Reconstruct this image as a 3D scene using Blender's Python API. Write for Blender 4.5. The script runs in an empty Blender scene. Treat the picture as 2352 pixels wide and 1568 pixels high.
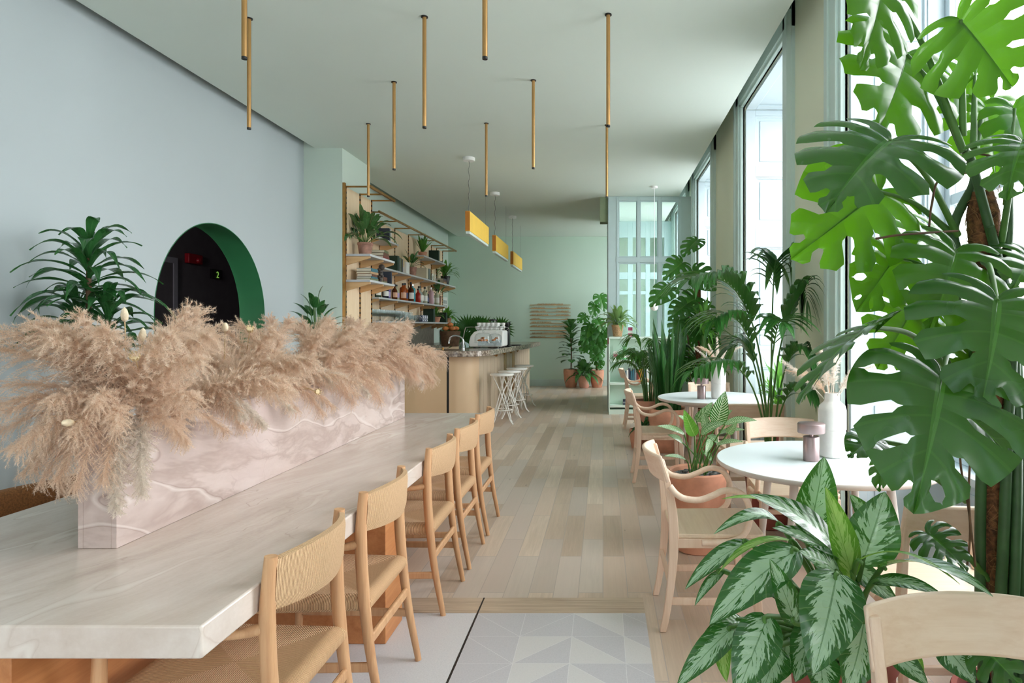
import bpy, math, random
from mathutils import Vector, Matrix
PI = math.pi
C = bpy.context.scene.collection
V = Vector

# camera constants: standing height 1.4 m, looking down the room (+Y)
FPX, CU, CV, CZ = 1500.0, 1385.0, 750.0, 1.4
def P(u, v, Y):
    return V(((u - CU) * Y / FPX, Y, CZ - (v - CV) * Y / FPX))
def XU(u, Y): return (u - CU) * Y / FPX
def ZV(v, Y): return CZ - (v - CV) * Y / FPX

# ------------------------------------------------------------------ mesh builder
class MB:
    def __init__(s):
        s.v, s.f, s.uv, s.mi = [], [], {}, []
    def add(s, vs, fs, uvs=None, m=0):
        b = len(s.v)
        s.v.extend(V(x) for x in vs)
        if uvs:
            for i, q in enumerate(uvs): s.uv[b + i] = q
        for f in fs:
            s.f.append([b + i for i in f]); s.mi.append(m)
        return b
    def box(s, x0, x1, y0, y1, z0, z1, M=None, m=0):
        vs = [V((x, y, z)) for z in (z0, z1) for y in (y0, y1) for x in (x0, x1)]
        if M is not None: vs = [M @ q for q in vs]
        s.add(vs, [(0, 2, 3, 1), (4, 5, 7, 6), (0, 1, 5, 4), (2, 6, 7, 3), (0, 4, 6, 2), (1, 3, 7, 5)], m=m)
    def bar(s, a, b, w, h, up=(0, 0, 1), m=0):
        a, b = V(a), V(b); t = (b - a).normalized(); up = V(up)
        sd = t.cross(up)
        if sd.length < 1e-4: sd = t.cross(V((1, 0, 0)))
        sd.normalize(); n = sd.cross(t)
        vs = [p + sd * i * w / 2 + n * j * h / 2 for p in (a, b) for j in (-1, 1) for i in (-1, 1)]
        s.add(vs, [(0, 1, 3, 2), (4, 6, 7, 5), (0, 4, 5, 1), (2, 3, 7, 6), (0, 2, 6, 4), (1, 5, 7, 3)], m=m)
    def tube(s, pts, r, n=10, cap=True, closed=False, m=0):
        pts = [V(p) for p in pts]; k = len(pts)
        if not isinstance(r, (list, tuple)): r = [r] * k
        vs, fs, uvs = [], [], []
        def tan(i):
            if closed: return (pts[(i + 1) % k] - pts[i - 1]).normalized()
            return (pts[min(i + 1, k - 1)] - pts[max(i - 1, 0)]).normalized()
        t0 = tan(0); u = t0.orthogonal().normalized()
        L = 0.0
        for i in range(k):
            t = tan(i)
            u = (u - t * u.dot(t))
            if u.length < 1e-6: u = t.orthogonal()
            u.normalize(); w = t.cross(u)
            if i: L += (pts[i] - pts[i - 1]).length
            for j in range(n):
                a = 2 * PI * j / n
                vs.append(pts[i] + (u * math.cos(a) + w * math.sin(a)) * r[i]); uvs.append((j / n, L))
        last = k if closed else k - 1
        for i in range(last):
            i2 = (i + 1) % k
            for j in range(n):
                fs.append((i * n + j, i * n + (j + 1) % n, i2 * n + (j + 1) % n, i2 * n + j))
        if cap and not closed:
            fs.append(tuple(range(n))[::-1]); fs.append(tuple((k - 1) * n + j for j in range(n)))
        s.add(vs, fs, uvs, m=m)
    def lathe(s, prof, n=32, c=(0, 0, 0), m=0, M=None, a0=0.0, a1=2 * PI):
        c = V(c); vs, fs, uvs = [], [], []
        full = abs(a1 - a0 - 2 * PI) < 1e-6
        cols = n if full else n + 1
        for i, (r, z) in enumerate(prof):
            for j in range(cols):
                a = a0 + (a1 - a0) * j / n
                q = V((r * math.cos(a), r * math.sin(a), z))
                if M is not None: q = M @ q
                vs.append(q + c); uvs.append((j / n, i / max(1, len(prof) - 1)))
        for i in range(len(prof) - 1):
            for j in range(n):
                j2 = (j + 1) % cols
                fs.append((i * cols + j, i * cols + j2, (i + 1) * cols + j2, (i + 1) * cols + j))
        if full:
            if prof[0][0] > 1e-5: fs.append(tuple(range(n))[::-1])
            if prof[-1][0] > 1e-5: fs.append(tuple((len(prof) - 1) * cols + j for j in range(n)))
        s.add(vs, fs, uvs, m=m)
    def prism(s, poly, z0, z1, m=0, M=None):
        n = len(poly)
        vs = [V((x, y, z)) for z in (z0, z1) for x, y in poly]
        if M is not None: vs = [M @ q for q in vs]
        fs = [tuple(range(n))[::-1], tuple(range(n, 2 * n))] + [(i, (i + 1) % n, n + (i + 1) % n, n + i) for i in range(n)]
        s.add(vs, fs, m=m)
    def grid(s, fn, nu, nv, m=0, uv=True):
        vs, fs, uvs = [], [], []
        for i in range(nu + 1):
            for j in range(nv + 1):
                vs.append(fn(i / nu, j / nv)); uvs.append((i / nu, j / nv))
        for i in range(nu):
            for j in range(nv):
                a = i * (nv + 1) + j
                fs.append((a, a + nv + 1, a + nv + 2, a + 1))
        s.add(vs, fs, uvs if uv else None, m=m)
    def sphere(s, c, r, n=16, k=10, sc=(1, 1, 1), m=0):
        c = V(c)
        prof = [(max(1e-6, math.sin(PI * i / k)), -math.cos(PI * i / k)) for i in range(k + 1)]
        s.lathe([(a * r, z * r) for a, z in prof], n, c, m, Matrix.Diagonal((sc[0], sc[1], sc[2])))
    def build(s, name, mats, parent=None, smooth=35, bevel=0, world=True, seg=2, weld=False):
        me = bpy.data.meshes.new(name)
        me.from_pydata(s.v, [], s.f)
        if s.uv:
            ul = me.uv_layers.new(name='UVMap')
            li = [0] * len(me.loops); me.loops.foreach_get('vertex_index', li)
            out = []
            for i in li: out.extend(s.uv.get(i, (0.0, 0.0)))
            ul.data.foreach_set('uv', out)
        if not isinstance(mats, (list, tuple)): mats = [mats]
        for q in mats: me.materials.append(q)
        if any(s.mi): me.polygons.foreach_set('material_index', s.mi)
        me.polygons.foreach_set('use_smooth', [bool(smooth)] * len(me.polygons))
        if smooth and smooth < 180: me.set_sharp_from_angle(angle=math.radians(smooth))
        me.update()
        o = bpy.data.objects.new(name, me); C.objects.link(o)
        if parent is not None:
            o.parent = parent
            if world:
                r = parent
                M = Matrix.Identity(4)
                while r is not None:
                    M = r.matrix_basis @ M if r.parent is None else r.matrix_parent_inverse @ r.matrix_basis @ M
                    r = r.parent
                o.matrix_parent_inverse = M.inverted()
        if bevel:
            b = o.modifiers.new('bevel', 'BEVEL'); b.width = bevel; b.segments = seg
            b.limit_method = 'ANGLE'; b.angle_limit = math.radians(40)
        return o

USED = {}
def tag(o, label, cat, group=None, kind=None):
    o['label'] = label; o['category'] = cat
    if group: o['group'] = group
    if kind: o['kind'] = kind
    return o
def thing(name, label, cat, loc=(0, 0, 0), rz=0.0, group=None):
    o = bpy.data.objects.new(name, None); C.objects.link(o)
    o.empty_display_size = 0.05
    o.location = loc; o.rotation_euler = (0, 0, rz)
    o.matrix_basis = Matrix.Translation(V(loc)) @ Matrix.Rotation(rz, 4, 'Z')
    return tag(o, label, cat, group)
def single(name, mb, mat, label, cat, group=None, **k):
    return tag(mb.build(name, mat, **k), label, cat, group)
def struct(name, mb, mat, parent=None, label=None, **k):
    o = mb.build(name, mat, parent, **k)
    if parent is None:
        o['kind'] = 'structure'
    return o
def dup(root, loc, rz=0.0, label=None, group=None, scale=None, M=None):
    r = root.copy(); C.objects.link(r)
    r.matrix_basis = M if M is not None else Matrix.Translation(V(loc)) @ Matrix.Rotation(rz, 4, 'Z') @ Matrix.Scale(scale or 1.0, 4)
    if label: r['label'] = label
    if group: r['group'] = group
    for ch in list(root.children):
        c = ch.copy(); C.objects.link(c); c.parent = r
        for g in list(ch.children):
            d = g.copy(); C.objects.link(d); d.parent = c
    return r

def cat_rom(pts, n=8, closed=False):
    pts = [V(p) for p in pts]; out = []; k = len(pts)
    for i in range(k if closed else k - 1):
        p1, p2 = pts[i], pts[(i + 1) % k]
        p0 = pts[i - 1] if (i > 0 or closed) else p1 * 2 - p2
        p3 = pts[(i + 2) % k] if (i + 2 < k or closed) else p2 * 2 - p1
        for j in range(n):
            t = j / n; t2, t3 = t * t, t * t * t
            out.append(0.5 * ((2 * p1) + (p2 - p0) * t + (2 * p0 - 5 * p1 + 4 * p2 - p3) * t2 + (3 * p1 - p0 - 3 * p2 + p3) * t3))
    if not closed: out.append(pts[-1].copy())
    return out
def lerp(a, b, t): return a + (b - a) * t
def sstep(a, b, x):
    t = min(1, max(0, (x - a) / (b - a))); return t * t * (3 - 2 * t)

# ------------------------------------------------------------------ materials
def L1(c):
    c = c / 255.0
    return c / 12.92 if c <= 0.04045 else ((c + 0.055) / 1.055) ** 2.4
def RGB(r, g, b): return (L1(r), L1(g), L1(b), 1.0)

class NT:
    def __init__(s, name):
        s.m = bpy.data.materials.new(name); s.m.use_nodes = True
        s.t = s.m.node_tree; s.b = s.t.nodes['Principled BSDF']; s.out = s.t.nodes['Material Output']
    def n(s, typ, props=None, **inp):
        q = s.t.nodes.new(typ)
        for k, v in (props or {}).items(): setattr(q, k, v)
        for k, v in inp.items():
            key = int(k[1:]) if k[0] == '_' and k[1:].isdigit() else k.replace('_', ' ')
            s.set(q.inputs[key], v)
        return q
    def set(s, sock, v):
        if isinstance(v, bpy.types.NodeSocket): s.t.links.new(v, sock)
        elif isinstance(v, bpy.types.Node): s.t.links.new(v.outputs[0], sock)
        else: sock.default_value = v
    def p(s, **k):
        for a, v in k.items(): s.set(s.b.inputs[a.replace('_', ' ')], v)
    def math(s, op, a, b=None, c=None, clamp=False):
        q = s.t.nodes.new('ShaderNodeMath'); q.operation = op; q.use_clamp = clamp
        s.set(q.inputs[0], a)
        if b is not None: s.set(q.inputs[1], b)
        if c is not None: s.set(q.inputs[2], c)
        return q.outputs[0]
    def mix(s, f, a, b, mode='MIX'):
        q = s.t.nodes.new('ShaderNodeMix'); q.data_type = 'RGBA'; q.blend_type = mode
        s.set(q.inputs[0], f); s.set(q.inputs[6], a); s.set(q.inputs[7], b)
        return q.outputs[2]
    def ramp(s, f, stops, interp='LINEAR'):
        q = s.t.nodes.new('ShaderNodeValToRGB'); q.color_ramp.interpolation = interp
        e = q.color_ramp.elements
        while len(e) < len(stops): e.new(0.5)
        for i, (p, c) in enumerate(stops):
            e[i].position = p; e[i].color = c if isinstance(c, (tuple, list)) else (c, c, c, 1)
        s.set(q.inputs[0], f); return q.outputs[0]
    def noise(s, vec=None, scale=5.0, detail=3.0, rough=0.5, dist=0.0, col=False):
        q = s.n('ShaderNodeTexNoise', None, Scale=scale, Detail=detail, Roughness=rough, Distortion=dist)
        if vec is not None: s.set(q.inputs['Vector'], vec)
        return q.outputs[1 if col else 0]
    def obj(s): return s.n('ShaderNodeTexCoord').outputs['Object']
    def gen(s): return s.n('ShaderNodeTexCoord').outputs['Generated']
    def uv(s): return s.n('ShaderNodeTexCoord').outputs['UV']
    def mapping(s, vec, scale=(1, 1, 1), rot=(0, 0, 0), loc=(0, 0, 0)):
        q = s.n('ShaderNodeMapping'); s.set(q.inputs[0], vec)
        q.inputs[1].default_value = loc; q.inputs[2].default_value = rot; q.inputs[3].default_value = scale
        return q.outputs[0]
    def sep(s, vec):
        q = s.n('ShaderNodeSeparateXYZ'); s.set(q.inputs[0], vec); return q.outputs
    def comb(s, x=0.0, y=0.0, z=0.0):
        q = s.n('ShaderNodeCombineXYZ'); s.set(q.inputs[0], x); s.set(q.inputs[1], y); s.set(q.inputs[2], z); return q.outputs[0]
    def bump(s, h, strength=0.3, dist=0.01):
        q = s.n('ShaderNodeBump', None, Strength=strength, Distance=dist); s.set(q.inputs['Height'], h)
        s.t.links.new(q.outputs[0], s.b.inputs['Normal']); return q.outputs[0]
    def rnd(s): return s.n('ShaderNodeObjectInfo').outputs['Random']

def plain(name, col, rough=0.5, metal=0.0, var=0.06, vs=6.0, bump=0.0, bs=80.0, spec=0.5, **k):
    q = NT(name); o = q.obj()
    nz = q.noise(o, vs, 3)
    dk = tuple(c * (1 - var * 2) for c in col[:3]) + (1,); lt = tuple(min(1, c * (1 + var)) for c in col[:3]) + (1,)
    q.p(Base_Color=q.ramp(nz, [(0.3, dk), (0.7, lt)]), Roughness=rough, Metallic=metal)
    q.b.inputs['Specular IOR Level'].default_value = spec
    if bump: q.bump(q.noise(o, bs, 3), bump, 0.004)
    for a, v in k.items(): q.set(q.b.inputs[a.replace('_', ' ')], v)
    return q.m

def wood(name, c1, c2, axis='z', scale=1.0, rough=0.5, streak=14.0, bump=0.05):
    q = NT(name); o = q.obj()
    sc = {'x': (0.9, streak, streak), 'y': (streak, 0.9, streak), 'z': (streak, streak, 0.9)}[axis]
    rv = q.n('ShaderNodeVectorMath', {'operation': 'ADD'}); q.set(rv.inputs[0], o)
    q.set(rv.inputs[1], q.comb(q.math('MULTIPLY', q.rnd(), 7.0), q.math('MULTIPLY', q.rnd(), 3.0), 0.0))
    mp = q.mapping(rv.outputs[0], tuple(x * scale for x in sc))
    n1 = q.noise(mp, 1.6, 5, 0.6, 0.6); n2 = q.noise(mp, 7.0, 4, 0.7)
    f = q.math('ADD', q.math('MULTIPLY', n1, 0.7), q.math('MULTIPLY', n2, 0.3))
    q.p(Base_Color=q.ramp(f, [(0.3, c1), (0.68, c2)]), Roughness=rough)
    if bump: q.bump(n2, bump, 0.003)
    return q.m

def leafmat(name, top, under, vein, rough=0.3, style='plain', trans=0.35, nv=7.0, silver=None, tcol=None, backlit=None):
    """UV: x across (0.5 = midrib), y along."""
    q = NT(name); u = q.uv(); x, y, _ = q.sep(u)
    a = q.math('ABSOLUTE', q.math('MULTIPLY', q.math('SUBTRACT', x, 0.5), 2.0))
    geo = q.n('ShaderNodeNewGeometry')
    o = q.obj()
    nz = q.noise(o, 9.0, 2)
    base = q.mix(q.math('MULTIPLY', nz, 0.6), top, tuple(c * 0.62 for c in top[:3]) + (1,))
    if backlit is not None:   # backlighting painted into the leaf colour, amount from the object's viewport red
        backlit_fac = q.sep(q.n('ShaderNodeObjectInfo').outputs['Color'])[0]
        base = q.mix(backlit_fac, base, backlit)
    sweep = q.math('SUBTRACT', q.math('MULTIPLY', y, nv), q.math('MULTIPLY', a, 1.4))
    if style == 'aglaonema':
        vn = q.comb(q.math('MULTIPLY', q.math('SUBTRACT', y, q.math('MULTIPLY', a, 0.38)), 17.0), q.math('MULTIPLY', x, 5.0), q.math('MULTIPLY', q.rnd(), 30.0))
        n1 = q.noise(vn, 1.0, 3, 0.55, 0.5)
        # silver in the middle, fading to a green margin, dark dashes along the lateral veins
        thr = q.math('ADD', q.math('MULTIPLY', q.math('POWER', a, 1.6), 0.42), 0.34)
        msk = q.math('MULTIPLY', q.math('SUBTRACT', n1, thr), 26.0, clamp=True)
        mid = q.math('LESS_THAN', a, 0.03)
        msk = q.math('MULTIPLY', msk, q.math('SUBTRACT', 1.0, q.math('MULTIPLY', mid, 0.6)))
        base = q.mix(msk, base, silver)
    elif style == 'calathea':
        st = q.math('FRACT', q.math('SUBTRACT', q.math('MULTIPLY', y, 13.0), q.math('MULTIPLY', a, 3.0)))
        msk = q.math('LESS_THAN', st, 0.38)
        msk = q.math('MULTIPLY', msk, q.math('GREATER_THAN', q.math('SUBTRACT', 0.93, a), 0.0))
        base = q.mix(msk, base, silver)
    md = q.math('LESS_THAN', a, 0.05 if style == 'monstera' else 0.06)
    if style != 'aglaonema':
        base = q.mix(q.math('MULTIPLY', md, 0.7), base, vein)
    fr = q.math('ABSOLUTE', q.math('SUBTRACT', q.math('FRACT', sweep), 0.5))
    lat = q.math('LESS_THAN', fr, 0.035)
    base = q.mix(q.math('MULTIPLY', lat, 0.22), base, vein)
    base = q.mix(geo.outputs['Backfacing'], base, q.mix(0.55, base, under))
    q.p(Base_Color=base, Roughness=q.math('ADD', q.math('MULTIPLY', nz, 0.2), rough - 0.1))
    q.b.inputs['Coat Weight'].default_value = 0.35 if rough < 0.3 else 0.15; q.b.inputs['Coat Roughness'].default_value = 0.12
    q.bump(q.math('ADD', q.math('MULTIPLY', fr, 1.0), q.math('MULTIPLY', nz, 0.8)), 0.35, 0.008)
    tr = q.n('ShaderNodeBsdfTranslucent')
    q.set(tr.inputs[0], q.mix(0.5, tcol or under, base))
    mx = q.n('ShaderNodeMixShader', None, _0=trans)
    if backlit is not None: q.set(mx.inputs[0], q.math('MULTIPLY_ADD', backlit_fac, 0.34, 0.12))   # translucency follows the same painted backlighting
    q.t.links.new(q.b.outputs[0], mx.inputs[1]); q.t.links.new(tr.outputs[0], mx.inputs[2])
    q.t.links.new(mx.outputs[0], q.out.inputs[0])
    return q.m

def glassmat(name, tint=(1, 1, 1, 1), refl=1.0, rough=0.0, pw=4.0, k=0.6):
    q = NT(name)
    t = q.n('ShaderNodeBsdfTransparent'); t.inputs[0].default_value = tint
    g = q.n('ShaderNodeBsdfGlossy'); g.inputs['Roughness'].default_value = rough
    lw = q.n('ShaderNodeLayerWeight'); lw.inputs[0].default_value = 0.5
    fr = q.math('MULTIPLY_ADD', q.math('POWER', lw.outputs['Facing'], pw), k, 0.045)
    mx = q.n('ShaderNodeMixShader'); q.set(mx.inputs[0], q.math('MULTIPLY', fr, refl, clamp=True))
    q.t.links.new(t.outputs[0], mx.inputs[1]); q.t.links.new(g.outputs[0], mx.inputs[2])
    q.t.links.new(mx.outputs[0], q.out.inputs[0]); return q.m

m_wall = plain('paint_pale_green', RGB(181, 190, 194), 0.7, var=0.012, vs=0.8, bump=0.03, bs=180)
m_ceil = plain('paint_ceiling', RGB(216, 226, 219), 0.8, var=0.01, vs=0.6)
m_sage = plain('paint_sage', RGB(206, 227, 213), 0.75, var=0.02, vs=0.7)
m_col = plain('paint_column', RGB(200, 215, 205), 0.7, var=0.012, vs=0.8)
m_pier = plain('paint_pier', RGB(226, 229, 206), 0.75, var=0.012, vs=0.7)
m_trim = plain('paint_trim_blue_green', RGB(196, 213, 207), 0.45, var=0.01)
m_shut = plain('paint_shutter_white_blue', RGB(200, 213, 219), 0.45, var=0.01)
m_part = plain('paint_partition', RGB(186, 205, 206), 0.45, var=0.01)
m_mint = plain('paint_mint_shelf', RGB(216, 234, 222), 0.5, var=0.01)
m_archgreen = plain('paint_deep_green', RGB(40, 112, 70), 0.6, var=0.03)
m_dark = plain('corridor_dark', RGB(104, 98, 102), 0.7, var=0.05)
m_darkframe = plain('corridor_frame', RGB(170, 168, 178), 0.6)
m_red = plain('red_plastic', RGB(176, 24, 40), 0.4)
m_black = plain('black_metal', RGB(24, 24, 26), 0.4)
m_white = plain('white_plastic', RGB(238, 238, 236), 0.4, var=0.01)
m_brass = plain('aged_brass', RGB(188, 142, 82), 0.34, 0.9, var=0.12, vs=10)
m_brassrod = plain('brushed_brass', RGB(190, 148, 96), 0.36, 0.85, var=0.05, vs=4)
m_chrome = plain('chrome', RGB(210, 212, 215), 0.12, 1.0, var=0.02)
m_terra = plain('terracotta', RGB(220, 158, 130), 0.85, var=0.13, vs=7, bump=0.08, bs=60)
m_terra_old = plain('weathered_terracotta', RGB(176, 132, 116), 0.9, var=0.22, vs=14, bump=0.1, bs=60)
m_terra_dk = plain('red_clay', RGB(150, 78, 68), 0.8, var=0.1, vs=7)
m_soil = plain('soil', RGB(58, 44, 36), 0.95, var=0.3, vs=60, bump=0.5, bs=60)
m_stonepeb = plain('grey_pebble', RGB(118, 116, 116), 0.7, var=0.25, vs=20)
m_beech = wood('beech', RGB(218, 184, 158), RGB(236, 209, 188), 'z', 1.0, 0.45, 22)
m_beech_y = wood('beech_across', RGB(222, 190, 164), RGB(238, 214, 194), 'y', 1.0, 0.45, 22)
m_beech_x = wood('beech_seat', RGB(214, 186, 158), RGB(234, 212, 188), 'y', 1.0, 0.4, 16)
m_oak = wood('oiled_oak', RGB(182, 132, 92), RGB(216, 172, 130), 'z', 1.0, 0.45, 26, 0.1)
m_oak_panel = wood('oak_panel', RGB(166, 100, 54), RGB(206, 142, 90), 'y', 1.0, 0.5, 9, 0.05)
m_ply = wood('birch_plywood', RGB(226, 196, 158), RGB(240, 218, 188), 'z', 1.0, 0.55, 7, 0.0)
m_ply_edge = wood('plywood_bracket', RGB(206, 160, 108), RGB(224, 186, 138), 'x', 1.0, 0.55, 12, 0.0)
m_greyshelf = plain('grey_laminate', RGB(196, 198, 202), 0.4, var=0.03)
m_bronze = plain('bronze_laminate', RGB(212, 182, 148), 0.5, var=0.02, vs=3)
m_bronze_dk = plain('counter_plank', RGB(196, 176, 152), 0.5, var=0.03, vs=3)
m_dkgreen = plain('dark_green_cover', RGB(28, 56, 44), 0.5)
m_yellow = plain('yellow_acoustic_felt', RGB(244, 200, 84), 0.8, var=0.02)
m_orange = plain('orange_edge', RGB(196, 122, 40), 0.7)
m_diffuser = plain('lamp_diffuser', RGB(214, 226, 222), 0.4, var=0.0)
m_tabletop = plain('white_table_laminate', RGB(226, 234, 236), 0.32, var=0.005)
m_tabletop_edge = plain('table_edge', RGB(206, 194, 186), 0.45)
m_vase = plain('matte_white_ceramic', RGB(232, 228, 224), 0.7, var=0.02, vs=30, bump=0.04, bs=300)
m_lampmetal = plain('mauve_metal', RGB(158, 138, 138), 0.34, 0.75, var=0.03, vs=4)
m_brownfab = plain('brown_upholstery', RGB(140, 92, 52), 0.95, var=0.2, vs=160, bump=0.4, bs=260)
m_stoolwhite = plain('white_powder_coat', RGB(240, 238, 234), 0.4, var=0.0)
m_glass = glassmat('window_glass', (0.95, 0.965, 0.965, 1), 1.0, 0.0, 2.4, 0.95)   # double glazing: dims light that comes in aslant
m_clear = glassmat('clear_glass', (0.93, 0.95, 0.95, 1), 1.3)
m_pane = glassmat('partition_glass', (0.94, 0.97, 0.95, 1), 1.2)

def marble(name, seed, axis):
    q = NT(name); o = q.obj()
    rot = {'y': (0, 0, 0.22), 'xz': (0.16, 0.0, 0.0)}[axis]
    mp = q.mapping(o, (1, 1, 1), rot, (seed, seed * 0.7, seed * 0.3))
    big = q.noise(mp, 1.1, 3, 0.5, 0.0, col=True)
    wv = q.n('ShaderNodeVectorMath', {'operation': 'SCALE'}); q.set(wv.inputs[0], big); wv.inputs['Scale'].default_value = 0.28
    ad = q.n('ShaderNodeVectorMath', {'operation': 'ADD'}); q.set(ad.inputs[0], mp); q.set(ad.inputs[1], wv.outputs[0])
    S = (3.4, 0.55, 3.0) if axis == 'y' else (1.0, 0.6, 3.6)
    bands = q.noise(q.mapping(ad.outputs[0], S), 1.6, 6, 0.6)
    fine = q.noise(q.mapping(ad.outputs[0], tuple(k * 6 for k in S)), 1.0, 5, 0.7)
    gr = q.noise(mp, 90.0, 2)
    f = q.math('ADD', q.math('ADD', q.math('MULTIPLY', bands, 0.66), q.math('MULTIPLY', fine, 0.26)), q.math('MULTIPLY', gr, 0.08))
    col = q.ramp(f, [(0.30, RGB(172, 154, 142)), (0.42, RGB(198, 182, 171)), (0.51, RGB(208, 194, 185)), (0.60, RGB(217, 205, 197)), (0.72, RGB(228, 219, 212))])
    # pale calcite veins that follow the bedding and thin brown cracks
    vn = q.noise(q.mapping(ad.outputs[0], (S[0] * 0.55, S[1] * 0.8, S[2] * 0.55), loc=(5, 2, 8)), 1.5, 3, 0.55)
    vd = q.math('ABSOLUTE', q.math('SUBTRACT', vn, 0.5))
    on = q.ramp(q.noise(mp, 1.9, 2), [(0.46, 0.0), (0.56, 1.0)])
    col = q.mix(q.math('MULTIPLY', q.math('MULTIPLY', q.ramp(vd, [(0.0, 1.0), (0.009, 0.8), (0.016, 0.0)]), on), 0.5), col, RGB(232, 225, 218))
    col = q.mix(q.math('MULTIPLY', q.math('MULTIPLY', q.ramp(q.math('ABSOLUTE', q.math('SUBTRACT', vd, 0.021)), [(0.0, 1.0), (0.003, 0.0)]), on), 0.28), col, RGB(166, 144, 128))
    c2 = q.noise(q.mapping(ad.outputs[0], (1.3, 0.9, 1.3), loc=(1, 7, 3)), 1.6, 4, 0.55)
    on2 = q.ramp(q.noise(mp, 2.6, 2), [(0.5, 0.0), (0.58, 1.0)])
    col = q.mix(q.math('MULTIPLY', q.math('MULTIPLY', q.ramp(q.math('ABSOLUTE', q.math('SUBTRACT', c2, 0.48)), [(0.0, 1.0), (0.004, 0.0)]), on2), 0.45), col, RGB(140, 116, 100))
    pk = q.ramp(q.noise(q.mapping(mp, (1, 1, 1), loc=(3, 3, 3)), 0.8, 2), [(0.35, 0.0), (0.7, 0.5)])
    col = q.mix(pk, col, RGB(214, 198, 200) if axis != 'y' else RGB(206, 190, 180))
    if axis != 'y':     # bold grey and brown drifts with pale seams on the upright slabs
        d1 = q.noise(q.mapping(ad.outputs[0], (0.8, 0.55, 1.7), rot=(0.5, 0, 0), loc=(2, 5, 1)), 2.2, 5, 0.6, 0.4)
        col = q.mix(q.ramp(d1, [(0.42, 0.0), (0.50, 0.8), (0.54, 0.15), (0.62, 0.0)]), col, RGB(176, 158, 150))
        d2 = q.noise(q.mapping(ad.outputs[0], (0.8, 0.45, 2.0), rot=(-0.30, 0, 0), loc=(7, 1, 4)), 1.5, 3, 0.5, 0.1)
        col = q.mix(q.ramp(q.math('ABSOLUTE', q.math('SUBTRACT', d2, 0.5)), [(0.0, 0.6), (0.006, 0.35), (0.011, 0.0)]), col, RGB(236, 230, 226))
        col = q.mix(q.ramp(q.math('ABSOLUTE', q.math('SUBTRACT', d2, 0.514)), [(0.0, 0.55), (0.004, 0.0)]), col, RGB(150, 128, 118))
        col = q.mix(1.0, col, RGB(238, 233, 232), 'MULTIPLY')
    q.p(Base_Color=col, Roughness=0.2 if axis == 'y' else 0.35)
    return q.m
m_marble = marble('cream_marble', 3.1, 'y')
m_marble_v = marble('cream_marble_upright', 8.4, 'xz')

def granite(name):
    q = NT(name); o = q.obj()
    v = q.n('ShaderNodeTexVoronoi', None, Scale=34.0); q.set(v.inputs['Vector'], q.mapping(o, (1, 1, 1)))
    n1 = q.noise(o, 18.0, 5, 0.7)
    f = q.math('ADD', q.math('MULTIPLY', v.outputs['Distance'], 0.5), q.math('MULTIPLY', n1, 0.6))
    q.p(Base_Color=q.ramp(f, [(0.25, RGB(74, 62, 56)), (0.45, RGB(116, 100, 88)), (0.6, RGB(150, 134, 120)), (0.75, RGB(196, 182, 168))]), Roughness=0.2)
    return q.m
m_granite = granite('brown_granite')
def granite_streak():
    q = NT('streaked_granite'); o = q.obj()
    n1 = q.noise(q.mapping(o, (30, 30, 5)), 1.6, 5, 0.7)
    q.p(Base_Color=q.ramp(n1, [(0.35, RGB(70, 62, 56)), (0.5, RGB(108, 98, 88)), (0.65, RGB(150, 140, 126))]), Roughness=0.35)
    return q.m
m_granite_v = granite_streak()

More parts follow.
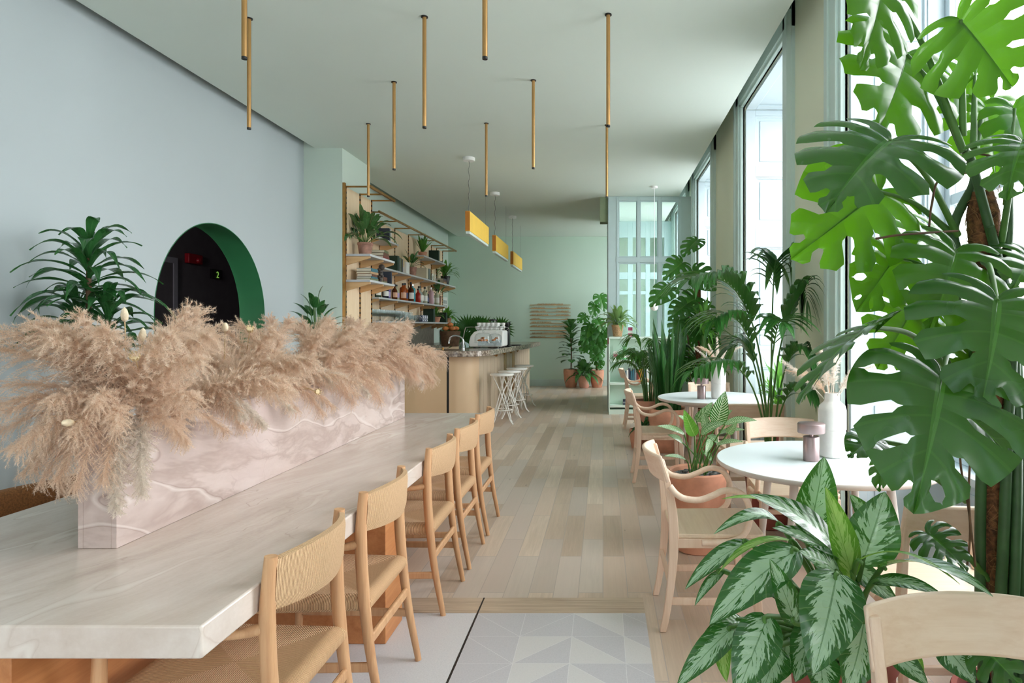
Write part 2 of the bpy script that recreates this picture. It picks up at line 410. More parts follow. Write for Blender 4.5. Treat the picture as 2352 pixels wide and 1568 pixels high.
def floor_wood():
    q = NT('oak_plank_floor'); o = q.obj(); x, y, z = q.sep(o)
    vec = q.comb(y, x, 0.0)
    def brick(c1, c2, mo):
        b = q.n('ShaderNodeTexBrick', {'offset': 0.37, 'offset_frequency': 2, 'squash': 1.0}, Scale=1.0)
        b.inputs['Brick Width'].default_value = 0.86; b.inputs['Row Height'].default_value = 0.13
        b.inputs['Mortar Size'].default_value = 0.0022; b.inputs['Mortar Smooth'].default_value = 0.1; b.inputs['Bias'].default_value = 0.0
        b.inputs['Color1'].default_value = c1; b.inputs['Color2'].default_value = c2; b.inputs['Mortar'].default_value = mo
        q.set(b.inputs['Vector'], vec); return b
    b = brick(RGB(188, 164, 144), RGB(226, 207, 189), RGB(70, 56, 48))
    tone = brick((0, 0, 0, 1), (1, 1, 1, 1), (0.5, 0.5, 0.5, 1))
    off = q.math('MULTIPLY', tone.outputs[0], 6.0)
    gv = q.comb(q.math('MULTIPLY', x, 26.0), q.math('ADD', q.math('MULTIPLY', y, 1.7), off), off)
    g1 = q.noise(gv, 1.3, 6, 0.65, 0.7)
    g2 = q.noise(q.comb(q.math('MULTIPLY', x, 120.0), q.math('MULTIPLY', y, 3.0), off), 1.0, 3, 0.6)
    gr = q.ramp(q.math('ADD', q.math('MULTIPLY', g1, 0.7), q.math('MULTIPLY', g2, 0.3)), [(0.3, (0.76, 0.73, 0.70, 1)), (0.62, (1.0, 0.995, 0.99, 1))])
    col = q.mix(1.0, b.outputs[0], gr, 'MULTIPLY')
    hue = q.n('ShaderNodeTexWhiteNoise', {'noise_dimensions': '1D'}); q.set(hue.inputs['W'], q.math('MULTIPLY', tone.outputs[0], 91.7))
    h1, h2, h3 = q.sep(hue.outputs['Color'])
    col = q.mix(q.math('MULTIPLY', q.math('GREATER_THAN', h1, 0.6), 0.5), col, RGB(206, 180, 162))
    col = q.mix(q.math('MULTIPLY', q.math('GREATER_THAN', h2, 0.7), 0.5), col, RGB(198, 188, 182))
    big = q.noise(o, 1.6, 3)
    col = q.mix(q.math('MULTIPLY', big, 0.2), col, RGB(176, 156, 136))
    kn = q.n('ShaderNodeTexVoronoi', None, Scale=1.0); q.set(kn.inputs['Vector'], q.comb(q.math('MULTIPLY', x, 5.0), q.math('MULTIPLY', y, 1.3), 0.0))
    col = q.mix(q.math('MULTIPLY', q.math('LESS_THAN', kn.outputs['Distance'], 0.04), 0.4), col, RGB(110, 90, 74))
    q.p(Base_Color=col, Roughness=q.math('ADD', q.math('MULTIPLY', g1, 0.2), 0.32))
    q.bump(q.math('SUBTRACT', g1, q.math('MULTIPLY', b.outputs['Fac'], 2.0)), 0.12, 0.002)
    return q.m
m_floor = floor_wood()

def terrazzo(name, tri):
    q = NT(name); o = q.obj(); x, y, z = q.sep(o)
    sp = q.n('ShaderNodeTexVoronoi', None, Scale=240.0); q.set(sp.inputs['Vector'], o)
    n1 = q.noise(o, 150.0, 2)
    base = q.mix(q.math('MULTIPLY', n1, 1.0), RGB(196, 194, 198), RGB(222, 220, 222))
    if tri:
        S = 0.235
        gx = q.math('DIVIDE', q.math('ADD', x, 0.61), S); gy = q.math('DIVIDE', q.math('SUBTRACT', y, 0.12), S)
        fx = q.math('FRACT', gx); fy = q.math('FRACT', gy)
        w = q.n('ShaderNodeTexWhiteNoise', {'noise_dimensions': '2D'}); q.set(w.inputs['Vector'], q.comb(q.math('FLOOR', gx), q.math('FLOOR', gy)))
        r1, r2, r3 = q.sep(w.outputs['Color'])
        fl = q.math('GREATER_THAN', r1, 0.5)
        fx2 = q.math('ABSOLUTE', q.math('SUBTRACT', fl, fx))
        d = q.math('SUBTRACT', q.math('ADD', fx2, fy), 1.0)
        up = q.math('GREATER_THAN', d, 0.0)
        k = q.math('GREATER_THAN', r2, 0.62)
        up2 = q.math('ABSOLUTE', q.math('SUBTRACT', up, q.math('GREATER_THAN', r3, 0.5)))
        base = q.mix(1.0, base, RGB(234, 232, 234), 'MULTIPLY')
        base = q.mix(q.math('MULTIPLY', q.math('MULTIPLY', up2, k), 0.5), base, RGB(218, 214, 210))
        edge = q.math('MINIMUM', q.math('MINIMUM', fx, q.math('SUBTRACT', 1.0, fx)), q.math('MINIMUM', fy, q.math('SUBTRACT', 1.0, fy)))
        edge = q.math('MINIMUM', edge, q.math('MULTIPLY', q.math('ABSOLUTE', d), 0.7))
        base = q.mix(q.math('MULTIPLY', q.math('LESS_THAN', edge, 0.006), 0.5), base, RGB(228, 226, 226))
    sc = q.n('ShaderNodeTexVoronoi', None, Scale=150.0); q.set(sc.inputs['Vector'], o)
    base = q.mix(q.math('MULTIPLY', q.math('LESS_THAN', sc.outputs['Distance'], 0.16), 0.35), base, RGB(150, 146, 152))
    q.p(Base_Color=base, Roughness=0.45)
    return q.m
m_terrazzo = terrazzo('terrazzo_plain', False)
m_terrazzo_t = terrazzo('terrazzo_triangles', True)

def papercord(name, seat):
    q = NT(name); u = q.uv(); x, y, _ = q.sep(u)
    if seat:
        ax = q.math('ABSOLUTE', q.math('SUBTRACT', x, 0.5)); ay = q.math('ABSOLUTE', q.math('SUBTRACT', y, 0.5))
        cfront = q.math('LESS_THAN', ay, ax)
        sco = q.math('MULTIPLY', q.math('MINIMUM', ax, ay), 84.0)
        tint = cfront
    else:
        sco = q.math('MULTIPLY', x, 110.0); tint = 0.0
    fr = q.math('FRACT', sco)
    h = q.math('SINE', q.math('MULTIPLY', fr, PI))
    nz = q.noise(q.obj(), 220.0, 2)
    base = q.ramp(q.math('ADD', q.math('MULTIPLY', h, 0.75), q.math('MULTIPLY', nz, 0.3)), [(0.12, RGB(122, 84, 54)), (0.45, RGB(206, 164, 122)), (0.95, RGB(230, 194, 154))])
    if seat: base = q.mix(q.math('MULTIPLY', tint, 0.35), base, RGB(200, 150, 104))
    q.p(Base_Color=base, Roughness=0.8)
    q.bump(q.math('ADD', h, q.math('MULTIPLY', nz, 0.5)), 0.7, 0.004)
    return q.m
m_cord_seat = papercord('paper_cord_seat', True)
m_cord_back = papercord('paper_cord_back', False)

def pampasmat(name, c1, c2):
    q = NT(name)
    x, y, _ = q.sep(q.uv())
    col = q.mix(q.rnd(), c1, c2)
    col = q.mix(q.math('MULTIPLY', y, 0.55), tuple(c * 0.85 for c in c1[:3]) + (1,), q.mix(y, col, RGB(246, 232, 220)))
    q.p(Base_Color=col, Roughness=0.9)
    q.b.inputs['Specular IOR Level'].default_value = 0.1
    tr = q.n('ShaderNodeBsdfTranslucent'); q.set(tr.inputs[0], col)
    mx = q.n('ShaderNodeMixShader', None, _0=0.5)
    q.t.links.new(q.b.outputs[0], mx.inputs[1]); q.t.links.new(tr.outputs[0], mx.inputs[2]); q.t.links.new(mx.outputs[0], q.out.inputs[0])
    return q.m
m_pampas = pampasmat('pampas_beige', RGB(242, 216, 192), RGB(250, 234, 214))
m_pampas_w = pampasmat('pampas_white', RGB(248, 240, 230), RGB(254, 250, 244))
m_drystem = plain('dry_stem', RGB(206, 180, 140), 0.8)
m_drypod = plain('dried_seed_head', RGB(226, 204, 164), 0.75, var=0.1, vs=40)
m_bunny = plain('bunny_tail', RGB(232, 216, 188), 0.95, var=0.08, vs=60, bump=0.4, bs=200)

G = dict(
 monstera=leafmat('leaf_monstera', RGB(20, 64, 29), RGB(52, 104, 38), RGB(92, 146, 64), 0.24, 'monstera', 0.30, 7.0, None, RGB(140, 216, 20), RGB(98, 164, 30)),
 monstera_far=leafmat('leaf_monstera_far', RGB(36, 92, 36), RGB(70, 128, 50), RGB(110, 156, 76), 0.3, 'monstera', 0.3, 7.0, None, RGB(110, 190, 50)),
 aglao=leafmat('leaf_silver_evergreen', RGB(34, 96, 34), RGB(110, 170, 70), RGB(170, 200, 130), 0.26, 'aglaonema', 0.22, 9.0, RGB(170, 200, 168), RGB(110, 180, 60)),
 aglao_green=leafmat('leaf_young_evergreen', RGB(104, 164, 52), RGB(140, 190, 80), RGB(190, 220, 130), 0.3, 'aglaonema', 0.35, 9.0, RGB(172, 206, 120), RGB(150, 210, 60)),
 cala=leafmat('leaf_striped', RGB(40, 116, 40), RGB(130, 190, 90), RGB(210, 232, 190), 0.28, 'calathea', 0.25, 11.0, RGB(222, 240, 206), RGB(140, 210, 70)),
 cala_new=leafmat('leaf_light_green', RGB(110, 178, 64), RGB(150, 205, 90), RGB(200, 230, 150), 0.3, 'plain', 0.35, 11.0, None, RGB(150, 215, 70)),
 palm=leafmat('leaf_palm', RGB(50, 108, 46), RGB(80, 130, 64), RGB(110, 150, 90), 0.32, 'plain', 0.28, 3.0, None, RGB(96, 160, 48)),
 palm2=leafmat('leaf_palm_light', RGB(70, 136, 52), RGB(104, 156, 70), RGB(140, 180, 100), 0.32, 'plain', 0.3, 3.0, None, RGB(120, 190, 60)),
 drac=leafmat('leaf_dracaena', RGB(44, 100, 50), RGB(60, 110, 60), RGB(90, 130, 80), 0.28, 'plain', 0.2, 4.0, None, RGB(70, 140, 50)),
 bright=leafmat('leaf_yucca', RGB(84, 150, 54), RGB(120, 180, 80), RGB(150, 200, 100), 0.3, 'plain', 0.35, 4.0, None, RGB(130, 200, 60)),
 snake=leafmat('leaf_snake_plant', RGB(50, 104, 48), RGB(60, 110, 60), RGB(110, 150, 80), 0.35, 'plain', 0.12, 16.0, None, RGB(80, 140, 50)),
 fig=leafmat('leaf_fiddle_fig', RGB(56, 112, 50), RGB(90, 130, 80), RGB(140, 170, 110), 0.28, 'plain', 0.2, 9.0, None, RGB(90, 150, 50)),
 pale=leafmat('leaf_pale', RGB(120, 160, 92), RGB(150, 180, 120), RGB(200, 216, 170), 0.35, 'plain', 0.3, 9.0, None, RGB(150, 200, 90)),
)
m_stemgreen = plain('green_stem', RGB(84, 128, 58), 0.5, var=0.15, vs=14)
m_stemdark = plain('dark_green_stem', RGB(58, 92, 50), 0.5, var=0.15, vs=14)
m_stembrown = plain('brown_stem', RGB(104, 76, 54), 0.8, var=0.2, vs=20)
m_coir = plain('coir', RGB(132, 88, 56), 0.95, var=0.35, vs=70, bump=0.9, bs=150)
# ------------------------------------------------------------------ room shell
WL, WR, YB, YF, ZC, ZU = -3.57, 1.45, 15.44, -6.0, 3.53, 3.98
mb = MB(); mb.box(-3.9, 2.3, YF, YB + 0.2, -0.12, 0.0); struct('floor', mb, m_floor)
mb = MB(); mb.box(-3.57, -0.616, -2.0, 3.18, 0.0, 0.006); struct('floor_tiles_plain', mb, m_terrazzo)
mb = MB(); mb.box(-0.606, 0.205, -2.0, 3.18, 0.0, 0.006); struct('floor_tiles_patterned', mb, m_terrazzo_t)
mb = MB(); mb.box(-0.615, -0.607, -2.0, 3.36, 0.0, 0.0065); struct('trim_1', mb, m_black)
# threshold plank across the end of the tiles
qf = NT('threshold_plank'); oo = qf.obj(); gx = qf.noise(qf.mapping(oo, (1.8, 30, 30)), 1.4, 5, 0.65, 0.6)
qf.p(Base_Color=qf.ramp(gx, [(0.3, RGB(164, 140, 120)), (0.7, RGB(206, 184, 160))]), Roughness=0.4)
mb = MB(); mb.box(-3.0, 0.205, 3.182, 3.36, 0.0, 0.006); struct('trim_2', mb, qf.m)

# ceiling: a lowered raft with an open shadow gap along both long walls, and the slab above it
mb = MB(); mb.box(-3.44, 1.245, YF, YB, ZC, ZC + 0.07)
struct('ceiling', mb, m_ceil)
mb = MB(); mb.box(-3.9, 2.3, YF - 0.2, YB + 0.2, ZU, ZU + 0.1); struct('ceiling_slab', mb, m_ceil)

# left wall with the arched doorway
AY, AZ, AR = 6.04, 1.5, 0.85
mb = MB(); T = 0.2
def wl_quad(y0, y1, z0, z1): mb.box(WL - T, WL, y0, y1, z0, z1)
wl_quad(YF, AY - AR, 0, ZU); wl_quad(AY + AR, 7.79, 0, ZU)
N = 40
for i in range(N):
    a0, a1 = PI - PI * i / N, PI - PI * (i + 1) / N
    p0 = (AY + AR * math.cos(a0), AZ + AR * math.sin(a0)); p1 = (AY + AR * math.cos(a1), AZ + AR * math.sin(a1))
    vs = [(x, p[0], z) for x in (WL - T, WL) for p, z in ((p0, p0[1]), (p1, p1[1]), (p1, ZU), (p0, ZU))]
    mb.add(vs, [(0, 1, 2, 3), (7, 6, 5, 4), (0, 4, 5, 1)])
struct('wall_left', mb, m_wall, smooth=0)
# deep green lining of the arch
mb = MB(); prof = [(AY - AR, 0.0)] + [(AY + AR * math.cos(PI - PI * i / 60), AZ + AR * math.sin(PI - PI * i / 60)) for i in range(61)] + [(AY + AR, 0.0)]
def inner(p, d):
    dy, dz = p[0] - AY, max(0.0, p[1] - AZ); l = math.hypot(dy, dz) or 1
    return (p[0] - dy / l * d, p[1] - dz / l * d)
vs = []; fs = []
for p in prof:
    ip = inner(p, 0.006)
    vs += [(WL + 0.002, ip[0], ip[1]), (WL - 0.26, ip[0], ip[1]), (WL - 0.26, p[0], p[1]), (WL + 0.002, p[0], p[1])]
for i in range(len(prof) - 1):
    for k in range(4):
        a, b = i * 4 + k, i * 4 + (k + 1) % 4
        fs.append((a, b, b + 4, a + 4))
mb.add(vs, fs); struct('trim_arch', mb, m_archgreen)
# dark corridor behind the arch
mb = MB()
mb.box(-6.1, -6.0, 3.6, 10.9, 0, 3.0); mb.box(-6.0, WL - T - 0.14, 3.5, 3.6, 0, 3.0); mb.box(-6.0, WL - T - 0.14, 10.8, 10.9, 0, 3.0); mb.box(-6.0, WL - T - 0.14, 3.6, 10.8, 2.9, 3.0)
mb.box(-6.0, WL - T - 0.001, 3.6, 10.8, -0.1, 0.001)
mb.box(WL - T - 0.02, WL - T - 0.001, 3.6, AY - AR - 0.01, 0, 2.9); mb.box(WL - T - 0.02, WL - T - 0.001, AY + AR + 0.01, 10.8, 0, 2.9)
struct('wall_corridor', mb, m_dark)
# corridor door with its frame (left of the view through the arch)
dx = -5.95
mb = MB(); mb.box(-6.0, dx, 8.0, 8.08, 0, 2.36); mb.box(-6.0, dx, 9.06, 9.14, 0, 2.36); mb.box(-6.0, dx, 8.08, 9.06, 2.28, 2.36)
dr = struct('door_1', mb, m_darkframe)
mb = MB(); mb.box(-5.995, -5.965, 8.08, 9.06, 0.01, 2.28); mb.build('door_leaf', m_dark, dr)
mb = MB(); mb.tube([(-5.965, 8.17, 1.0), (-5.92, 8.17, 1.0), (-5.92, 8.29, 1.0)], 0.01, 8); mb.build('door_handle', m_chrome, dr)

# column that steps out of the left wall, then the bar wall
mb = MB(); mb.box(-3.9, -3.11, 7.79, 8.72, 0, ZU); struct('wall_column', mb, m_col, smooth=0)
mb = MB(); mb.box(-3.9, -3.66, 8.721, YB + 0.2, 0, ZU); struct('wall_bar', mb, m_col, smooth=0)
mb = MB(); mb.box(-3.9, 2.3, YB, YB + 0.2, 0, ZU); struct('wall_back', mb, m_sage, smooth=0)
mb = MB(); mb.box(-3.66, 1.45, YB - 0.02, YB, 0, 0.155); struct('baseboard_back', mb, m_trim, bevel=0.004)
mb = MB(); mb.box(WL, WL + 0.018, YF, AY - AR - 0.02, 0, 0.15); struct('baseboard_left', mb, m_trim, bevel=0.004)
# wall behind the camera with an unseen tall window added for frontal fill
FW = [(-2.6, -1.2)]
mb = MB(); fe = [-3.9] + [e for q in FW for e in q] + [2.3]
for i in range(0, len(fe), 2): mb.box(fe[i], fe[i + 1], YF - 0.2, YF, 0, ZU)
for a, b in FW: mb.box(a, b, YF - 0.2, YF, 3.4, ZU); mb.box(a, b, YF - 0.2, YF, 0, 0.5)
struct('wall_front', mb, m_wall, smooth=0)
for i, (a, b) in enumerate(FW):
    m = MB(); m.box(a, a + 0.08, YF - 0.15, YF - 0.08, 0.5, 3.4); m.box(b - 0.08, b, YF - 0.15, YF - 0.08, 0.5, 3.4); m.box(a + 0.08, b - 0.08, YF - 0.15, YF - 0.08, 0.5, 0.58); m.box(a + 0.08, b - 0.08, YF - 0.15, YF - 0.08, 3.32, 3.4)
    m.box((a + b) / 2 - 0.03, (a + b) / 2 + 0.03, YF - 0.14, YF - 0.09, 0.58, 3.32)
    r = struct('window_%d' % (20 + i), m, m_shut)
    m = MB(); m.box(a + 0.08, b - 0.08, YF - 0.118, YF - 0.112, 0.58, 3.32); m.build('glass', m_glass, r)
    l = bpy.data.lights.new('window_portal', 'AREA'); l.shape = 'RECTANGLE'; l.size = b - a; l.size_y = 2.9; l.cycles.is_portal = True
    o = bpy.data.objects.new('window_portal', l); C.objects.link(o); o.location = ((a + b) / 2, YF - 0.22, 1.95); o.rotation_euler = (PI / 2, 0, 0)

# right wall: piers and heads around deep window bays
WT = 0.72
WINS = [(-5.3, -3.3), (-2.2, -0.1), (1.75, 3.91), (5.13, 6.755), (8.58, 10.1), (13.6, 15.1)]
LOBBY = (11.15, 13.05)
mb = MB(); ZH = 3.665
edges = [YF] + sorted(e for w in WINS + [LOBBY] for e in w) + [YB]
for i in range(0, len(edges), 2): mb.box(WR, WR + WT, edges[i], edges[i + 1], 0, ZU)
for a, b in WINS + [LOBBY]: mb.box(WR, WR + WT, a, b, ZH, ZU)
struct('wall_right', mb, m_pier, smooth=0)
for k, (a, b) in enumerate([(edges[i], edges[i + 1]) for i in range(2, len(edges) - 2, 2)]):
    mb = MB(); mb.box(WR - 0.02, WR, a + 0.18, b - 0.18, 0, 0.16)
    if b - a > 0.5: struct('baseboard_right', mb, m_trim, bevel=0.004)

def panel_leaf(axis, c0, c1, pos, d, zr):
    """panelled board: along X (axis 'x', standing in a plane of constant Y) with stiles, rails and sunk panels; d = direction it faces"""
    m = MB()
    def bx(a0, a1, z0, z1, t0, t1):
        lo, hi = sorted((pos + d * t0, pos + d * t1))
        m.box(a0, a1, lo, hi, z0, z1) if axis == 'x' else m.box(lo, hi, a0, a1, z0, z1)
    bx(c0, c1, zr[0][0] - 0.08, zr[-1][1] + 0.06, 0.0, 0.012)
    sw = 0.1
    bx(c0, c0 + sw, zr[0][0] - 0.08, zr[-1][1] + 0.06, 0.012, 0.034); bx(c1 - sw, c1, zr[0][0] - 0.08, zr[-1][1] + 0.06, 0.012, 0.034)
    zz = [zr[0][0] - 0.08] + [q for r in zr for q in r] + [zr[-1][1] + 0.06]
    for i in range(0, len(zz), 2): bx(c0 + sw, c1 - sw, zz[i], zz[i + 1], 0.012, 0.034)
    for z0, z1 in zr:   # moulding ring and raised field
        e = 0.018
        bx(c0 + sw, c1 - sw, z0, z0 + e, 0.012, 0.027); bx(c0 + sw, c1 - sw, z1 - e, z1, 0.012, 0.027)
        bx(c0 + sw, c0 + sw + e, z0 + e, z1 - e, 0.012, 0.027); bx(c1 - sw - e, c1 - sw, z0 + e, z1 - e, 0.012, 0.027)
        bx(c0 + sw + 0.05, c1 - sw - 0.05, z0 + 0.05, z1 - 0.05, 0.012, 0.02)
    return m
ZR = [(0.10, 0.98), (1.16, 2.22), (2.45, 2.94), (3.05, 3.57)]
def window(n, y0, y1, lobby=False):
    X0, X1 = WR + WT - 0.14, WR + WT - 0.07
    zs = 0.02 if lobby else 0.62
    m = MB()
    m.box(X0, X1, y0, y0 + 0.08, zs, ZH); m.box(X0, X1, y1 - 0.08, y1, zs, ZH); m.box(X0, X1, y0 + 0.08, y1 - 0.08, ZH - 0.09, ZH); m.box(X0, X1, y0 + 0.08, y1 - 0.08, zs, zs + 0.09)
    r = struct('door_2' if lobby else 'window_%d' % n, m, m_shut, bevel=0.004)
    m = MB(); w = y1 - y0
    for q in ([0.5] if not lobby else [0.33, 0.66]): m.box(X0 + 0.01, X1 - 0.01, y0 + w * q - 0.025, y0 + w * q + 0.025, zs + 0.09, ZH - 0.09)
    for q in (0.25, 0.5, 0.75):
        z = zs + (ZH - zs) * q; h = 0.03 if q == 0.5 else 0.014
        m.box(X0 + 0.012, X1 - 0.012, y0 + 0.08, y1 - 0.08, z - h, z + h)
    m.build('glazing_bar', m_shut, r)
    m = MB(); m.box(X0 + 0.032, X0 + 0.038, y0 + 0.08, y1 - 0.08, zs + 0.09, ZH - 0.09); m.build('glass', m_glass, r)
    if not lobby:
        m = panel_leaf('y', y0 + 0.01, y1 - 0.01, X1, -1, [(0.1, 0.5)]); m.box(X0 - 0.14, X1, y0, y1, 0.58, 0.62); m.build('apron_panel', m_shut, r, bevel=0.002)
    for pos, d, nm in ((y1, -1, 'shutter_panel'), (y0, 1, 'shutter_panel')):
        panel_leaf('x', WR + 0.02, X0 - 0.001, pos, d, ZR).build(nm, m_shut, r, bevel=0.003)
    m = MB(); m.box(WR + 0.02, X0, y0 + 0.035, y1 - 0.035, ZH - 0.012, ZH); e = 0.1
    m.box(WR + 0.02, WR + 0.02 + e, y0 + 0.035, y1 - 0.035, ZH - 0.034, ZH - 0.012); m.box(X0 - e, X0, y0 + 0.035, y1 - 0.035, ZH - 0.034, ZH - 0.012)
    m.box(WR + 0.02 + e, X0 - e, y0 + 0.035, y0 + 0.035 + e, ZH - 0.034, ZH - 0.012); m.box(WR + 0.02 + e, X0 - e, y1 - 0.035 - e, y1 - 0.035, ZH - 0.034, ZH - 0.012)
    m.build('soffit_panel', m_shut, r, bevel=0.003)
    # moulded casing on the room face
    cw = 0.2; m = MB()
    for t, a, b in ((0.03, 0.0, cw), (0.05, 0.03, cw - 0.03), (0.065, 0.13, cw - 0.005)):
        m.box(WR - t, WR + 0.02, y0 - b, y0 - a, 0, ZH + b); m.box(WR - t, WR + 0.02, y1 + a, y1 + b, 0, ZH + b); m.box(WR - t, WR + 0.02, y0 - b, y1 + b, ZH + a, ZH + b)
    m.build('casing', m_trim, r, bevel=0.006)
    return r
for i, (a, b) in enumerate(WINS): window(i + 1, a, b)
window(9, LOBBY[0], LOBBY[1], True)

# glazed lobby partition
PY, PX = 10.68, 0.083
def part_frame(y0, y1, cols, zs, low=0.0):
    m = MB(); xs = [PX] + [q for c in cols for q in c] + [WR]
    for i in range(0, len(xs), 2): m.box(xs[i], xs[i + 1], y0, y1, low, ZC)
    zz = [low] + [q for r in zs for q in r] + [ZC]
    for c in cols:
        for i in range(0, len(zz), 2):
            if zz[i + 1] > zz[i]: m.box(c[0], c[1], y0, y1, zz[i], zz[i + 1])
    return m
cols = [(0.256, 0.555), (0.605, 0.90), (0.954, 1.242)]
zs = [(1.19, 2.44), (2.54, 3.46)]
pt = struct('wall_partition', part_frame(PY, PY + 0.07, cols, zs), m_part, bevel=0.004)
m = MB()
for c in cols:   # glazing beads
    for z0, z1 in zs:
        e = 0.014
        for a in ((c[0], c[1], z0, z0 + e), (c[0], c[1], z1 - e, z1), (c[0], c[0] + e, z0 + e, z1 - e), (c[1] - e, c[1], z0 + e, z1 - e)):
            m.box(a[0], a[1], PY + 0.015, PY + 0.06, a[2], a[3])
m.box(PX + 0.13, WR - 0.16, PY - 0.012, PY, 2.455, 2.525)
m.box(PX + 0.14, PX + 0.15, PY - 0.008, PY, 1.24, 3.5); m.box(WR - 0.17, WR - 0.16, PY - 0.008, PY, 1.24, 3.5)
m.build('bead', m_part, pt)
for c in cols:
    for z0, z1 in zs:
        m = MB(); m.box(c[0], c[1], PY + 0.034, PY + 0.038, z0, z1); m.build('glass', m_pane, pt)
m = MB(); m.box(PX, PX + 0.06, PY + 0.07, 13.2, 0, ZC); struct('wall_lobby_side', m, m_part)
c2 = [(0.25, 0.50), (0.60, 0.86), (0.95, 1.24)]
p2 = struct('wall_lobby_back', part_frame(13.2, 13.27, c2, [(0.9, 2.05), (2.12, 2.36), (2.5, 3.2)]), m_part, bevel=0.004)
for c in c2:
    m = MB(); m.box(c[0], c[1], 13.233, 13.237, 0.9, 3.2); m.build('glass', m_pane, p2)
# small dark green bulkhead box at the ceiling beside the partition
m = MB(); m.box(-0.05, PX - 0.004, 10.72, 10.98, 3.12, ZC - 0.001)
m.box(-0.054, -0.05, 10.76, 10.94, 3.18, 3.3)
struct('trim_3', m, plain('paint_olive', RGB(128, 142, 112), 0.7))

# pavement and the pale street front outside the windows
m = MB(); m.box(2.3, 30, -30, 40, -0.32, -0.3); struct('street_pavement', m, plain('paving', RGB(206, 206, 204), 0.8, vs=1.0))

# ------------------------------------------------------------------ camera and light
cam = bpy.data.cameras.new('camera'); co = bpy.data.objects.new('camera', cam); C.objects.link(co)
co.location = (0, 0, CZ); co.rotation_euler = (PI / 2, 0, 0)
cam.sensor_fit = 'HORIZONTAL'; cam.sensor_width = 36.0; cam.lens = FPX / 2352 * 36.0
cam.shift_x = (1176 - CU) / 2352; cam.shift_y = -(784 - CV) / 2352
cam.clip_start = 0.05; cam.clip_end = 200
sc = bpy.context.scene; sc.camera = co
w = bpy.data.worlds.new('overcast_sky'); sc.world = w; w.use_nodes = True
bg = w.node_tree.nodes['Background']; bg.inputs[0].default_value = (0.98, 0.985, 1.0, 1); bg.inputs[1].default_value = 7.0
for (a, b) in WINS + [LOBBY]:
    l = bpy.data.lights.new('window_portal', 'AREA'); l.shape = 'RECTANGLE'; l.size = b - a; l.size_y = ZH - 0.5
    l.cycles.is_portal = True
    o = bpy.data.objects.new('window_portal', l); C.objects.link(o)
    o.location = (WR + WT + 0.02, (a + b) / 2, 0.5 + (ZH - 0.5) / 2); o.rotation_euler = (PI / 2, 0, PI / 2)
l = bpy.data.lights.new('corridor_fill', 'POINT'); l.energy = 45.0; l.shadow_soft_size = 0.12; l.color = (1.0, 0.93, 0.9)  # unseen fill light added to lift the dark corridor, no fixture
o = bpy.data.objects.new('corridor_fill', l); C.objects.link(o); o.location = (-4.6, 4.3, 2.7)
vs_ = sc.view_settings
sc.display_settings.display_device = 'sRGB'
vs_.view_transform = 'Standard'; vs_.look = 'None'; vs_.gamma = 1.0; vs_.use_curve_mapping = False; vs_.exposure = 0.84
cy = sc.cycles
cy.max_bounces = 10; cy.diffuse_bounces = 8; cy.glossy_bounces = 4; cy.transmission_bounces = 6; cy.transparent_max_bounces = 40
cy.caustics_reflective = False; cy.caustics_refractive = False; cy.use_denoising = True; cy.sample_clamp_indirect = 8.0
# ------------------------------------------------------------------ long marble table with its planter
t = thing('marble_dining_table', 'long cream marble slab table on oak trestles in the left foreground', 'table', (-1.466, 3.17, 0))
mb = MB(); mb.box(-2.06, -0.872, 1.419, 4.92, 0.677, 0.75); mb.build('table_top', m_marble, t, bevel=0.005)
mb = MB(); mb.box(-2.02, -0.955, 2.869, 3.11, 0.0065, 0.676); mb.build('trestle', m_oak_panel, t, bevel=0.003)
mb = MB(); mb.box(-2.02, -1.33, 4.45, 4.70, 0.001, 0.676); mb.build('trestle', m_oak_panel, t, bevel=0.003)
mb = MB(); mb.box(-1.60, -1.36, 1.50, 2.868, 0.35, 0.676); mb.build('beam', m_oak_panel, t, bevel=0.003)
mb = MB(); mb.box(-1.60, -1.36, 3.111, 4.449, 0.35, 0.676); mb.build('beam', m_oak_panel, t, bevel=0.003)

t = thing('marble_planter', 'tall narrow cream marble planter box standing on the long marble table', 'planter', (-1.481, 3.3, 0.7502))
X0, X1, Y0, Y1, Z0, Z1 = -1.538, -1.424, 1.912, 4.69, 0.7505, 1.11
mb = MB()
mb.box(X1 - 0.016, X1, Y0, Y1, Z0, Z1); mb.box(X0, X0 + 0.016, Y0, Y1, Z0, Z1)
mb.box(X0 + 0.016, X1 - 0.016, Y0, Y0 + 0.016, Z0, Z1); mb.box(X0 + 0.016, X1 - 0.016, Y1 - 0.016, Y1, Z0, Z1); mb.box(X0 + 0.016, X1 - 0.016, Y0 + 0.016, Y1 - 0.016, Z0, Z0 + 0.02)
mb.build('box', m_marble_v, t, bevel=0.0015)
mb = MB(); mb.box(X0 + 0.017, X1 - 0.017, Y0 + 0.017, Y1 - 0.017, Z1 - 0.09, Z1 - 0.03); mb.build('soil', m_soil, t)

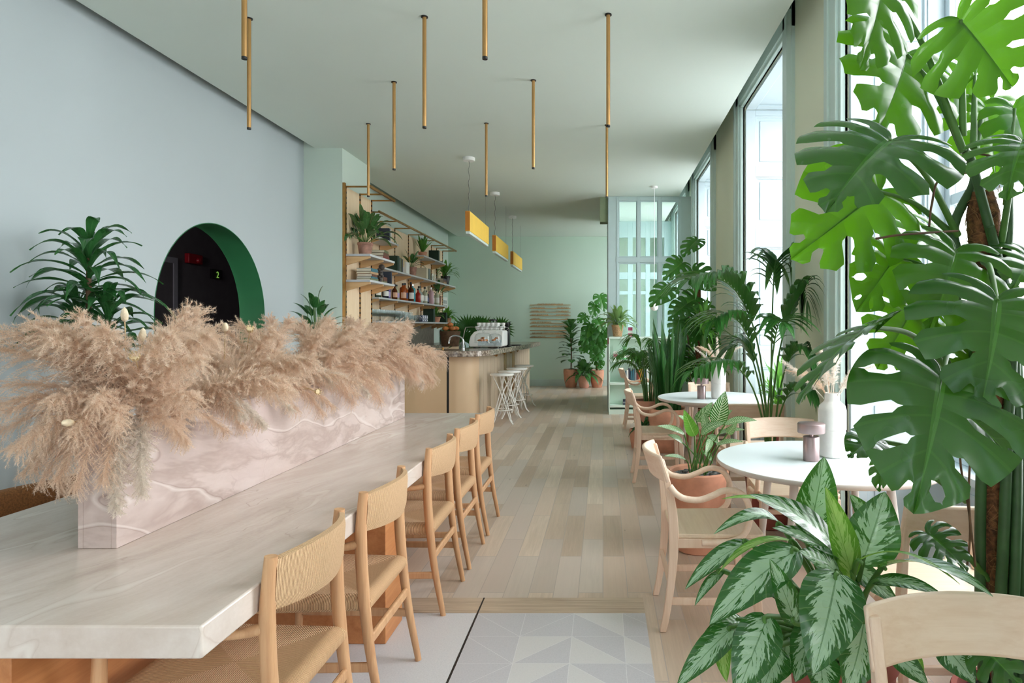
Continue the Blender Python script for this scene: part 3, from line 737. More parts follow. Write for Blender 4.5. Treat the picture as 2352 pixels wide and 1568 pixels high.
# curved upholstered bench behind the table (only the top of its back shows)
t = thing('curved_bench', 'curved brown upholstered bench back behind the left end of the marble table', 'bench', (-2.45, 2.4, 0))
path = cat_rom([(-2.13, 1.55, 0), (-2.235, 1.95, 0), (-2.225, 2.42, 0), (-2.16, 2.66, 0), (-2.105, 2.95, 0), (-2.10, 3.3, 0)], 8)
def sweepwall(pts, th, z0, z1):
    m = MB(); vs = []; fs = []; k = len(pts)
    for i, p in enumerate(pts):
        tg = (pts[min(i + 1, k - 1)] - pts[max(i - 1, 0)]).normalized(); nn = V((-tg.y, tg.x, 0))
        q = p + nn * th
        vs += [(p.x, p.y, z0), (p.x, p.y, z1), (q.x, q.y, z1), (q.x, q.y, z0)]
    for i in range(k - 1):
        for j in range(4): fs.append((i * 4 + j, i * 4 + (j + 1) % 4, i * 4 + 4 + (j + 1) % 4, i * 4 + 4 + j))
    fs += [(0, 3, 2, 1), ((k - 1) * 4, (k - 1) * 4 + 1, (k - 1) * 4 + 2, (k - 1) * 4 + 3)]
    m.add(vs, fs); return m
sweepwall(path, 0.07, 0.10, 0.785).build('backrest', m_brownfab, t, bevel=0.02, seg=3)
mb = MB(); mb.box(-2.85, -2.32, 1.7, 3.3, 0.30, 0.45); mb.build('seat', m_brownfab, t, bevel=0.03, seg=3)
mb = MB(); mb.box(-2.8, -2.35, 1.75, 3.25, 0.001, 0.30); mb.build('plinth', m_oak_panel, t)

# ------------------------------------------------------------------ paper cord dining chairs (local: +x = forward)
def taper(pts, rs, n=12, sub=6):
    c = cat_rom(pts, sub); k = len(c)
    rr = []
    for i in range(k):
        f = i / (k - 1) * (len(rs) - 1); a = int(min(f, len(rs) - 2)); rr.append(lerp(rs[a], rs[a + 1], f - a))
    m = MB(); m.tube(c, rr, n); return m
def make_cord_chair():
    t = thing('paper_cord_chair', '', 'chair')
    HW = 0.215
    for s in (-1, 1):
        y = s * HW
        taper([(-0.278, y * 1.02, 0.001), (-0.232, y * 1.01, 0.25), (-0.206, y, 0.48), (-0.198, y, 0.64), (-0.202, y, 0.74), (-0.208, y, 0.812)], [0.0125, 0.017, 0.021, 0.021, 0.018, 0.0165]).build('rear_leg', m_oak, t, 50)
        taper([(0.235, s * 0.235, 0.001), (0.225, s * 0.235, 0.25), (0.215, s * 0.235, 0.455), (0.21, s * 0.235, 0.615)], [0.0125, 0.017, 0.019, 0.015]).build('front_leg', m_oak, t, 50)
        taper([(-0.198, y, 0.632), (-0.12, s * 0.235, 0.622), (0.05, s * 0.25, 0.62), (0.21, s * 0.235, 0.613)], [0.017, 0.012, 0.012, 0.015]).build('arm', m_oak, t, 50)
        mb = MB(); mb.bar((-0.245, s * 0.219, 0.20), (0.228, s * 0.235, 0.20), 0.016, 0.034); mb.build('side_stretcher', m_oak, t, bevel=0.006)
    mb = MB(); mb.bar((-0.228, -0.215, 0.29), (-0.228, 0.215, 0.29), 0.018, 0.036); mb.build('rear_stretcher', m_oak, t, bevel=0.006)
    # seat: envelope weave over rounded rails, slightly dished
    def seat(u, v):
        y = (v - 0.5); hw = lerp(0.205, 0.235, u); x = lerp(-0.222, 0.235, u)
        d = max(abs(u - 0.5), abs(v - 0.5)) * 2
        z = 0.452 - 0.018 * (1 - d ** 3)
        e = sstep(0.93, 1.0, d)
        return V((x, y * 2 * hw, z - e * 0.012))
    mb = MB(); mb.grid(seat, 28, 28)
    n = 28; vs = mb.v
    rim = [i * (n + 1) for i in range(n + 1)] + [n * (n + 1) + j for j in range(1, n + 1)] + [i * (n + 1) + n for i in range(n - 1, -1, -1)] + [j for j in range(n - 1, 0, -1)]
    prev = rim
    for dz, off in ((0.016, 0.010), (0.036, 0.010), (0.05, -0.004)):
        b = len(mb.v); new = []
        for i, q in enumerate(rim):
            p = vs[q]; dr = V((p.x - 0.006, p.y, 0)); dr = V((1 if p.x > 0.2 else (-1 if p.x < -0.2 else 0), 1 if p.y > 0 else -1, 0)) if abs(abs(p.y) - lerp(0.205, 0.235, (p.x + 0.222) / 0.457)) < 1e-4 or True else dr
            sx = 1 if p.x > 0.2349 else (-1 if p.x < -0.2219 else 0); sy = (1 if p.y > 0 else -1) if abs(abs(p.y) - lerp(0.205, 0.235, (p.x + 0.222) / 0.457)) < 1e-4 else 0
            mb.v.append(p + V((sx * off, sy * off, -dz))); mb.uv[b + i] = mb.uv[q]; new.append(b + i)
        k = len(rim)
        for i in range(k): mb.f.append([prev[i], new[i], new[(i + 1) % k], prev[(i + 1) % k]]); mb.mi.append(0)
        prev = new
    mb.f.append(list(prev)); mb.mi.append(0)
    mb.build('seat', m_cord_seat, t, 50)
    # back: wrapped curved band between the posts
    def back(zc, nrm):
        pass
    mb = MB(); NU = 24
    prof = [(0.0, 0.672), (0.014, 0.674), (0.02, 0.70), (0.02, 0.775), (0.016, 0.802), (0.0, 0.806), (-0.004, 0.79), (-0.005, 0.69)]
    vs, fs, uvs = [], [], []
    for i in range(NU + 1):
        u = i / NU; y = lerp(-HW, HW, u); bow = 0.058 * (1 - (2 * u - 1) ** 2)
        for j, (d, z) in enumerate(prof):
            zz = z + (0.012 * (1 - (2 * u - 1) ** 2) if j in (3, 4, 5, 6) else -0.010 * (1 - (2 * u - 1) ** 2))
            vs.append((-0.202 - (zz - 0.66) * 0.06 - bow - d + 0.006, y, zz)); uvs.append((u, j / len(prof)))
    k = len(prof)
    for i in range(NU):
        for j in range(k): fs.append((i * k + j, i * k + (j + 1) % k, (i + 1) * k + (j + 1) % k, (i + 1) * k + j))
    fs.append(tuple(range(k))); fs.append(tuple(NU * k + j for j in range(k))[::-1])
    mb.add(vs, fs, uvs); mb.build('backrest', m_cord_back, t, 50)
    return t
ch0 = make_cord_chair()
cl = ['nearest paper cord chair at the marble table, cut off by the bottom of the photo',
      'second paper cord chair from the front, just before the oak trestle of the marble table',
      'third paper cord chair from the front, its rear foot beside the threshold plank',
      'fourth paper cord chair along the marble table, second from its far end',
      'farthest paper cord chair, at the far corner of the marble table']
for i, (y, r) in enumerate(((1.87, PI), (2.51, PI), (3.375, PI), (3.99, PI), (4.60, PI))):
    dst = (-1.049, y, 0.0065 if y < 3.2 else 0.0)
    if i == 0:
        ch0.matrix_basis = Matrix.Translation(V(dst)) @ Matrix.Rotation(r, 4, 'Z'); ch0['label'] = cl[0]; ch0['group'] = 'paper cord chairs along the marble table'
        o = ch0
    else:
        o = dup(ch0, dst, r, cl[i], 'paper cord chairs along the marble table')

# ------------------------------------------------------------------ bentwood armchairs (local: +x = forward)
def make_armchair():
    t = thing('bentwood_armchair', '', 'chair')
    HW = 0.205
    for s in (-1, 1):
        y = s * HW
        # rear post: straight above the seat, leaning back; sabre leg below
        prof = cat_rom([(-0.225, 0.001), (-0.205, 0.10), (-0.182, 0.28), (-0.175, 0.45), (-0.188, 0.6), (-0.213, 0.72), (-0.232, 0.792)], 5)
        m = MB(); vs = []; fs = []
        prof = [V((a[0], a[1], 0)) for a in [(q[0], q[1]) for q in prof]]
        k = len(prof)
        for i, p in enumerate(prof):
            wd = lerp(0.030, 0.044, sstep(0, 0.5, p.y)) if p.y < 0.5 else lerp(0.044, 0.026, sstep(0.5, 0.79, p.y))
            for a, b in ((-1, -1), (1, -1), (1, 1), (-1, 1)): vs.append((p.x + a * wd / 2, y + b * 0.0125, p.y))
        for i in range(k - 1):
            for j in range(4): fs.append((i * 4 + j, i * 4 + (j + 1) % 4, i * 4 + 4 + (j + 1) % 4, i * 4 + 4 + j))
        fs += [(3, 2, 1, 0), tuple((k - 1) * 4 + j for j in range(4))]
        m.add(vs, fs); m.build('rear_leg', m_beech, t, 40, bevel=0.004)
        m = MB(); m.bar((0.215, s * 0.215, 0.001), (0.195, s * 0.215, 0.415), 0.03, 0.036, (1, 0, 0)); m.build('front_leg', m_beech, t, bevel=0.005)
        m = MB(); m.bar((-0.155, s * HW, 0.408), (0.205, s * 0.215, 0.408), 0.022, 0.045); m.build('side_rail', m_beech, t, bevel=0.004)
        m = MB(); m.bar((-0.185, s * HW, 0.14), (0.2, s * 0.215, 0.14), 0.02, 0.032); m.build('side_stretcher', m_beech, t, bevel=0.004)
        ya = s * 0.232
        pts = [(-0.195, s * 0.222, 0.672), (-0.165, ya, 0.638), (-0.125, ya, 0.617), (-0.06, ya, 0.612), (0.0, ya, 0.632), (0.045, ya, 0.652), (0.095, ya, 0.654), (0.14, ya, 0.63), (0.165, ya, 0.58), (0.168, ya, 0.52), (0.148, ya, 0.462), (0.10, ya, 0.428), (0.03, ya, 0.418), (-0.05, ya, 0.416)]
        m = MB(); m.tube(cat_rom(pts, 7), 0.0145, 12); m.build('arm', m_beech_y, t, 60)
    m = MB(); m.bar((-0.195, -HW, 0.23), (-0.195, HW, 0.23), 0.018, 0.03); m.build('rear_stretcher', m_beech_y, t, bevel=0.004)
    m = MB(); m.bar((0.203, -0.205, 0.405), (0.203, 0.205, 0.405), 0.02, 0.045); m.build('front_rail', m_beech_y, t, bevel=0.004)
    # seat: thin rounded panel
    m = MB(); pl = []
    for (cx, cy_, a) in ((0.205, 0.19, 0), (-0.145, 0.178, 90), (-0.145, -0.178, 180), (0.205, -0.19, 270)):
        for i in range(7):
            q = math.radians(a + 15 * i); pl.append((cx + 0.035 * math.cos(q), cy_ + 0.035 * math.sin(q)))
    m.prism(pl, 0.431, 0.450); m.build('seat', m_beech_x, t, 30, bevel=0.004)
    # crest rail: bowed panel
    m = MB(); NU = 20; vs, fs = [], []
    for i in range(NU + 1):
        u = i / NU; y = lerp(-0.222, 0.222, u); bow = 0.062 * (1 - (2 * u - 1) ** 2)
        for d, z in ((0.0, 0.684), (0.0, 0.806), (0.02, 0.812), (0.02, 0.690)):
            zz = z + 0.006 * (1 - (2 * u - 1) ** 2)
            vs.append((-0.196 - (z - 0.68) * 0.32 - bow + d - 0.012, y, zz))
    for i in range(NU):
        for j in range(4): fs.append((i * 4 + j, i * 4 + (j + 1) % 4, i * 4 + 4 + (j + 1) % 4, i * 4 + 4 + j))
    fs += [(3, 2, 1, 0), tuple(NU * 4 + j for j in range(4))]
    m.add(vs, fs); m.build('backrest', m_beech_y, t, 40, bevel=0.006)
    return t
ac0 = make_armchair()
G_AC = 'bentwood armchairs around the round tables'
AC = [((0.50, 3.205, 0), 0.0, 'bentwood armchair left of the nearest round table, its whole back and arm loop in view'),
      ((0.50, 6.06, 0), 0.0, 'bentwood armchair left of the farther round table, beside the striped-leaf plant'),
      ((0.52, 9.15, 0), 0.0, 'bentwood armchair half hidden by palms in front of the mint bookcase'),
      ((1.125, 3.93, 0), -PI / 2, 'bentwood armchair on the far side of the nearest round table, backrest behind the metal lamp'),
      ((1.12, 6.68, 0), -PI / 2, 'bentwood armchair on the far side of the farther round table, by the white vase'),
      ((1.17, 5.22, 0), PI / 2, 'bentwood armchair on the near side of the farther round table, under its edge'),
      ((1.23, 2.42, 0), PI / 2, 'bentwood armchair tucked under the nearest round table behind the big monstera leaf'),
      ((0.775, 1.145, 0), -PI / 2, 'armless bentwood chair at the bottom right corner, its pale backrest cropped by the photo')]
for i, (p, r, lb) in enumerate(AC):
    if i == 0:
        ac0.matrix_basis = Matrix.Translation(V(p)) @ Matrix.Rotation(r, 4, 'Z'); ac0['label'] = lb; ac0['group'] = G_AC
    else:
        q_ = dup(ac0, p, r, lb, G_AC)
        if i == 7:      # this one is the armless side chair of the same set
            for c_ in list(q_.children):
                if c_.name.split('.')[0] == 'arm': bpy.data.objects.remove(c_)
            q_.name = 'bentwood_side_chair'

# ------------------------------------------------------------------ round tables
def make_round(r, z):
    t = thing('round_table', '', 'table')
    m = MB(); m.lathe([(r - 0.03, z - 0.028), (r - 0.008, z - 0.024), (r, z - 0.014), (r, z - 0.004), (r - 0.004, z)], 96)
    m.build('table_top', [m_tabletop_edge], t, 50)
    m = MB(); m.lathe([(r - 0.004, z), (0.0001, z + 0.0004)], 96); m.lathe([(0.0001, z - 0.028), (r - 0.03, z - 0.028)], 96); m.build('table_surface', m_tabletop, t, 50)
    for k in range(4):
        a = PI / 4 + k * PI / 2
        m = MB(); m.tube([(math.cos(a) * (r - 0.13), math.sin(a) * (r - 0.13), 0.001), (math.cos(a) * (r - 0.22), math.sin(a) * (r - 0.22), z - 0.028)], [0.014, 0.02], 16)
        m.build('leg', m_tabletop_edge, t, 50)
    m = MB(); m.lathe([(r - 0.18, z - 0.06), (r - 0.18, z - 0.0285), (r - 0.16, z - 0.0285), (r - 0.16, z - 0.06), (r - 0.18, z - 0.06)], 64); m.build('apron', m_tabletop_edge, t, 50)
    return t
TZ = 0.76
rt = make_round(0.52, TZ)
rt.matrix_basis = Matrix.Translation(V((1.075, 3.15, 0))); rt['label'] = 'nearest white round table, carrying the large vase and metal lamp'; rt['group'] = 'white round tables'
dup(rt, (1.02, 5.95, 0), 0.04, 'farther white round table beyond the striped-leaf plant', 'white round tables')

# ------------------------------------------------------------------ brass ceiling tubes
rods = [((-1.829, 3.33), 'brass ceiling tube at top left of the photo, its upper end cropped'),
        ((-0.602, 3.33), 'brass ceiling tube at top centre of the photo, its upper end cropped'),
        ((-2.446, 4.513), 'leftmost brass ceiling tube, hanging close to the left wall in the front area'),
        ((-1.227, 4.487), 'long brass ceiling tube right of the two leftmost ones, nearest row fully in view'),
        ((0.0356, 4.456), 'brass ceiling tube on the right, hanging before the window piers'),
        ((-1.819, 5.685), 'brass ceiling tube in the third row, left of the bar pendants'),
        ((-0.602, 5.645), 'brass ceiling tube in the third row, right of the yellow pendants'),
        ((-2.464, 6.856), 'brass ceiling tube in front of the bar shelving top rail'),
        ((-1.222, 6.841), 'brass ceiling tube just right of the nearest yellow pendant'),
        ((0.041, 6.90), 'farthest right brass ceiling tube, directly below another, beside the glazed partition')]
r0 = None
for (x, y), lb in rods:
    if r0 is None:
        r0 = thing('ceiling_tube', lb, 'pendant', (0, 0, ZC), 0, 'brass tubes hanging from the ceiling')
        m = MB(); m.lathe([(0.0135, -0.765), (0.0135, -0.006)], 20); m.build('tube', m_brassrod, r0, 50, world=False)
        m = MB(); m.lathe([(0.024, -0.007), (0.024, 0.0)], 20); m.build('ceiling_cap', m_black, r0, 50, world=False)
        m = MB(); m.lathe([(0.0137, -0.768), (0.0137, -0.755)], 20); m.build('end_ring', m_black, r0, 50, world=False)
        r0.matrix_basis = Matrix.Translation(V((x, y, ZC)))
    else: dup(r0, (x, y, ZC), 0, lb, 'brass tubes hanging from the ceiling')

# ------------------------------------------------------------------ yellow slab pendants
pend = [(-1.69, 8.15, 9.50, 'nearest and largest yellow slab pendant above the bar counter'),
        (-1.717, 10.30, 11.65, 'middle one of the three yellow slab pendants above the bar'),
        (-1.745, 12.50, 13.88, 'farthest and smallest yellow slab pendant above the bar')]
for i, (x, y0, y1, lb) in enumerate(pend):
    t = thing('slab_pendant', lb, 'pendant', (x, y0, ZC), 0, 'yellow slab pendants over the bar')
    m = MB(); m.box(x - 0.03, x + 0.03, y0, y1, 2.595, 2.845); m.build('shade', m_yellow, t, bevel=0.006)
    m = MB(); m.box(x - 0.0285, x + 0.0285, y0 - 0.003, y0 - 0.0005, 2.60, 2.84); m.build('end_panel', m_orange, t)
    m = MB(); m.box(x - 0.026, x + 0.026, y0 + 0.01, y1 - 0.01, 2.56, 2.5945); m.build('diffuser', m_diffuser, t, bevel=0.006)
    m = MB(); m.lathe([(0.07, ZC - 0.045), (0.075, ZC - 0.04), (0.075, ZC - 0.0005)], 32, (x, y0 + 0.08, 0)); m.build('canopy', m_white, t, 40)
    m = MB(); cp = [(x, y0 + 0.08, ZC - 0.045)] + [(x + 0.006 * math.sin(k * 2.1), y0 + 0.08 + 0.006 * math.cos(k * 1.7), lerp(ZC - 0.05, 2.85, k / 12)) for k in range(1, 12)] + [(x, y0 + 0.08, 2.843)]
    m.tube(cat_rom(cp, 3), 0.0035, 6); m.build('cord', plain('grey_flex', RGB(96, 100, 98), 0.7) if i == 0 else bpy.data.materials['grey_flex'], t)
    m = MB(); m.tube([(x, y1 - 0.1, 2.843), (x, y1 - 0.1, ZC)], 0.0015, 6); m.build('wire', bpy.data.materials['grey_flex'], t)
t = thing('globe_pendant', 'small white glass globe hanging on a thin cord before the partition', 'pendant', (0.78, 9.92, ZC))
m = MB(); m.lathe([(0.045, ZC - 0.03), (0.05, ZC - 0.025), (0.05, ZC - 0.0005)], 24, (0.78, 9.92, 0)); m.build('canopy', m_white, t)
m = MB(); m.tube([(0.78, 9.92, ZC - 0.03), (0.78, 9.92, 1.79)], 0.004, 8); m.build('cord', m_white, t)
m = MB(); m.lathe([(0.018, 1.74), (0.018, 1.80)], 16, (0.78, 9.92, 0)); m.build('cap', m_lampmetal, t)
m = MB(); m.sphere((0.78, 9.92, 1.70), 0.06, 28, 18); m.build('globe', plain('opal_glass', RGB(246, 244, 240), 0.25, var=0), t, 180)

# ------------------------------------------------------------------ bar stools
def make_stool():
    t = thing('wire_bar_stool', '', 'stool')
    m = MB(); m.lathe([(0.165, 0.694), (0.172, 0.70), (0.172, 0.716), (0.165, 0.722)], 40); m.build('seat', m_stoolwhite, t, 50)
    for k in range(4):
        a = PI / 4 + k * PI / 2
        m = MB()
        for off in (-0.16, 0.16):
            c, s = math.cos(a), math.sin(a); tx, ty = -s, c
            r0_, r1 = 0.115, -0.13
            pts = [(c * r0_ + tx * off * 0.45, s * r0_ + ty * off * 0.45, 0.695), (c * 0.0 + tx * off * 0.2, s * 0.0 + ty * off * 0.2, 0.46), (c * -0.13 + tx * off * 0.12, s * -0.13 + ty * off * 0.12, 0.16), (c * -0.165 + tx * off * 0.06, s * -0.165 + ty * off * 0.06, 0.06), (c * -0.215 + tx * off * 0.03, s * -0.215 + ty * off * 0.03, 0.006)]
            m.tube(cat_rom(pts, 6), 0.0078, 8)
        m.build('leg', m_stoolwhite, t, 60)
    m = MB(); m.tube([(0.142 * math.cos(2 * PI * k / 36), 0.142 * math.sin(2 * PI * k / 36), 0.205) for k in range(36)], 0.0075, 8, closed=True); m.build('foot_ring', m_stoolwhite, t, 60)
    return t
st0 = make_stool()
for i, (x, y, lb) in enumerate(((-1.458, 9.42, 'white wire bar stool nearest the camera at the bar'), (-1.44, 10.05, 'second white wire bar stool along the bar'),
                                (-1.417, 10.75, 'third white wire bar stool along the bar'), (-1.392, 11.5, 'farthest white wire bar stool at the end of the bar'))):
    if i == 0:
        st0.matrix_basis = Matrix.Translation(V((x, y, 0))) @ Matrix.Rotation(0.2, 4, 'Z'); st0['label'] = lb; st0['group'] = 'white wire bar stools'
    else: dup(st0, (x, y, 0), 0.2 + 0.15 * i, lb, 'white wire bar stools')
# ------------------------------------------------------------------ bar counter
def text_mesh(name, body, size, ext, align, mat, M, parent):
    cu = bpy.data.curves.new(name, 'FONT'); cu.body = body; cu.size = size; cu.extrude = ext; cu.align_x = align
    tmp = bpy.data.objects.new(name + '_tmp', cu); C.objects.link(tmp)
    bpy.context.view_layer.update()
    me = bpy.data.meshes.new_from_object(tmp.evaluated_get(bpy.context.evaluated_depsgraph_get()))
    bpy.data.objects.remove(tmp); bpy.data.curves.remove(cu)
    m = MB(); m.add([M @ q.co for q in me.vertices], [tuple(p.vertices) for p in me.polygons]); bpy.data.meshes.remove(me)
    return m.build(name, mat, parent, smooth=0)
top_edge = [(-3.02, 8.80, 0), (-2.3, 8.80, 0), (-2.02, 8.80, 0), (-1.84, 8.84, 0), (-1.70, 8.95, 0), (-1.60, 9.2, 0), (-1.56, 9.76, 0), (-1.50, 10.8, 0), (-1.40, 12.2, 0), (-1.37, 13.4, 0), (-1.37, 14.3, 0)]
te = [top_edge[0], top_edge[1]] and [V(top_edge[0])] + cat_rom(top_edge[1:], 6)
poly = [(p.x, p.y) for p in te] + [(-2.15, 14.3), (-2.15, 9.65), (-3.02, 9.65)]
t = thing('bar_counter', 'bronze panelled bar counter with a brown granite top and rounded corner', 'counter', (-2.2, 10, 0))
m = MB(); m.prism(poly, 0.99, 1.07); m.build('worktop', m_granite, t, 30, bevel=0.006)
base = [V((-3.0, 8.97, 0)), V((-2.15, 8.97, 0))]
def strip(pts, z0, z1, th=0.03):
    mm = MB(); vs = []; fs = []; k = len(pts)
    for i, p in enumerate(pts):
        tg = (pts[min(i + 1, k - 1)] - pts[max(i - 1, 0)]).normalized(); nn = V((-tg.y, tg.x, 0)) * th
        q = p + nn; vs += [(p.x, p.y, z0), (p.x, p.y, z1), (q.x, q.y, z1), (q.x, q.y, z0)]
    for i in range(k - 1):
        for j in range(4): fs.append((i * 4 + j, i * 4 + (j + 1) % 4, i * 4 + 4 + (j + 1) % 4, i * 4 + 4 + j))
    fs += [(0, 3, 2, 1), ((k - 1) * 4, (k - 1) * 4 + 1, (k - 1) * 4 + 2, (k - 1) * 4 + 3)]
    mm.add(vs, fs); return mm
strip(base, 0.002, 0.989).build('front_panel', m_bronze, t)
strip([V((-2.15, 8.985, 0)), V((-2.115, 8.985, 0))], 0.002, 0.989).build('shadow_slot', m_black, t)
arc = cat_rom([(-2.115, 8.97, 0), (-2.0, 8.985, 0), (-1.88, 9.06, 0), (-1.81, 9.2, 0), (-1.786, 9.42, 0)], 8)
strip(arc, 0.002, 0.989).build('curved_panel', m_bronze, t)
a, b = V((-1.786, 9.425, 0)), V((-1.60, 14.25, 0)); NP = 18
for i in range(NP):
    p = a.lerp(b, i / NP); q = a.lerp(b, (i + 1) / NP - 0.0025)
    brass = i in (7, 10)
    strip([p, q], 0.002, 0.989, 0.025).build('plank_panel', m_brass if brass else m_bronze_dk, t)
m = MB(); m.prism([(-3.0, 9.01), (-2.15, 9.01), (-1.85, 9.3), (-1.84, 9.43), (-1.66, 14.2), (-2.1, 14.2), (-2.1, 9.6), (-3.0, 9.6)], 0.002, 0.985); m.build('carcass', m_bronze_dk, t)
def hook(x, y, dx, dy):
    m = MB(); d = V((dx, dy, 0)).normalized(); o_ = V((x, y, 0.955))
    m.tube([o_, o_ + d * 0.05], 0.006, 8); s_ = V((-d.y, d.x, 0))
    for k in (-1, 1): m.tube(cat_rom([o_ + d * 0.03, o_ + d * 0.045 + s_ * 0.03 * k + V((0, 0, -0.02)), o_ + d * 0.05 + s_ * 0.055 * k + V((0, 0, 0.012))], 5), 0.005, 8)
    m.sphere(o_ + d * 0.055, 0.012, 10, 8)
    return m
for k, (x, y, dx, dy) in enumerate(((-2.24, 8.969, 0, -1), (-1.72, 10.2, 1, -0.04), (-1.70, 10.9, 1, -0.04), (-1.675, 11.5, 1, -0.04), (-1.65, 12.2, 1, -0.04))):
    hook(x + 0.01 * (k > 0), y, dx, dy).build('coat_hook', m_brass, t)

# back counter with granite splash and a pale cabinet at its end
t = thing('back_counter', 'back bar counter with brown granite top under the shelving', 'counter', (-3.45, 11.5, 0))
m = MB(); m.box(-3.65, -3.17, 9.75, 14.55, 0.99, 1.05); m.build('worktop', m_granite, t, bevel=0.004)
m = MB(); m.box(-3.6, -3.2, 9.8, 14.5, 0.002, 0.989); m.build('base_cabinet', m_bronze, t)
m = MB(); m.box(-3.655, -3.625, 9.75, 14.0, 1.051, 1.405); m.build('splashback', m_granite_v, t)
t = thing('white_cabinet', 'pale blue white equipment cabinet at the far end of the back bar', 'cabinet', (-3.4, 14.9, 0))
m = MB(); m.box(-3.62, -3.12, 14.62, 15.3, 0.002, 1.345); m.build('body', m_part, t, bevel=0.01)
m = MB(); m.box(-3.118, -3.10, 14.66, 15.26, 1.06, 1.32); m.build('door', m_shut, t, bevel=0.005)
m = MB(); m.box(-3.45, -3.2, 14.60, 14.618, 1.18, 1.31); m.build('control_panel', m_black, t)

# ------------------------------------------------------------------ shelving on the bar wall
t = thing('bar_shelving', 'plywood wall shelving with brass uprights, grey shelves and plywood brackets behind the bar', 'shelf', (-3.5, 11, 1.4))
P1X, P2X = -3.10, -3.63
m = MB(); m.box(P1X - 0.009, P1X, 7.83, 8.75, 0.5, 3.085); m.build('back_panel', m_ply, t)
m = MB(); m.box(P2X - 0.02, P2X, 8.75, 14.78, 1.41, 3.10); m.build('back_panel', m_ply, t)
m = MB(); m.box(P1X - 0.009, P1X + 0.02, 7.792, 7.828, 0.5, 3.12); m.build('end_post', m_brass, t)
ups1 = [7.86, 8.32, 8.735]; ups2 = [10.62, 11.37, 12.17, 13.0, 13.79, 14.22, 14.76]
qs = NT('slotted_brass'); z_ = qs.sep(qs.obj())[2]
sl = qs.math('LESS_THAN', qs.math('FRACT', qs.math('MULTIPLY', z_, 16.0)), 0.4)
qs.p(Base_Color=qs.mix(sl, RGB(164, 122, 70), RGB(52, 38, 26)), Metallic=0.6, Roughness=0.4)
for y in ups1:
    m = MB(); m.box(P1X, P1X + 0.012, y - 0.011, y + 0.011, 0.5, 3.095); m.build('upright', qs.m, t)
for y in ups2:
    m = MB(); m.box(P2X, P2X + 0.012, y - 0.011, y + 0.011, 1.41, 3.115); m.build('upright', qs.m, t)
for y in ups1:
    m = MB(); m.tube([(P1X, y, 3.085), (P1X + 0.30, y, 3.085)], 0.011, 8); m.build('rung', m_brass, t)
for y in [9.75] + ups2:
    m = MB(); m.tube([(P2X, y, 3.11), (P2X + 0.30, y, 3.11)], 0.010, 8); m.build('rung', m_brass, t)
m = MB(); m.box(P1X + 0.29, P1X + 0.315, 7.83, 8.76, 3.07, 3.10); m.build('rail', m_brass, t)
m = MB(); m.box(P2X + 0.29, P2X + 0.315, 9.7, 14.8, 3.095, 3.125); m.build('rail', m_brass, t)
SH = {}
def shelf(key, x0, x1, y0, y1, z, ys):
    m = MB(); m.box(x0 + 0.013, x1, y0, y1, z - 0.028, z); m.build('shelf', m_greyshelf, t, bevel=0.003)
    SH[key] = (x0, x1, y0, y1, z)
    for y in ys:
        m = MB(); vs = [(xx, yy, zz) for yy in (y - 0.012, y + 0.012) for xx, zz in ((x0 + 0.013, z - 0.029), (x1 - 0.012, z - 0.029), (x1 - 0.012, z - 0.05), (x0 + 0.013, z - 0.135))]
        m.add(vs, [(0, 1, 2, 3), (7, 6, 5, 4), (0, 4, 5, 1), (1, 5, 6, 2), (2, 6, 7, 3), (3, 7, 4, 0)]); m.build('bracket', m_ply_edge, t)
shelf('a1', P1X, -2.79, 7.83, 8.755, 2.274, ups1)
shelf('a2', P1X, -2.79, 7.83, 8.755, 1.965, ups1)
shelf('b1', P2X, -3.33, 9.70, 10.65, 2.742, [9.75, 10.6])
shelf('b2', P2X, -3.33, 12.15, 13.84, 2.734, [12.17, 13.0, 13.79])
shelf('c', P2X, -3.33, 9.70, 14.78, 2.306, [9.75] + ups2)
shelf('d', P2X, -3.33, 9.70, 13.84, 1.843, [9.75] + ups2[:5])
shelf('e', P2X, -3.33, 9.70, 14.78, 1.489, [9.75] + ups2)

# ---- things on the shelves
RB = random.Random(5)
def book_mat(n, c): return plain('book_cover_' + n, c, 0.6, var=0.05)
m_pages = plain('book_pages', RGB(226, 216, 196), 0.9)
BC = dict(teal=book_mat('teal', RGB(58, 108, 122)), brown=book_mat('brown', RGB(104, 66, 50)), red=book_mat('red', RGB(122, 54, 48)), olive=book_mat('olive', RGB(110, 116, 84)), tan=book_mat('tan', RGB(176, 144, 108)), navy=book_mat('navy', RGB(50, 58, 74)), green=m_dkgreen, grey=book_mat('grey', RGB(132, 140, 140)), cream=book_mat('cream', RGB(222, 210, 186)), yellow=book_mat('yellow', RGB(224, 186, 60)), orange=book_mat('orange', RGB(206, 110, 60)), blue=book_mat('blue', RGB(60, 110, 160)), white=book_mat('white', RGB(234, 232, 226)), pink=book_mat('pink', RGB(216, 90, 140)))
def book(c, o, w, d, h, label, group=None, lie=False, rz=0.0):
    """w = thickness, d = depth, h = height; o = base centre; standing, spine to +x"""
    r = thing('book', label, 'book', o, rz, group)
    def bx(x0, x1, y0, y1, z0, z1):
        mm = MB()
        if lie: mm.box(x0, x1, -z1 + h / 2, -z0 + h / 2, y0 + w / 2, y1 + w / 2)   # lay down: thickness vertical, height along y
        else: mm.box(x0, x1, y0, y1, z0, z1)
        return mm
    e = min(0.004, w * 0.2)
    mm = bx(-d / 2, d / 2, -w / 2, -w / 2 + e, 0, h); m2 = bx(-d / 2, d / 2, w / 2 - e, w / 2, 0, h); m3 = bx(d / 2 - e, d / 2, -w / 2 + e, w / 2 - e, 0, h)
    for q in (m2, m3): mm.add(q.v, q.f)
    mm.build('cover', BC[c], r, world=False)
    bx(-d / 2 + 0.006, d / 2 - e, -w / 2 + e, w / 2 - e, 0.003, h - 0.003).build('pages', m_pages, r, world=False)
    return r
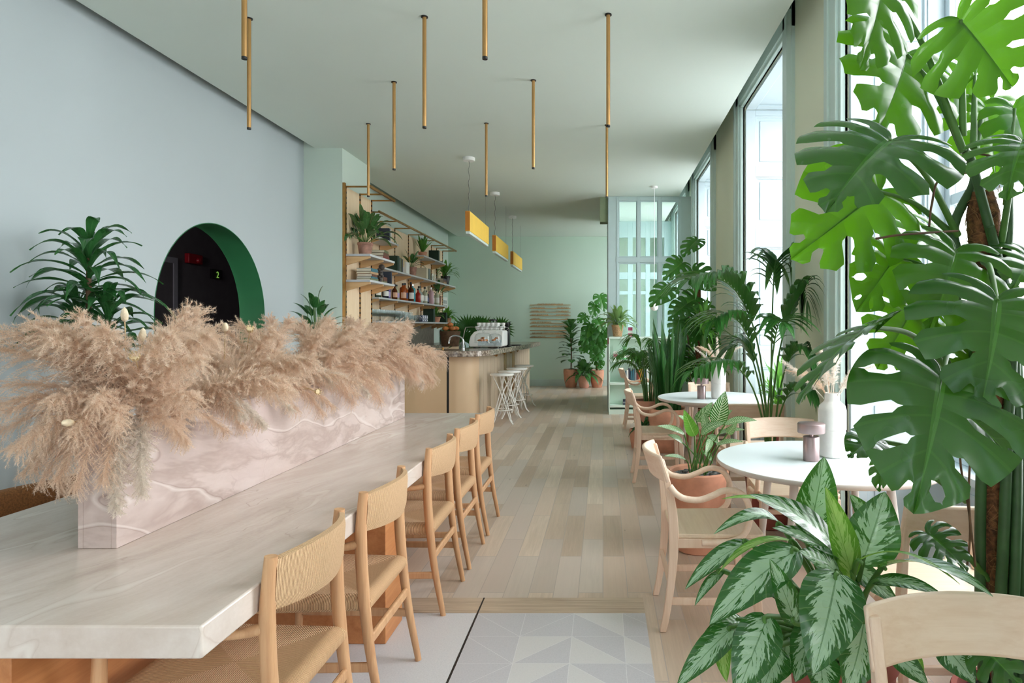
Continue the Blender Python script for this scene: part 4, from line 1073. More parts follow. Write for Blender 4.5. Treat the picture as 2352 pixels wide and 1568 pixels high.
def pot(c, r, h, mat, rim=0.12, parent=None, soil=True, belly=0.0):
    m = MB(); c = V(c)
    pr = [(r * 0.70, 0), (r * 0.74, 0.004), (r * (0.86 + belly), h * 0.45), (r * 0.95, h * (1 - rim)), (r * 1.0, h * (1 - rim) + 0.004), (r * 1.02, h - 0.006), (r * 1.0, h), (r * 0.9, h), (r * 0.88, h * (1 - rim)), (r * 0.8, h * 0.4)]
    m.lathe(pr, 36, c); o1 = m.build('pot', mat, parent, 40)
    if soil:
        m = MB(); m.lathe([(r * 0.87, h * 0.9), (0.0001, h * 0.93)], 24, c); m.build('soil', m_soil, parent, 180)
    return o1
def blade(mb, p0, p1, p2, w, nh=None, prof=None, nl=8, nw=1, fold=0.25, wave=0.0, ph=0.0):
    """leaf along the quadratic curve p0-p1-p2"""
    p0, p1, p2 = V(p0), V(p1), V(p2)
    nh = V(nh) if nh is not None else V((0, 0, 1))
    prof = prof or (lambda s: math.sin(PI * min(1, 0.04 + s * 0.96) ** 0.8) ** 0.85)
    vs, fs, uvs = [], [], []; cols = 2 * nw + 1; last = None
    for i in range(nl + 1):
        s = i / nl
        c = p0 * (1 - s) ** 2 + p1 * 2 * s * (1 - s) + p2 * s * s
        tg = ((p1 - p0) * (1 - s) + (p2 - p1) * s)
        tg = tg.normalized() if tg.length > 1e-6 else V((0, 0, 1))
        sd = tg.cross(nh)
        if sd.length < 0.15 and last is not None: sd = last
        sd = (sd - tg * sd.dot(tg)).normalized()
        if last is not None and sd.dot(last) < 0: sd = -sd
        last = sd; n = sd.cross(tg)
        ww = max(0.0006, w * 0.5 * prof(s))
        for j in range(cols):
            x = (j - nw) / nw
            vs.append(c + sd * x * ww * math.cos(fold) + n * (abs(x) * ww * math.sin(fold) + wave * w * math.sin(s * 9 + ph + x * 1.5) * abs(x)))
            uvs.append((x * 0.5 + 0.5, s))
    for i in range(nl):
        for j in range(cols - 1):
            a_ = i * cols + j; fs.append((a_, a_ + 1, a_ + cols + 1, a_ + cols))
    mb.add(vs, fs, uvs)
def rosette(mb, c, n, L, w, rnd, el=(0.3, 1.3), droop=0.5, nl=7, nw=1, fold=0.25, prof=None, stem=0.0, smb=None, h0=0.0, sr=0.003):
    c = V(c)
    for k in range(n):
        a = k * 2.39996 + rnd.uniform(-0.3, 0.3); e = lerp(el[0], el[1], ((k + 0.5) / n)) + rnd.uniform(-0.12, 0.12)
        l = L * rnd.uniform(0.75, 1.1); d = V((math.cos(a) * math.cos(e), math.sin(a) * math.cos(e), math.sin(e)))
        b = c + V((math.cos(a), math.sin(a), 0)) * 0.01 + V((0, 0, h0 * rnd.random()))
        if stem:
            s1 = b + d * stem * l + V((0, 0, 0.12 * l)); smb.tube([b, (b + s1) / 2 + V((0, 0, 0.03 * l)), s1], sr, 6); b = s1
        p1 = b + d * l * 0.55 + V((0, 0, 0.08 * l)); p2 = b + d * l * (1 - droop * 0.25) - V((0, 0, droop * l * math.cos(e)))
        blade(mb, b, p1, p2, w * rnd.uniform(0.8, 1.15), None, prof, nl, nw, fold)
def potted(name, label, c, r, h, potmat, leafm, n, L, w, seed, el=(0.3, 1.3), droop=0.5, stem=0.25, group=None, cat='plant', prof=None, nl=7, potname=None, h0=0.0, clamp=None):
    rnd = random.Random(seed); t_ = thing(name, label, cat, c, 0, group)
    pot(c, r, h, potmat, 0.2, t_)
    lm, sm = MB(), MB(); rosette(lm, V(c) + V((0, 0, h * 0.92)), n, L, w, rnd, el, droop, stem=stem, smb=sm, prof=prof, nl=nl, h0=h0)
    for mm in (lm, sm):
        for q in mm.v:
            if clamp:
                q.x = max(q.x, clamp[0]); q.z = max(q.z, clamp[1]); q.y = min(q.y, clamp[2])
    if sm.v: sm.build('stem', m_stemgreen, t_, 60)
    lm.build('foliage', leafm, t_, 180); return t_

g = 0.0005
# shelf a1: big peace lily, a pile of books
potted('potted_plant', 'broad-leaved green plant in a weathered clay pot on the upper left bar shelf', (-2.95, 8.10, 2.2745), 0.092, 0.165, m_terra_old, G['fig'], 30, 0.34, 0.10, 21, (0.15, 1.35), 0.5, 0.45, clamp=(-3.08, 2.279, 99))
for i, (c_, w_, h_) in enumerate((('red', 0.045, 0.24), ('brown', 0.04, 0.25), ('olive', 0.035, 0.22))):
    book(c_, (-2.93, 8.58, 2.2745 + sum((0.0455, 0.0405, 0.0355)[:i])), w_, 0.17, h_, ['red book lowest in the pile behind the clay pot on the upper bar shelf', 'brown book mid pile behind the clay pot on the upper bar shelf', 'olive book on top of the pile behind the clay pot on the upper bar shelf'][i], 'old books piled on the upper left bar shelf', True, 0.05 * i)
# shelf a2: pile of five books, sculpture, leaning books
z = 1.9655
for i, (c_, w_) in enumerate((('olive', 0.03), ('teal', 0.022), ('brown', 0.03), ('tan', 0.028), ('teal', 0.042))):
    book(c_, (-2.93, 8.12, z), w_, 0.18, 0.25, ['olive book at the bottom of the pile on the lower left bar shelf', 'thin teal book second from the bottom of the pile on the lower left bar shelf', 'brown book in the middle of the pile on the lower left bar shelf', 'tan book below the top one of the pile on the lower left bar shelf', 'thick teal book on top of the pile on the lower left bar shelf'][i], 'old books piled on the lower left bar shelf', True, 0.07 * (i % 3) - 0.05); z += w_ + 0.0005
m = MB(); RS = random.Random(3)
for k in range(14): m.sphere((-2.85 + RS.uniform(-0.02, 0.02), 8.36 + RS.uniform(-0.02, 0.02), 1.99 + k * 0.0115), 0.026, 10, 8, (1, 1, 0.9))
m.sphere((-2.83, 8.35, 2.16), 0.04, 12, 9)
single('sculpture', m, plain('dark_mottled_stone', RGB(74, 66, 62), 0.4, var=0.35, vs=60), 'small dark mottled figure sculpture beside the book pile on the bar shelf', 'sculpture')
z = 1.9655
for i, c_ in enumerate(('olive', 'brown', 'brown')):
    book(c_, (-2.92, 8.53, z), 0.026, 0.16, 0.14, ['olive book lowest of the small pile right of the sculpture', 'brown book in the middle of the small pile right of the sculpture', 'brown book topmost of the small pile right of the sculpture'][i], 'small pile of books right of the sculpture', True); z += 0.0265
book('navy', (-2.91, 8.68, 1.9655), 0.03, 0.2, 0.165, 'navy book standing upright at the end of the lower left bar shelf')
# shelf b1: a black and white book pair
book('navy', (-3.45, 10.25, 2.7425), 0.05, 0.2, 0.2, 'dark book standing on the highest small bar shelf behind the leaves')
book('white', (-3.45, 10.33, 2.7425), 0.03, 0.2, 0.2, 'white book standing on the highest small bar shelf', )
# shelf b2: spiky plant, dark green box file
potted('potted_plant', 'upright spiky green plant in a small clay pot on the high right bar shelf', (-3.48, 12.6, 2.7345), 0.085, 0.10, m_terra, G['palm2'], 22, 0.36, 0.055, 31, (0.9, 1.5), 0.1, 0.0, clamp=(-3.61, 2.739, 99))
book('green', (-3.45, 13.35, 2.7345), 0.09, 0.2, 0.22, 'dark green box file standing on the high right bar shelf')
book('navy', (-3.45, 13.62, 2.7345), 0.03, 0.18, 0.14, 'navy book lying flat at the end of the high right bar shelf', None, True)
# shelf c
book('green', (-3.42, 10.60, 2.3065), 0.10, 0.2, 0.24, 'dark green box file on the middle bar shelf')
book('grey', (-3.42, 10.70, 2.3065), 0.03, 0.2, 0.22, 'grey book standing against the dark green box file on the middle bar shelf')
book('olive', (-3.42, 10.76, 2.3065), 0.03, 0.2, 0.22, 'olive book beside the grey one on the middle bar shelf')
book('navy', (-3.42, 10.82, 2.3065), 0.03, 0.2, 0.21, 'navy book last in the row beside the box file on the middle bar shelf')
t = thing('white_ornament', 'white flat ornament with a round disc standing on the middle bar shelf', 'ornament', (-3.42, 11.3, 2.3065))
m = MB(); m.box(-3.46, -3.38, 11.24, 11.42, 2.3065, 2.52); m.build('block', m_white, t, bevel=0.01)
m = MB(); m.lathe([(0.09, -0.015), (0.09, 0.015)], 32, (-3.42, 11.12, 2.50), M=Matrix.Rotation(PI / 2, 3, 'Y')); m.build('disc', m_drypod, t)
m = MB(); m.tube([(-3.42, 11.12, 2.3065), (-3.42, 11.12, 2.42)], 0.01, 8); m.build('stand', m_white, t)
potted('potted_plant', 'leafy plant leaning out of a mauve clay pot on the middle bar shelf', (-3.46, 11.8, 2.3065), 0.095, 0.17, m_terra_old, G['fig'], 14, 0.28, 0.07, 41, (0.2, 1.3), 0.45, 0.3, clamp=(-3.61, 2.311, 99))
for i, c_ in enumerate(('cream', 'green', 'grey', 'olive')):
    book(c_, (-3.42, 12.35 + i * 0.055 + (0.05 if i else 0), 2.3065), 0.045 if i else 0.13, 0.2, 0.2, [ 'cream box file right of the mauve pot on the middle bar shelf', 'green book next to the cream box file on the middle bar shelf', 'grey book third after the cream box file on the middle bar shelf', 'olive book at the end of the row on the middle bar shelf'][i])
def tumbler(o, r, h, label, group, mat=None, name='glass', first={}):
    key = (round(r, 3), round(h, 3), name)
    if key in first: return dup(first[key], o, 0, label, group)
    m = MB(); m.lathe([(0.0001, 0.004), (r * 0.8, 0.003), (r * 0.86, 0.0), (r * 0.9, 0.002), (r, h), (r * 0.95, h), (r * 0.82, 0.012), (0.0001, 0.012)], 18)
    q = single(name, m, mat or m_clear, label, 'glass', group, smooth=50); q.matrix_basis = Matrix.Translation(V(o)); first[key] = q; return q
def wineglass(o, label, group, first=[]):
    if first: return dup(first[0], o, 0, label, group)
    q = thing('wine_glass', label, 'glass', o, 0, group)
    m = MB(); m.lathe([(0.033, 0), (0.033, 0.003), (0.006, 0.008), (0.0045, 0.07)], 18); m.build('stem', m_clear, q, 60, world=False)
    m = MB(); m.lathe([(0.0045, 0.07), (0.028, 0.09), (0.04, 0.125), (0.036, 0.175), (0.035, 0.175), (0.038, 0.125), (0.026, 0.092), (0.001, 0.074)], 18); m.build('bowl', m_clear, q, 60, world=False)
    first.append(q); return q
for i in range(4): tumbler((-3.40 - 0.09 * (i % 2), 12.98 + i * 0.10, 2.3065), 0.036, 0.15, 'clear straight glass at the right of the middle bar shelf', 'clear glasses on the middle bar shelf')
for i, c_ in enumerate(('tan', 'brown', 'navy')): book(c_, (-3.44, 13.86, 2.3065 + i * 0.0365), 0.036, 0.18, 0.26, ['tan book lowest in the pile by the spiky palm on the middle bar shelf', 'brown book mid pile by the spiky palm on the middle bar shelf', 'navy book on top of the pile by the spiky palm on the middle bar shelf'][i], 'books piled at the end of the middle bar shelf', True)
potted('potted_plant', 'spiky palm-like plant in a dark pot at the far end of the middle bar shelf', (-3.45, 14.3, 2.3065), 0.10, 0.2, m_black, G['palm2'], 32, 0.38, 0.055, 51, (0.1, 1.35), 0.5, 0.15, clamp=(-3.61, 2.311, 99))

# shelf d: bottles
def bottle(o, col, r, h, shape, label, cap=m_black, labelcol=None, glassy=True):
    q = thing('bottle', label, 'bottle', o, 0, 'spirit bottles on the bar shelf')
    if shape == 0: pr = [(r * 0.9, 0), (r, 0.006), (r, h * 0.58), (r * 0.8, h * 0.66), (r * 0.33, h * 0.76), (r * 0.3, h * 0.9), (0.0001, h * 0.9)]
    elif shape == 1: pr = [(r * 0.9, 0), (r, 0.006), (r, h * 0.7), (r * 0.85, h * 0.76), (r * 0.4, h * 0.8), (r * 0.36, h * 0.88), (0.0001, h * 0.88)]
    else: pr = [(r * 0.8, 0), (r * 1.05, 0.03), (r * 1.1, h * 0.35), (r * 0.8, h * 0.6), (r * 0.33, h * 0.72), (r * 0.3, h * 0.9), (0.0001, h * 0.9)]
    m = MB(); m.lathe(pr, 20); m.build('body', col, q, 50, world=False)
    m = MB(); m.lathe([(r * 0.36, h * 0.885), (r * 0.4, h * 0.89), (r * 0.4, h), (0.0001, h)], 16); m.build('stopper', cap, q, 50, world=False)
    if labelcol is not None:
        m = MB(); rr = r * 1.01 if shape != 2 else r * 1.115
        m.lathe([(rr, h * 0.14), (rr, h * 0.46)], 16, a0=-1.9, a1=0.9); m.build('paper_label', labelcol, q, 60, world=False)
    return q
def liquid(n, c, tr=0.25):
    q = NT('bottle_' + n); q.p(Base_Color=c, Roughness=0.08); q.b.inputs['Transmission Weight'].default_value = tr; q.b.inputs['IOR'].default_value = 1.3; return q.m
LQ = dict(amber=liquid('amber', RGB(176, 84, 30)), red=liquid('red', RGB(190, 50, 36)), clear=liquid('clear', RGB(206, 222, 216), 0.5), teal=plain('bottle_teal', RGB(28, 150, 166), 0.2), dark=liquid('dark', RGB(30, 34, 46), 0.05), pink=liquid('pink', RGB(224, 186, 194), 0.2), brown=liquid('brown', RGB(96, 48, 24)), green=liquid('green', RGB(40, 66, 44), 0.1), pale=liquid('pale', RGB(224, 226, 196), 0.4), violet=liquid('violet', RGB(120, 104, 168), 0.2))
LB = dict(w=plain('label_white', RGB(236, 234, 228), 0.6), n=plain('label_navy', RGB(60, 66, 110), 0.6), p=plain('label_peach', RGB(230, 180, 150), 0.6), v=plain('label_violet', RGB(176, 160, 206), 0.6))
BL = [('green', .036, .27, 0, 'w', 'dark green bottle at the left end of the bottle shelf'), ('dark', .038, .25, 1, 'w', 'dark bottle with white label near the left end of the bottle shelf'), ('violet', .036, .25, 1, 'v', 'violet labelled bottle near the left end of the bottle shelf'),
      ('brown', .034, .26, 0, 'p', 'brown bottle with a peach label under the left shelf edge'), ('pale', .036, .27, 0, 'v', 'pale bottle with a violet label beside the brown one'), ('amber', .042, .31, 1, 'p', 'amber bottle with a peach label and dark stopper'),
      ('amber', .045, .33, 0, 'n', 'amber bottle with a navy label, right of the peach labelled one'), ('brown', .04, .36, 0, 'w', 'tall brown bottle with a white label and black stopper'), ('teal', .044, .34, 1, None, 'bright turquoise bottle with silver top'),
      ('red', .036, .27, 0, None, 'small red bottle right of the turquoise one'), ('clear', .055, .33, 2, 'w', 'round clear bottle with a dark cap'), ('pale', .04, .33, 0, 'w', 'clear bottle with a white label right of the round one'),
      ('dark', .046, .27, 1, 'n', 'square dark navy bottle in the right half of the bottle shelf'), ('pink', .042, .35, 1, None, 'tall pale pink bottle'), ('clear', .038, .30, 0, 'w', 'clear bottle right of the pink one'), ('pale', .04, .34, 0, 'w', 'pale bottle with white label beside the clay potted plant')]
for i, (c_, r_, h_, sh, l_, lb) in enumerate(BL):
    y = 9.98 + i * 0.225; bottle((-3.42 + (0.02 if i % 2 else -0.02), y, 1.8435), LQ[c_], r_ * 1.3, h_ * 0.95, sh, lb, m_chrome if c_ == 'teal' else (m_white if c_ == 'pink' else m_black), LB[l_] if l_ else None)
potted('potted_plant', 'glossy leaved plant in a tall slim clay pot at the end of the bottle shelf', (-3.44, 13.62, 1.8435), 0.075, 0.2, m_terra_old, G['fig'], 11, 0.32, 0.075, 61, (0.2, 1.35), 0.4, 0.3, clamp=(-3.61, 1.847, 99))

# shelf e: glassware
k = 0
for row in range(3):
    for i in range(13):
        y = 9.86 + i * 0.1; x = -3.39 - row * 0.085
        wineglass((x, y, 1.4895), 'stemmed wine glass standing in rows at the left of the lowest bar shelf', 'wine glasses on the lowest bar shelf')
for row in range(3):
    for i in range(8): tumbler((-3.38 - row * 0.085, 11.2 + i * 0.095, 1.4895), 0.038, 0.16 if i < 4 else 0.11, 'clear tumbler standing in rows on the lowest bar shelf', 'clear tumblers on the lowest bar shelf')
m_china = NT('blue_white_china'); oo = m_china.obj(); cx_, cy2, cz2 = m_china.sep(oo)
pt_ = m_china.math('GREATER_THAN', m_china.noise(oo, 60.0, 1), 0.5)
m_china.p(Base_Color=m_china.mix(pt_, RGB(230, 232, 236), RGB(36, 48, 92)), Roughness=0.25)
for i in range(6): tumbler((-3.39 - 0.1 * (i % 2), 12.2 + 0.13 * (i // 2) + 0.03 * (i % 2), 1.4895), 0.05, 0.125, 'blue and white patterned china cup on the lowest bar shelf', 'patterned china cups on the lowest bar shelf', m_china.m, 'china_cup')
m = MB(); m.lathe([(0.04, 0), (0.055, 0.006), (0.062, 0.06), (0.058, 0.075), (0.03, 0.075), (0.0001, 0.06)], 24, (-3.40, 12.06, 1.4895)); single('dark_bowl', m, plain('navy_glaze', RGB(24, 28, 54), 0.2), 'navy glazed bowl in front of the patterned cups', 'bowl')
book('green', (-3.42, 12.85, 1.4895), 0.13, 0.2, 0.26, 'green box file on the lowest bar shelf between cups and plant')
potted('potted_plant', 'small leafy plant in a shallow clay bowl on the lowest bar shelf', (-3.43, 13.35, 1.4895), 0.11, 0.11, m_terra, G['palm2'], 20, 0.24, 0.05, 71, (0.1, 1.3), 0.5, 0.2, clamp=(-3.61, 1.494, 99))
book('green', (-3.42, 13.87, 1.4895), 0.12, 0.2, 0.21, 'dark green box file behind the clay bowl plant on the lowest bar shelf')
potted('potted_plant', 'bushy bright green potted plant at the far end of the lowest bar shelf', (-3.43, 14.4, 1.4895), 0.09, 0.1, m_terra, G['bright'], 40, 0.24, 0.06, 81, (-0.1, 1.4), 0.5, 0.25, clamp=(-3.61, 1.494, 99))

# notice on the bar wall
t = thing('wall_notice', 'white framed notice with grey symbols on the wall past the bar shelving', 'sign', (-3.65, 15.05, 1.9))
m = MB(); m.box(-3.659, -3.645, 14.82, 15.3, 1.77, 2.08); m.build('frame', m_white, t)
m = MB()
for r_ in range(2):
    for c_ in range(4): m.box(-3.6448, -3.644, 14.90 + c_ * 0.09, 14.95 + c_ * 0.09, 1.82 + r_ * 0.11, 1.90 + r_ * 0.11)
m.build('symbol', BC['grey'], t)

# ------------------------------------------------------------------ things on the bar counter
ZB = 1.0705
t = thing('mixer_tap', 'curved chrome tap standing on the bar counter', 'tap', (-2.0, 9.3, ZB))
m = MB(); m.tube(cat_rom([(-1.99, 9.3, ZB), (-1.99, 9.3, ZB + 0.13), (-2.03, 9.3, ZB + 0.18), (-2.10, 9.3, ZB + 0.20), (-2.165, 9.3, ZB + 0.18), (-2.19, 9.3, ZB + 0.13), (-2.195, 9.3, ZB + 0.09)], 8), 0.013, 12); m.build('spout', m_chrome, t, 60)
m = MB(); m.lathe([(0.024, ZB), (0.024, ZB + 0.03), (0.016, ZB + 0.035)], 20, (-1.99, 9.3, 0)); m.build('base', m_chrome, t)
t.matrix_basis = Matrix.Translation(V((-2.0, 9.3, ZB)))
for x_ in (-2.28, -2.44):
    m = MB(); m.lathe([(0.014, ZB), (0.014, ZB + 0.02), (0.02, ZB + 0.025), (0.02, ZB + 0.032), (0.001, ZB + 0.034)], 14, (x_, 9.3, 0)); single('tap_valve', m, m_brass, 'small brass valve knob on the counter left of the chrome tap', 'knob', 'brass valve knobs by the tap')
t = thing('espresso_machine', 'white espresso machine with cups on top on the bar counter', 'coffee machine', (-1.965, 10.3, ZB))
def side(x): return [(x, 9.95, ZB), (x, 9.95, ZB + 0.1), (x, 9.98, ZB + 0.28), (x, 10.05, ZB + 0.36), (x, 10.5, ZB + 0.36), (x, 10.5, ZB)]
m = MB(); ym = 10.02
prof = [(-2.30, 0.02), (-2.30, 0.12), (-2.27, 0.26), (-2.20, 0.36), (-2.10, 0.40), (-1.66, 0.40), (-1.63, 0.37), (-1.63, 0.03), (-1.66, 0.0), (-2.26, 0.0)]
vs = [(x, y, ZB + 0.03 + z) for y in (ym, ym + 0.5) for x, z in prof]; n_ = len(prof)
m.add(vs, [tuple(range(n_)), tuple(range(n_, 2 * n_))[::-1]] + [(i, n_ + i, n_ + (i + 1) % n_, (i + 1) % n_) for i in range(n_)])
m.build('body', m_white, t, 30, bevel=0.012)
m = MB(); m.box(-2.12, -1.66, ym - 0.012, ym - 0.001, ZB + 0.06, ZB + 0.2); m.build('panel', m_shut, t, bevel=0.004)
m = MB()
for x_ in (-2.2, -1.7):
    for y_ in (ym + 0.05, ym + 0.45): m.lathe([(0.02, ZB), (0.02, ZB + 0.031)], 12, (x_, y_, 0))
m.build('foot', m_black, t)
m = MB(); m.tube(cat_rom([(-2.12, ym + 0.04, ZB + 0.43), (-2.12, ym + 0.04, ZB + 0.5), (-1.64, ym + 0.04, ZB + 0.5), (-1.64, ym + 0.04, ZB + 0.43)], 4), 0.008, 8); m.tube(cat_rom([(-2.12, ym + 0.46, ZB + 0.43), (-2.12, ym + 0.46, ZB + 0.5), (-1.64, ym + 0.46, ZB + 0.5), (-1.64, ym + 0.46, ZB + 0.43)], 4), 0.008, 8); m.build('cup_rail', m_chrome, t)
m = MB(); m.tube(cat_rom([(-2.47, ym + 0.1, ZB + 0.1), (-2.44, ym + 0.1, ZB + 0.25), (-2.40, ym + 0.1, ZB + 0.46), (-2.36, ym + 0.1, ZB + 0.5), (-2.2, ym + 0.1, ZB + 0.5), (-2.16, ym + 0.1, ZB + 0.44), (-2.16, ym + 0.1, ZB + 0.37)], 6), 0.009, 10); m.build('steam_wand', m_chrome, t)
t.matrix_basis = Matrix.Translation(V((-1.80, 10.32, ZB))) @ Matrix.Diagonal((0.78, 1.0, 0.64, 1.0))
cup0 = None
for r_ in range(3):
    for c_ in range(6):
        if r_ == 1 and c_ == 5: continue
        loc = (-1.95 + c_ * 0.072, ym + 0.12 + r_ * 0.13, ZB + 0.43 * 0.64 + 0.006)
        for lev in range(2 if r_ else 1):
            l2 = (loc[0], loc[1], loc[2] + lev * 0.056)
            if cup0 is None:
                cup0 = thing('coffee_cup', 'white coffee cup stacked on top of the espresso machine', 'cup', l2, 0, 'white cups on the espresso machine')
                m = MB(); m.lathe([(0.02, 0), (0.022, 0.003), (0.032, 0.03), (0.034, 0.055), (0.031, 0.055), (0.028, 0.03), (0.0001, 0.008)], 18); m.build('bowl', m_white, cup0, 60, world=False)
                m = MB(); m.tube(cat_rom([(0.031, 0, 0.045), (0.05, 0, 0.042), (0.05, 0, 0.022), (0.029, 0, 0.018)], 4), 0.004, 6); m.build('handle', m_white, cup0, 60, world=False)
            else: dup(cup0, l2, r_ * 0.7, 'white coffee cup stacked on top of the espresso machine', 'white cups on the espresso machine')
# cake stands with glass domes and pastries
m_pastry = plain('baked_pastry', RGB(206, 126, 66), 0.6, var=0.25, vs=30, bump=0.3, bs=60)
def croissant(o, rz, sc, label, grp):
    m = MB(); pts = [V((0.075 * math.sin(a), 0.05 - 0.06 * math.cos(a), 0.012 + 0.008 * math.cos(a))) for a in [(-1.25 + 2.5 * k / 16) for k in range(17)]]
    rr = [0.006 + 0.026 * math.sin(PI * k / 16) ** 0.8 * (1 + 0.13 * math.cos(k * 2.4)) for k in range(17)]
    m.tube(pts, rr, 12); q = single('croissant', m, m_pastry, label, 'pastry', grp, smooth=60)
    q.matrix_basis = Matrix.Translation(V(o)) @ Matrix.Rotation(rz, 4, 'Z') @ Matrix.Scale(sc, 4); return q
def cakestand(c, r, h, dome, label, dl):
    t = thing('cake_stand', label, 'cake stand', c)
    m = MB(); m.lathe([(0.07, 0), (0.07, 0.006), (0.02, 0.03), (0.014, h * 0.5), (0.03, h - 0.012), (r, h - 0.008), (r, h), (0.0001, h)], 36, c); m.build('plate', m_clear, t, 50)
    d = thing('glass_dome', dl, 'dome', (c[0], c[1], c[2] + h + 0.0008))
    m = MB(); z0 = c[2] + h + 0.0008
    m.lathe([(r * 0.92, z0), (r * 0.92, z0 + dome * 0.55), (r * 0.8, z0 + dome * 0.82), (r * 0.5, z0 + dome * 0.97), (0.0001, z0 + dome)], 36, (c[0], c[1], 0)); m.build('cover', m_clear, d, 60)
    m = MB(); m.sphere((c[0], c[1], z0 + dome + 0.018), 0.019, 14, 10); m.build('knob', m_clear, d, 60)
cakestand((-1.76, 9.60, ZB), 0.135, 0.10, 0.14, 'larger glass cake stand with croissants on the bar counter', 'larger glass dome covering the croissants')
cakestand((-1.63, 9.86, ZB), 0.108, 0.10, 0.125, 'smaller glass cake stand on the right of the croissants', 'smaller glass dome covering a pastry on the right')
for k, (dx_, dy_, a_) in enumerate(((-0.07, 0.03, 0.3), (0.02, -0.02, -0.5), (0.06, 0.05, 1.2), (-0.02, 0.07, 2.4), (-0.03, -0.05, 1.9))):
    croissant((-1.76 + dx_ * 0.7, 9.58 + dy_ * 0.7, ZB + 0.1015 + (0.035 if k == 3 else 0.004) + 0.014), a_, 0.5, 'golden croissant under the larger glass dome', 'croissants under the larger dome')
for k in range(3): croissant((-1.65 + 0.02 * k, 9.84 + 0.02 * k, ZB + 0.118 + 0.016 * k), 0.5 + k, 0.42, 'golden pastry under the smaller glass dome', 'pastries under the smaller dome')
t = thing('coffee_grinder', 'black grinder standing right of the espresso machine', 'grinder', (-1.56, 10.75, ZB))
m = MB(); m.box(-1.66, -1.52, 10.62, 10.88, ZB, ZB + 0.03); m.box(-1.64, -1.54, 10.72, 10.86, ZB + 0.03, ZB + 0.30); m.build('body', m_black, t, bevel=0.012)
m = MB(); m.lathe([(0.035, ZB + 0.301), (0.06, ZB + 0.36), (0.06, ZB + 0.40)], 20, (-1.59, 10.79, 0)); m.build('hopper', m_black, t)
t = thing('blender_jug', 'clear blender jug with a black lid behind the cups', 'blender', (-1.82, 10.85, ZB))
m = MB(); m.lathe([(0.09, ZB), (0.10, ZB + 0.02), (0.085, ZB + 0.36), (0.07, ZB + 0.38)], 24, (-1.82, 10.8, 0)); m.build('motor_base', m_black, t)
m = MB(); m.lathe([(0.065, ZB + 0.381), (0.085, ZB + 0.60), (0.081, ZB + 0.60), (0.062, ZB + 0.39)], 24, (-1.82, 10.8, 0)); m.build('jug', m_clear, t, 60)
m = MB(); m.lathe([(0.088, ZB + 0.601), (0.088, ZB + 0.63), (0.05, ZB + 0.64), (0.0001, ZB + 0.64)], 24, (-1.82, 10.8, 0)); m.build('lid', m_black, t)
t.matrix_basis = Matrix.Translation(V((-1.82, 10.85, ZB))) @ Matrix.Diagonal((0.8, 0.8, 0.71, 1.0))
m = MB(); m.box(-1.62, -1.45, 11.4, 11.62, ZB, ZB + 0.015); single('serving_tray', m, m_black, 'flat black tray at the right end of the bar counter', 'tray', bevel=0.004)
t = thing('bread_basket', 'basket of bread rolls behind the steam wand on the bar', 'basket', (-2.55, 10.9, ZB))
m = MB(); m.lathe([(0.14, ZB), (0.17, ZB + 0.25), (0.15, ZB + 0.26), (0.12, ZB + 0.02)], 28, (-2.55, 10.9, 0)); m.build('basket', m_stembrown, t)
for k in range(6):
    m = MB(); m.sphere((-2.55 + 0.095 * math.cos(k * 1.2566 + 0.3) * (k > 0), 10.9 + 0.095 * math.sin(k * 1.2566 + 0.3) * (k > 0), ZB + 0.30 + 0.062 * (k == 0)), 0.049, 14, 10, (1.1, 1, 0.75)); single('bread_roll', m, m_pastry, 'bread roll heaped in the basket behind the steam wand', 'bread', 'bread rolls in the basket', smooth=180)

# ------------------------------------------------------------------ menu board on the back wall
ROWS = [('', 'WHATS ON IN EDEN LOCKE', ''), ('YOGA CLASSES', '', 'ON REQUEST'), ('INVISIBLE CITIES', '', '12TH JANUARY'), ('EDEN BOOK CLUB', '', '31ST JANUARY'), ('OPEN MIC', '', 'TBC'), ('HERB OF THE MONTH', '', 'MINT'), ('DRINK OF THE WEEK  CHILLI HOT CHOCOLATE', '', ''), ('', '', ''), (' ASK HOUSE HOSTS FOR MORE DETAILS', '', ''), ('AMBATANCAFE', '', '@EDENLOCKE')]
vr = [700.4, 708.4, 716.6, 724.9, 733.5, 741.8, 750.2, 758.5, 766.8, 774.9]
t = thing('menu_board', 'ledge board of ten brass rails with brass letters on the far green wall', 'sign', (-1.25, 15.42, 1.4))
x0, x1, yw = -1.727, -0.765, 15.438
for (a_, b_, c_), v_ in zip(ROWS, vr):
    z = ZV(v_, 15.43)
    m = MB(); m.box(x0, x1, yw - 0.022, yw, z - 0.006, z + 0.006); rail = m.build('rail', m_brass, t)
    for txt, al, xx in ((a_, 'LEFT', x0 + 0.035), (b_, 'CENTER', (x0 + x1) / 2), (c_, 'RIGHT', x1 - 0.035)):
        if not txt.strip(): continue
        text_mesh('lettering', txt, 0.047, 0.003, al, m_brass, Matrix.Translation(V((xx, yw - 0.014, z + 0.006))) @ Matrix.Rotation(PI / 2, 4, 'X'), rail)

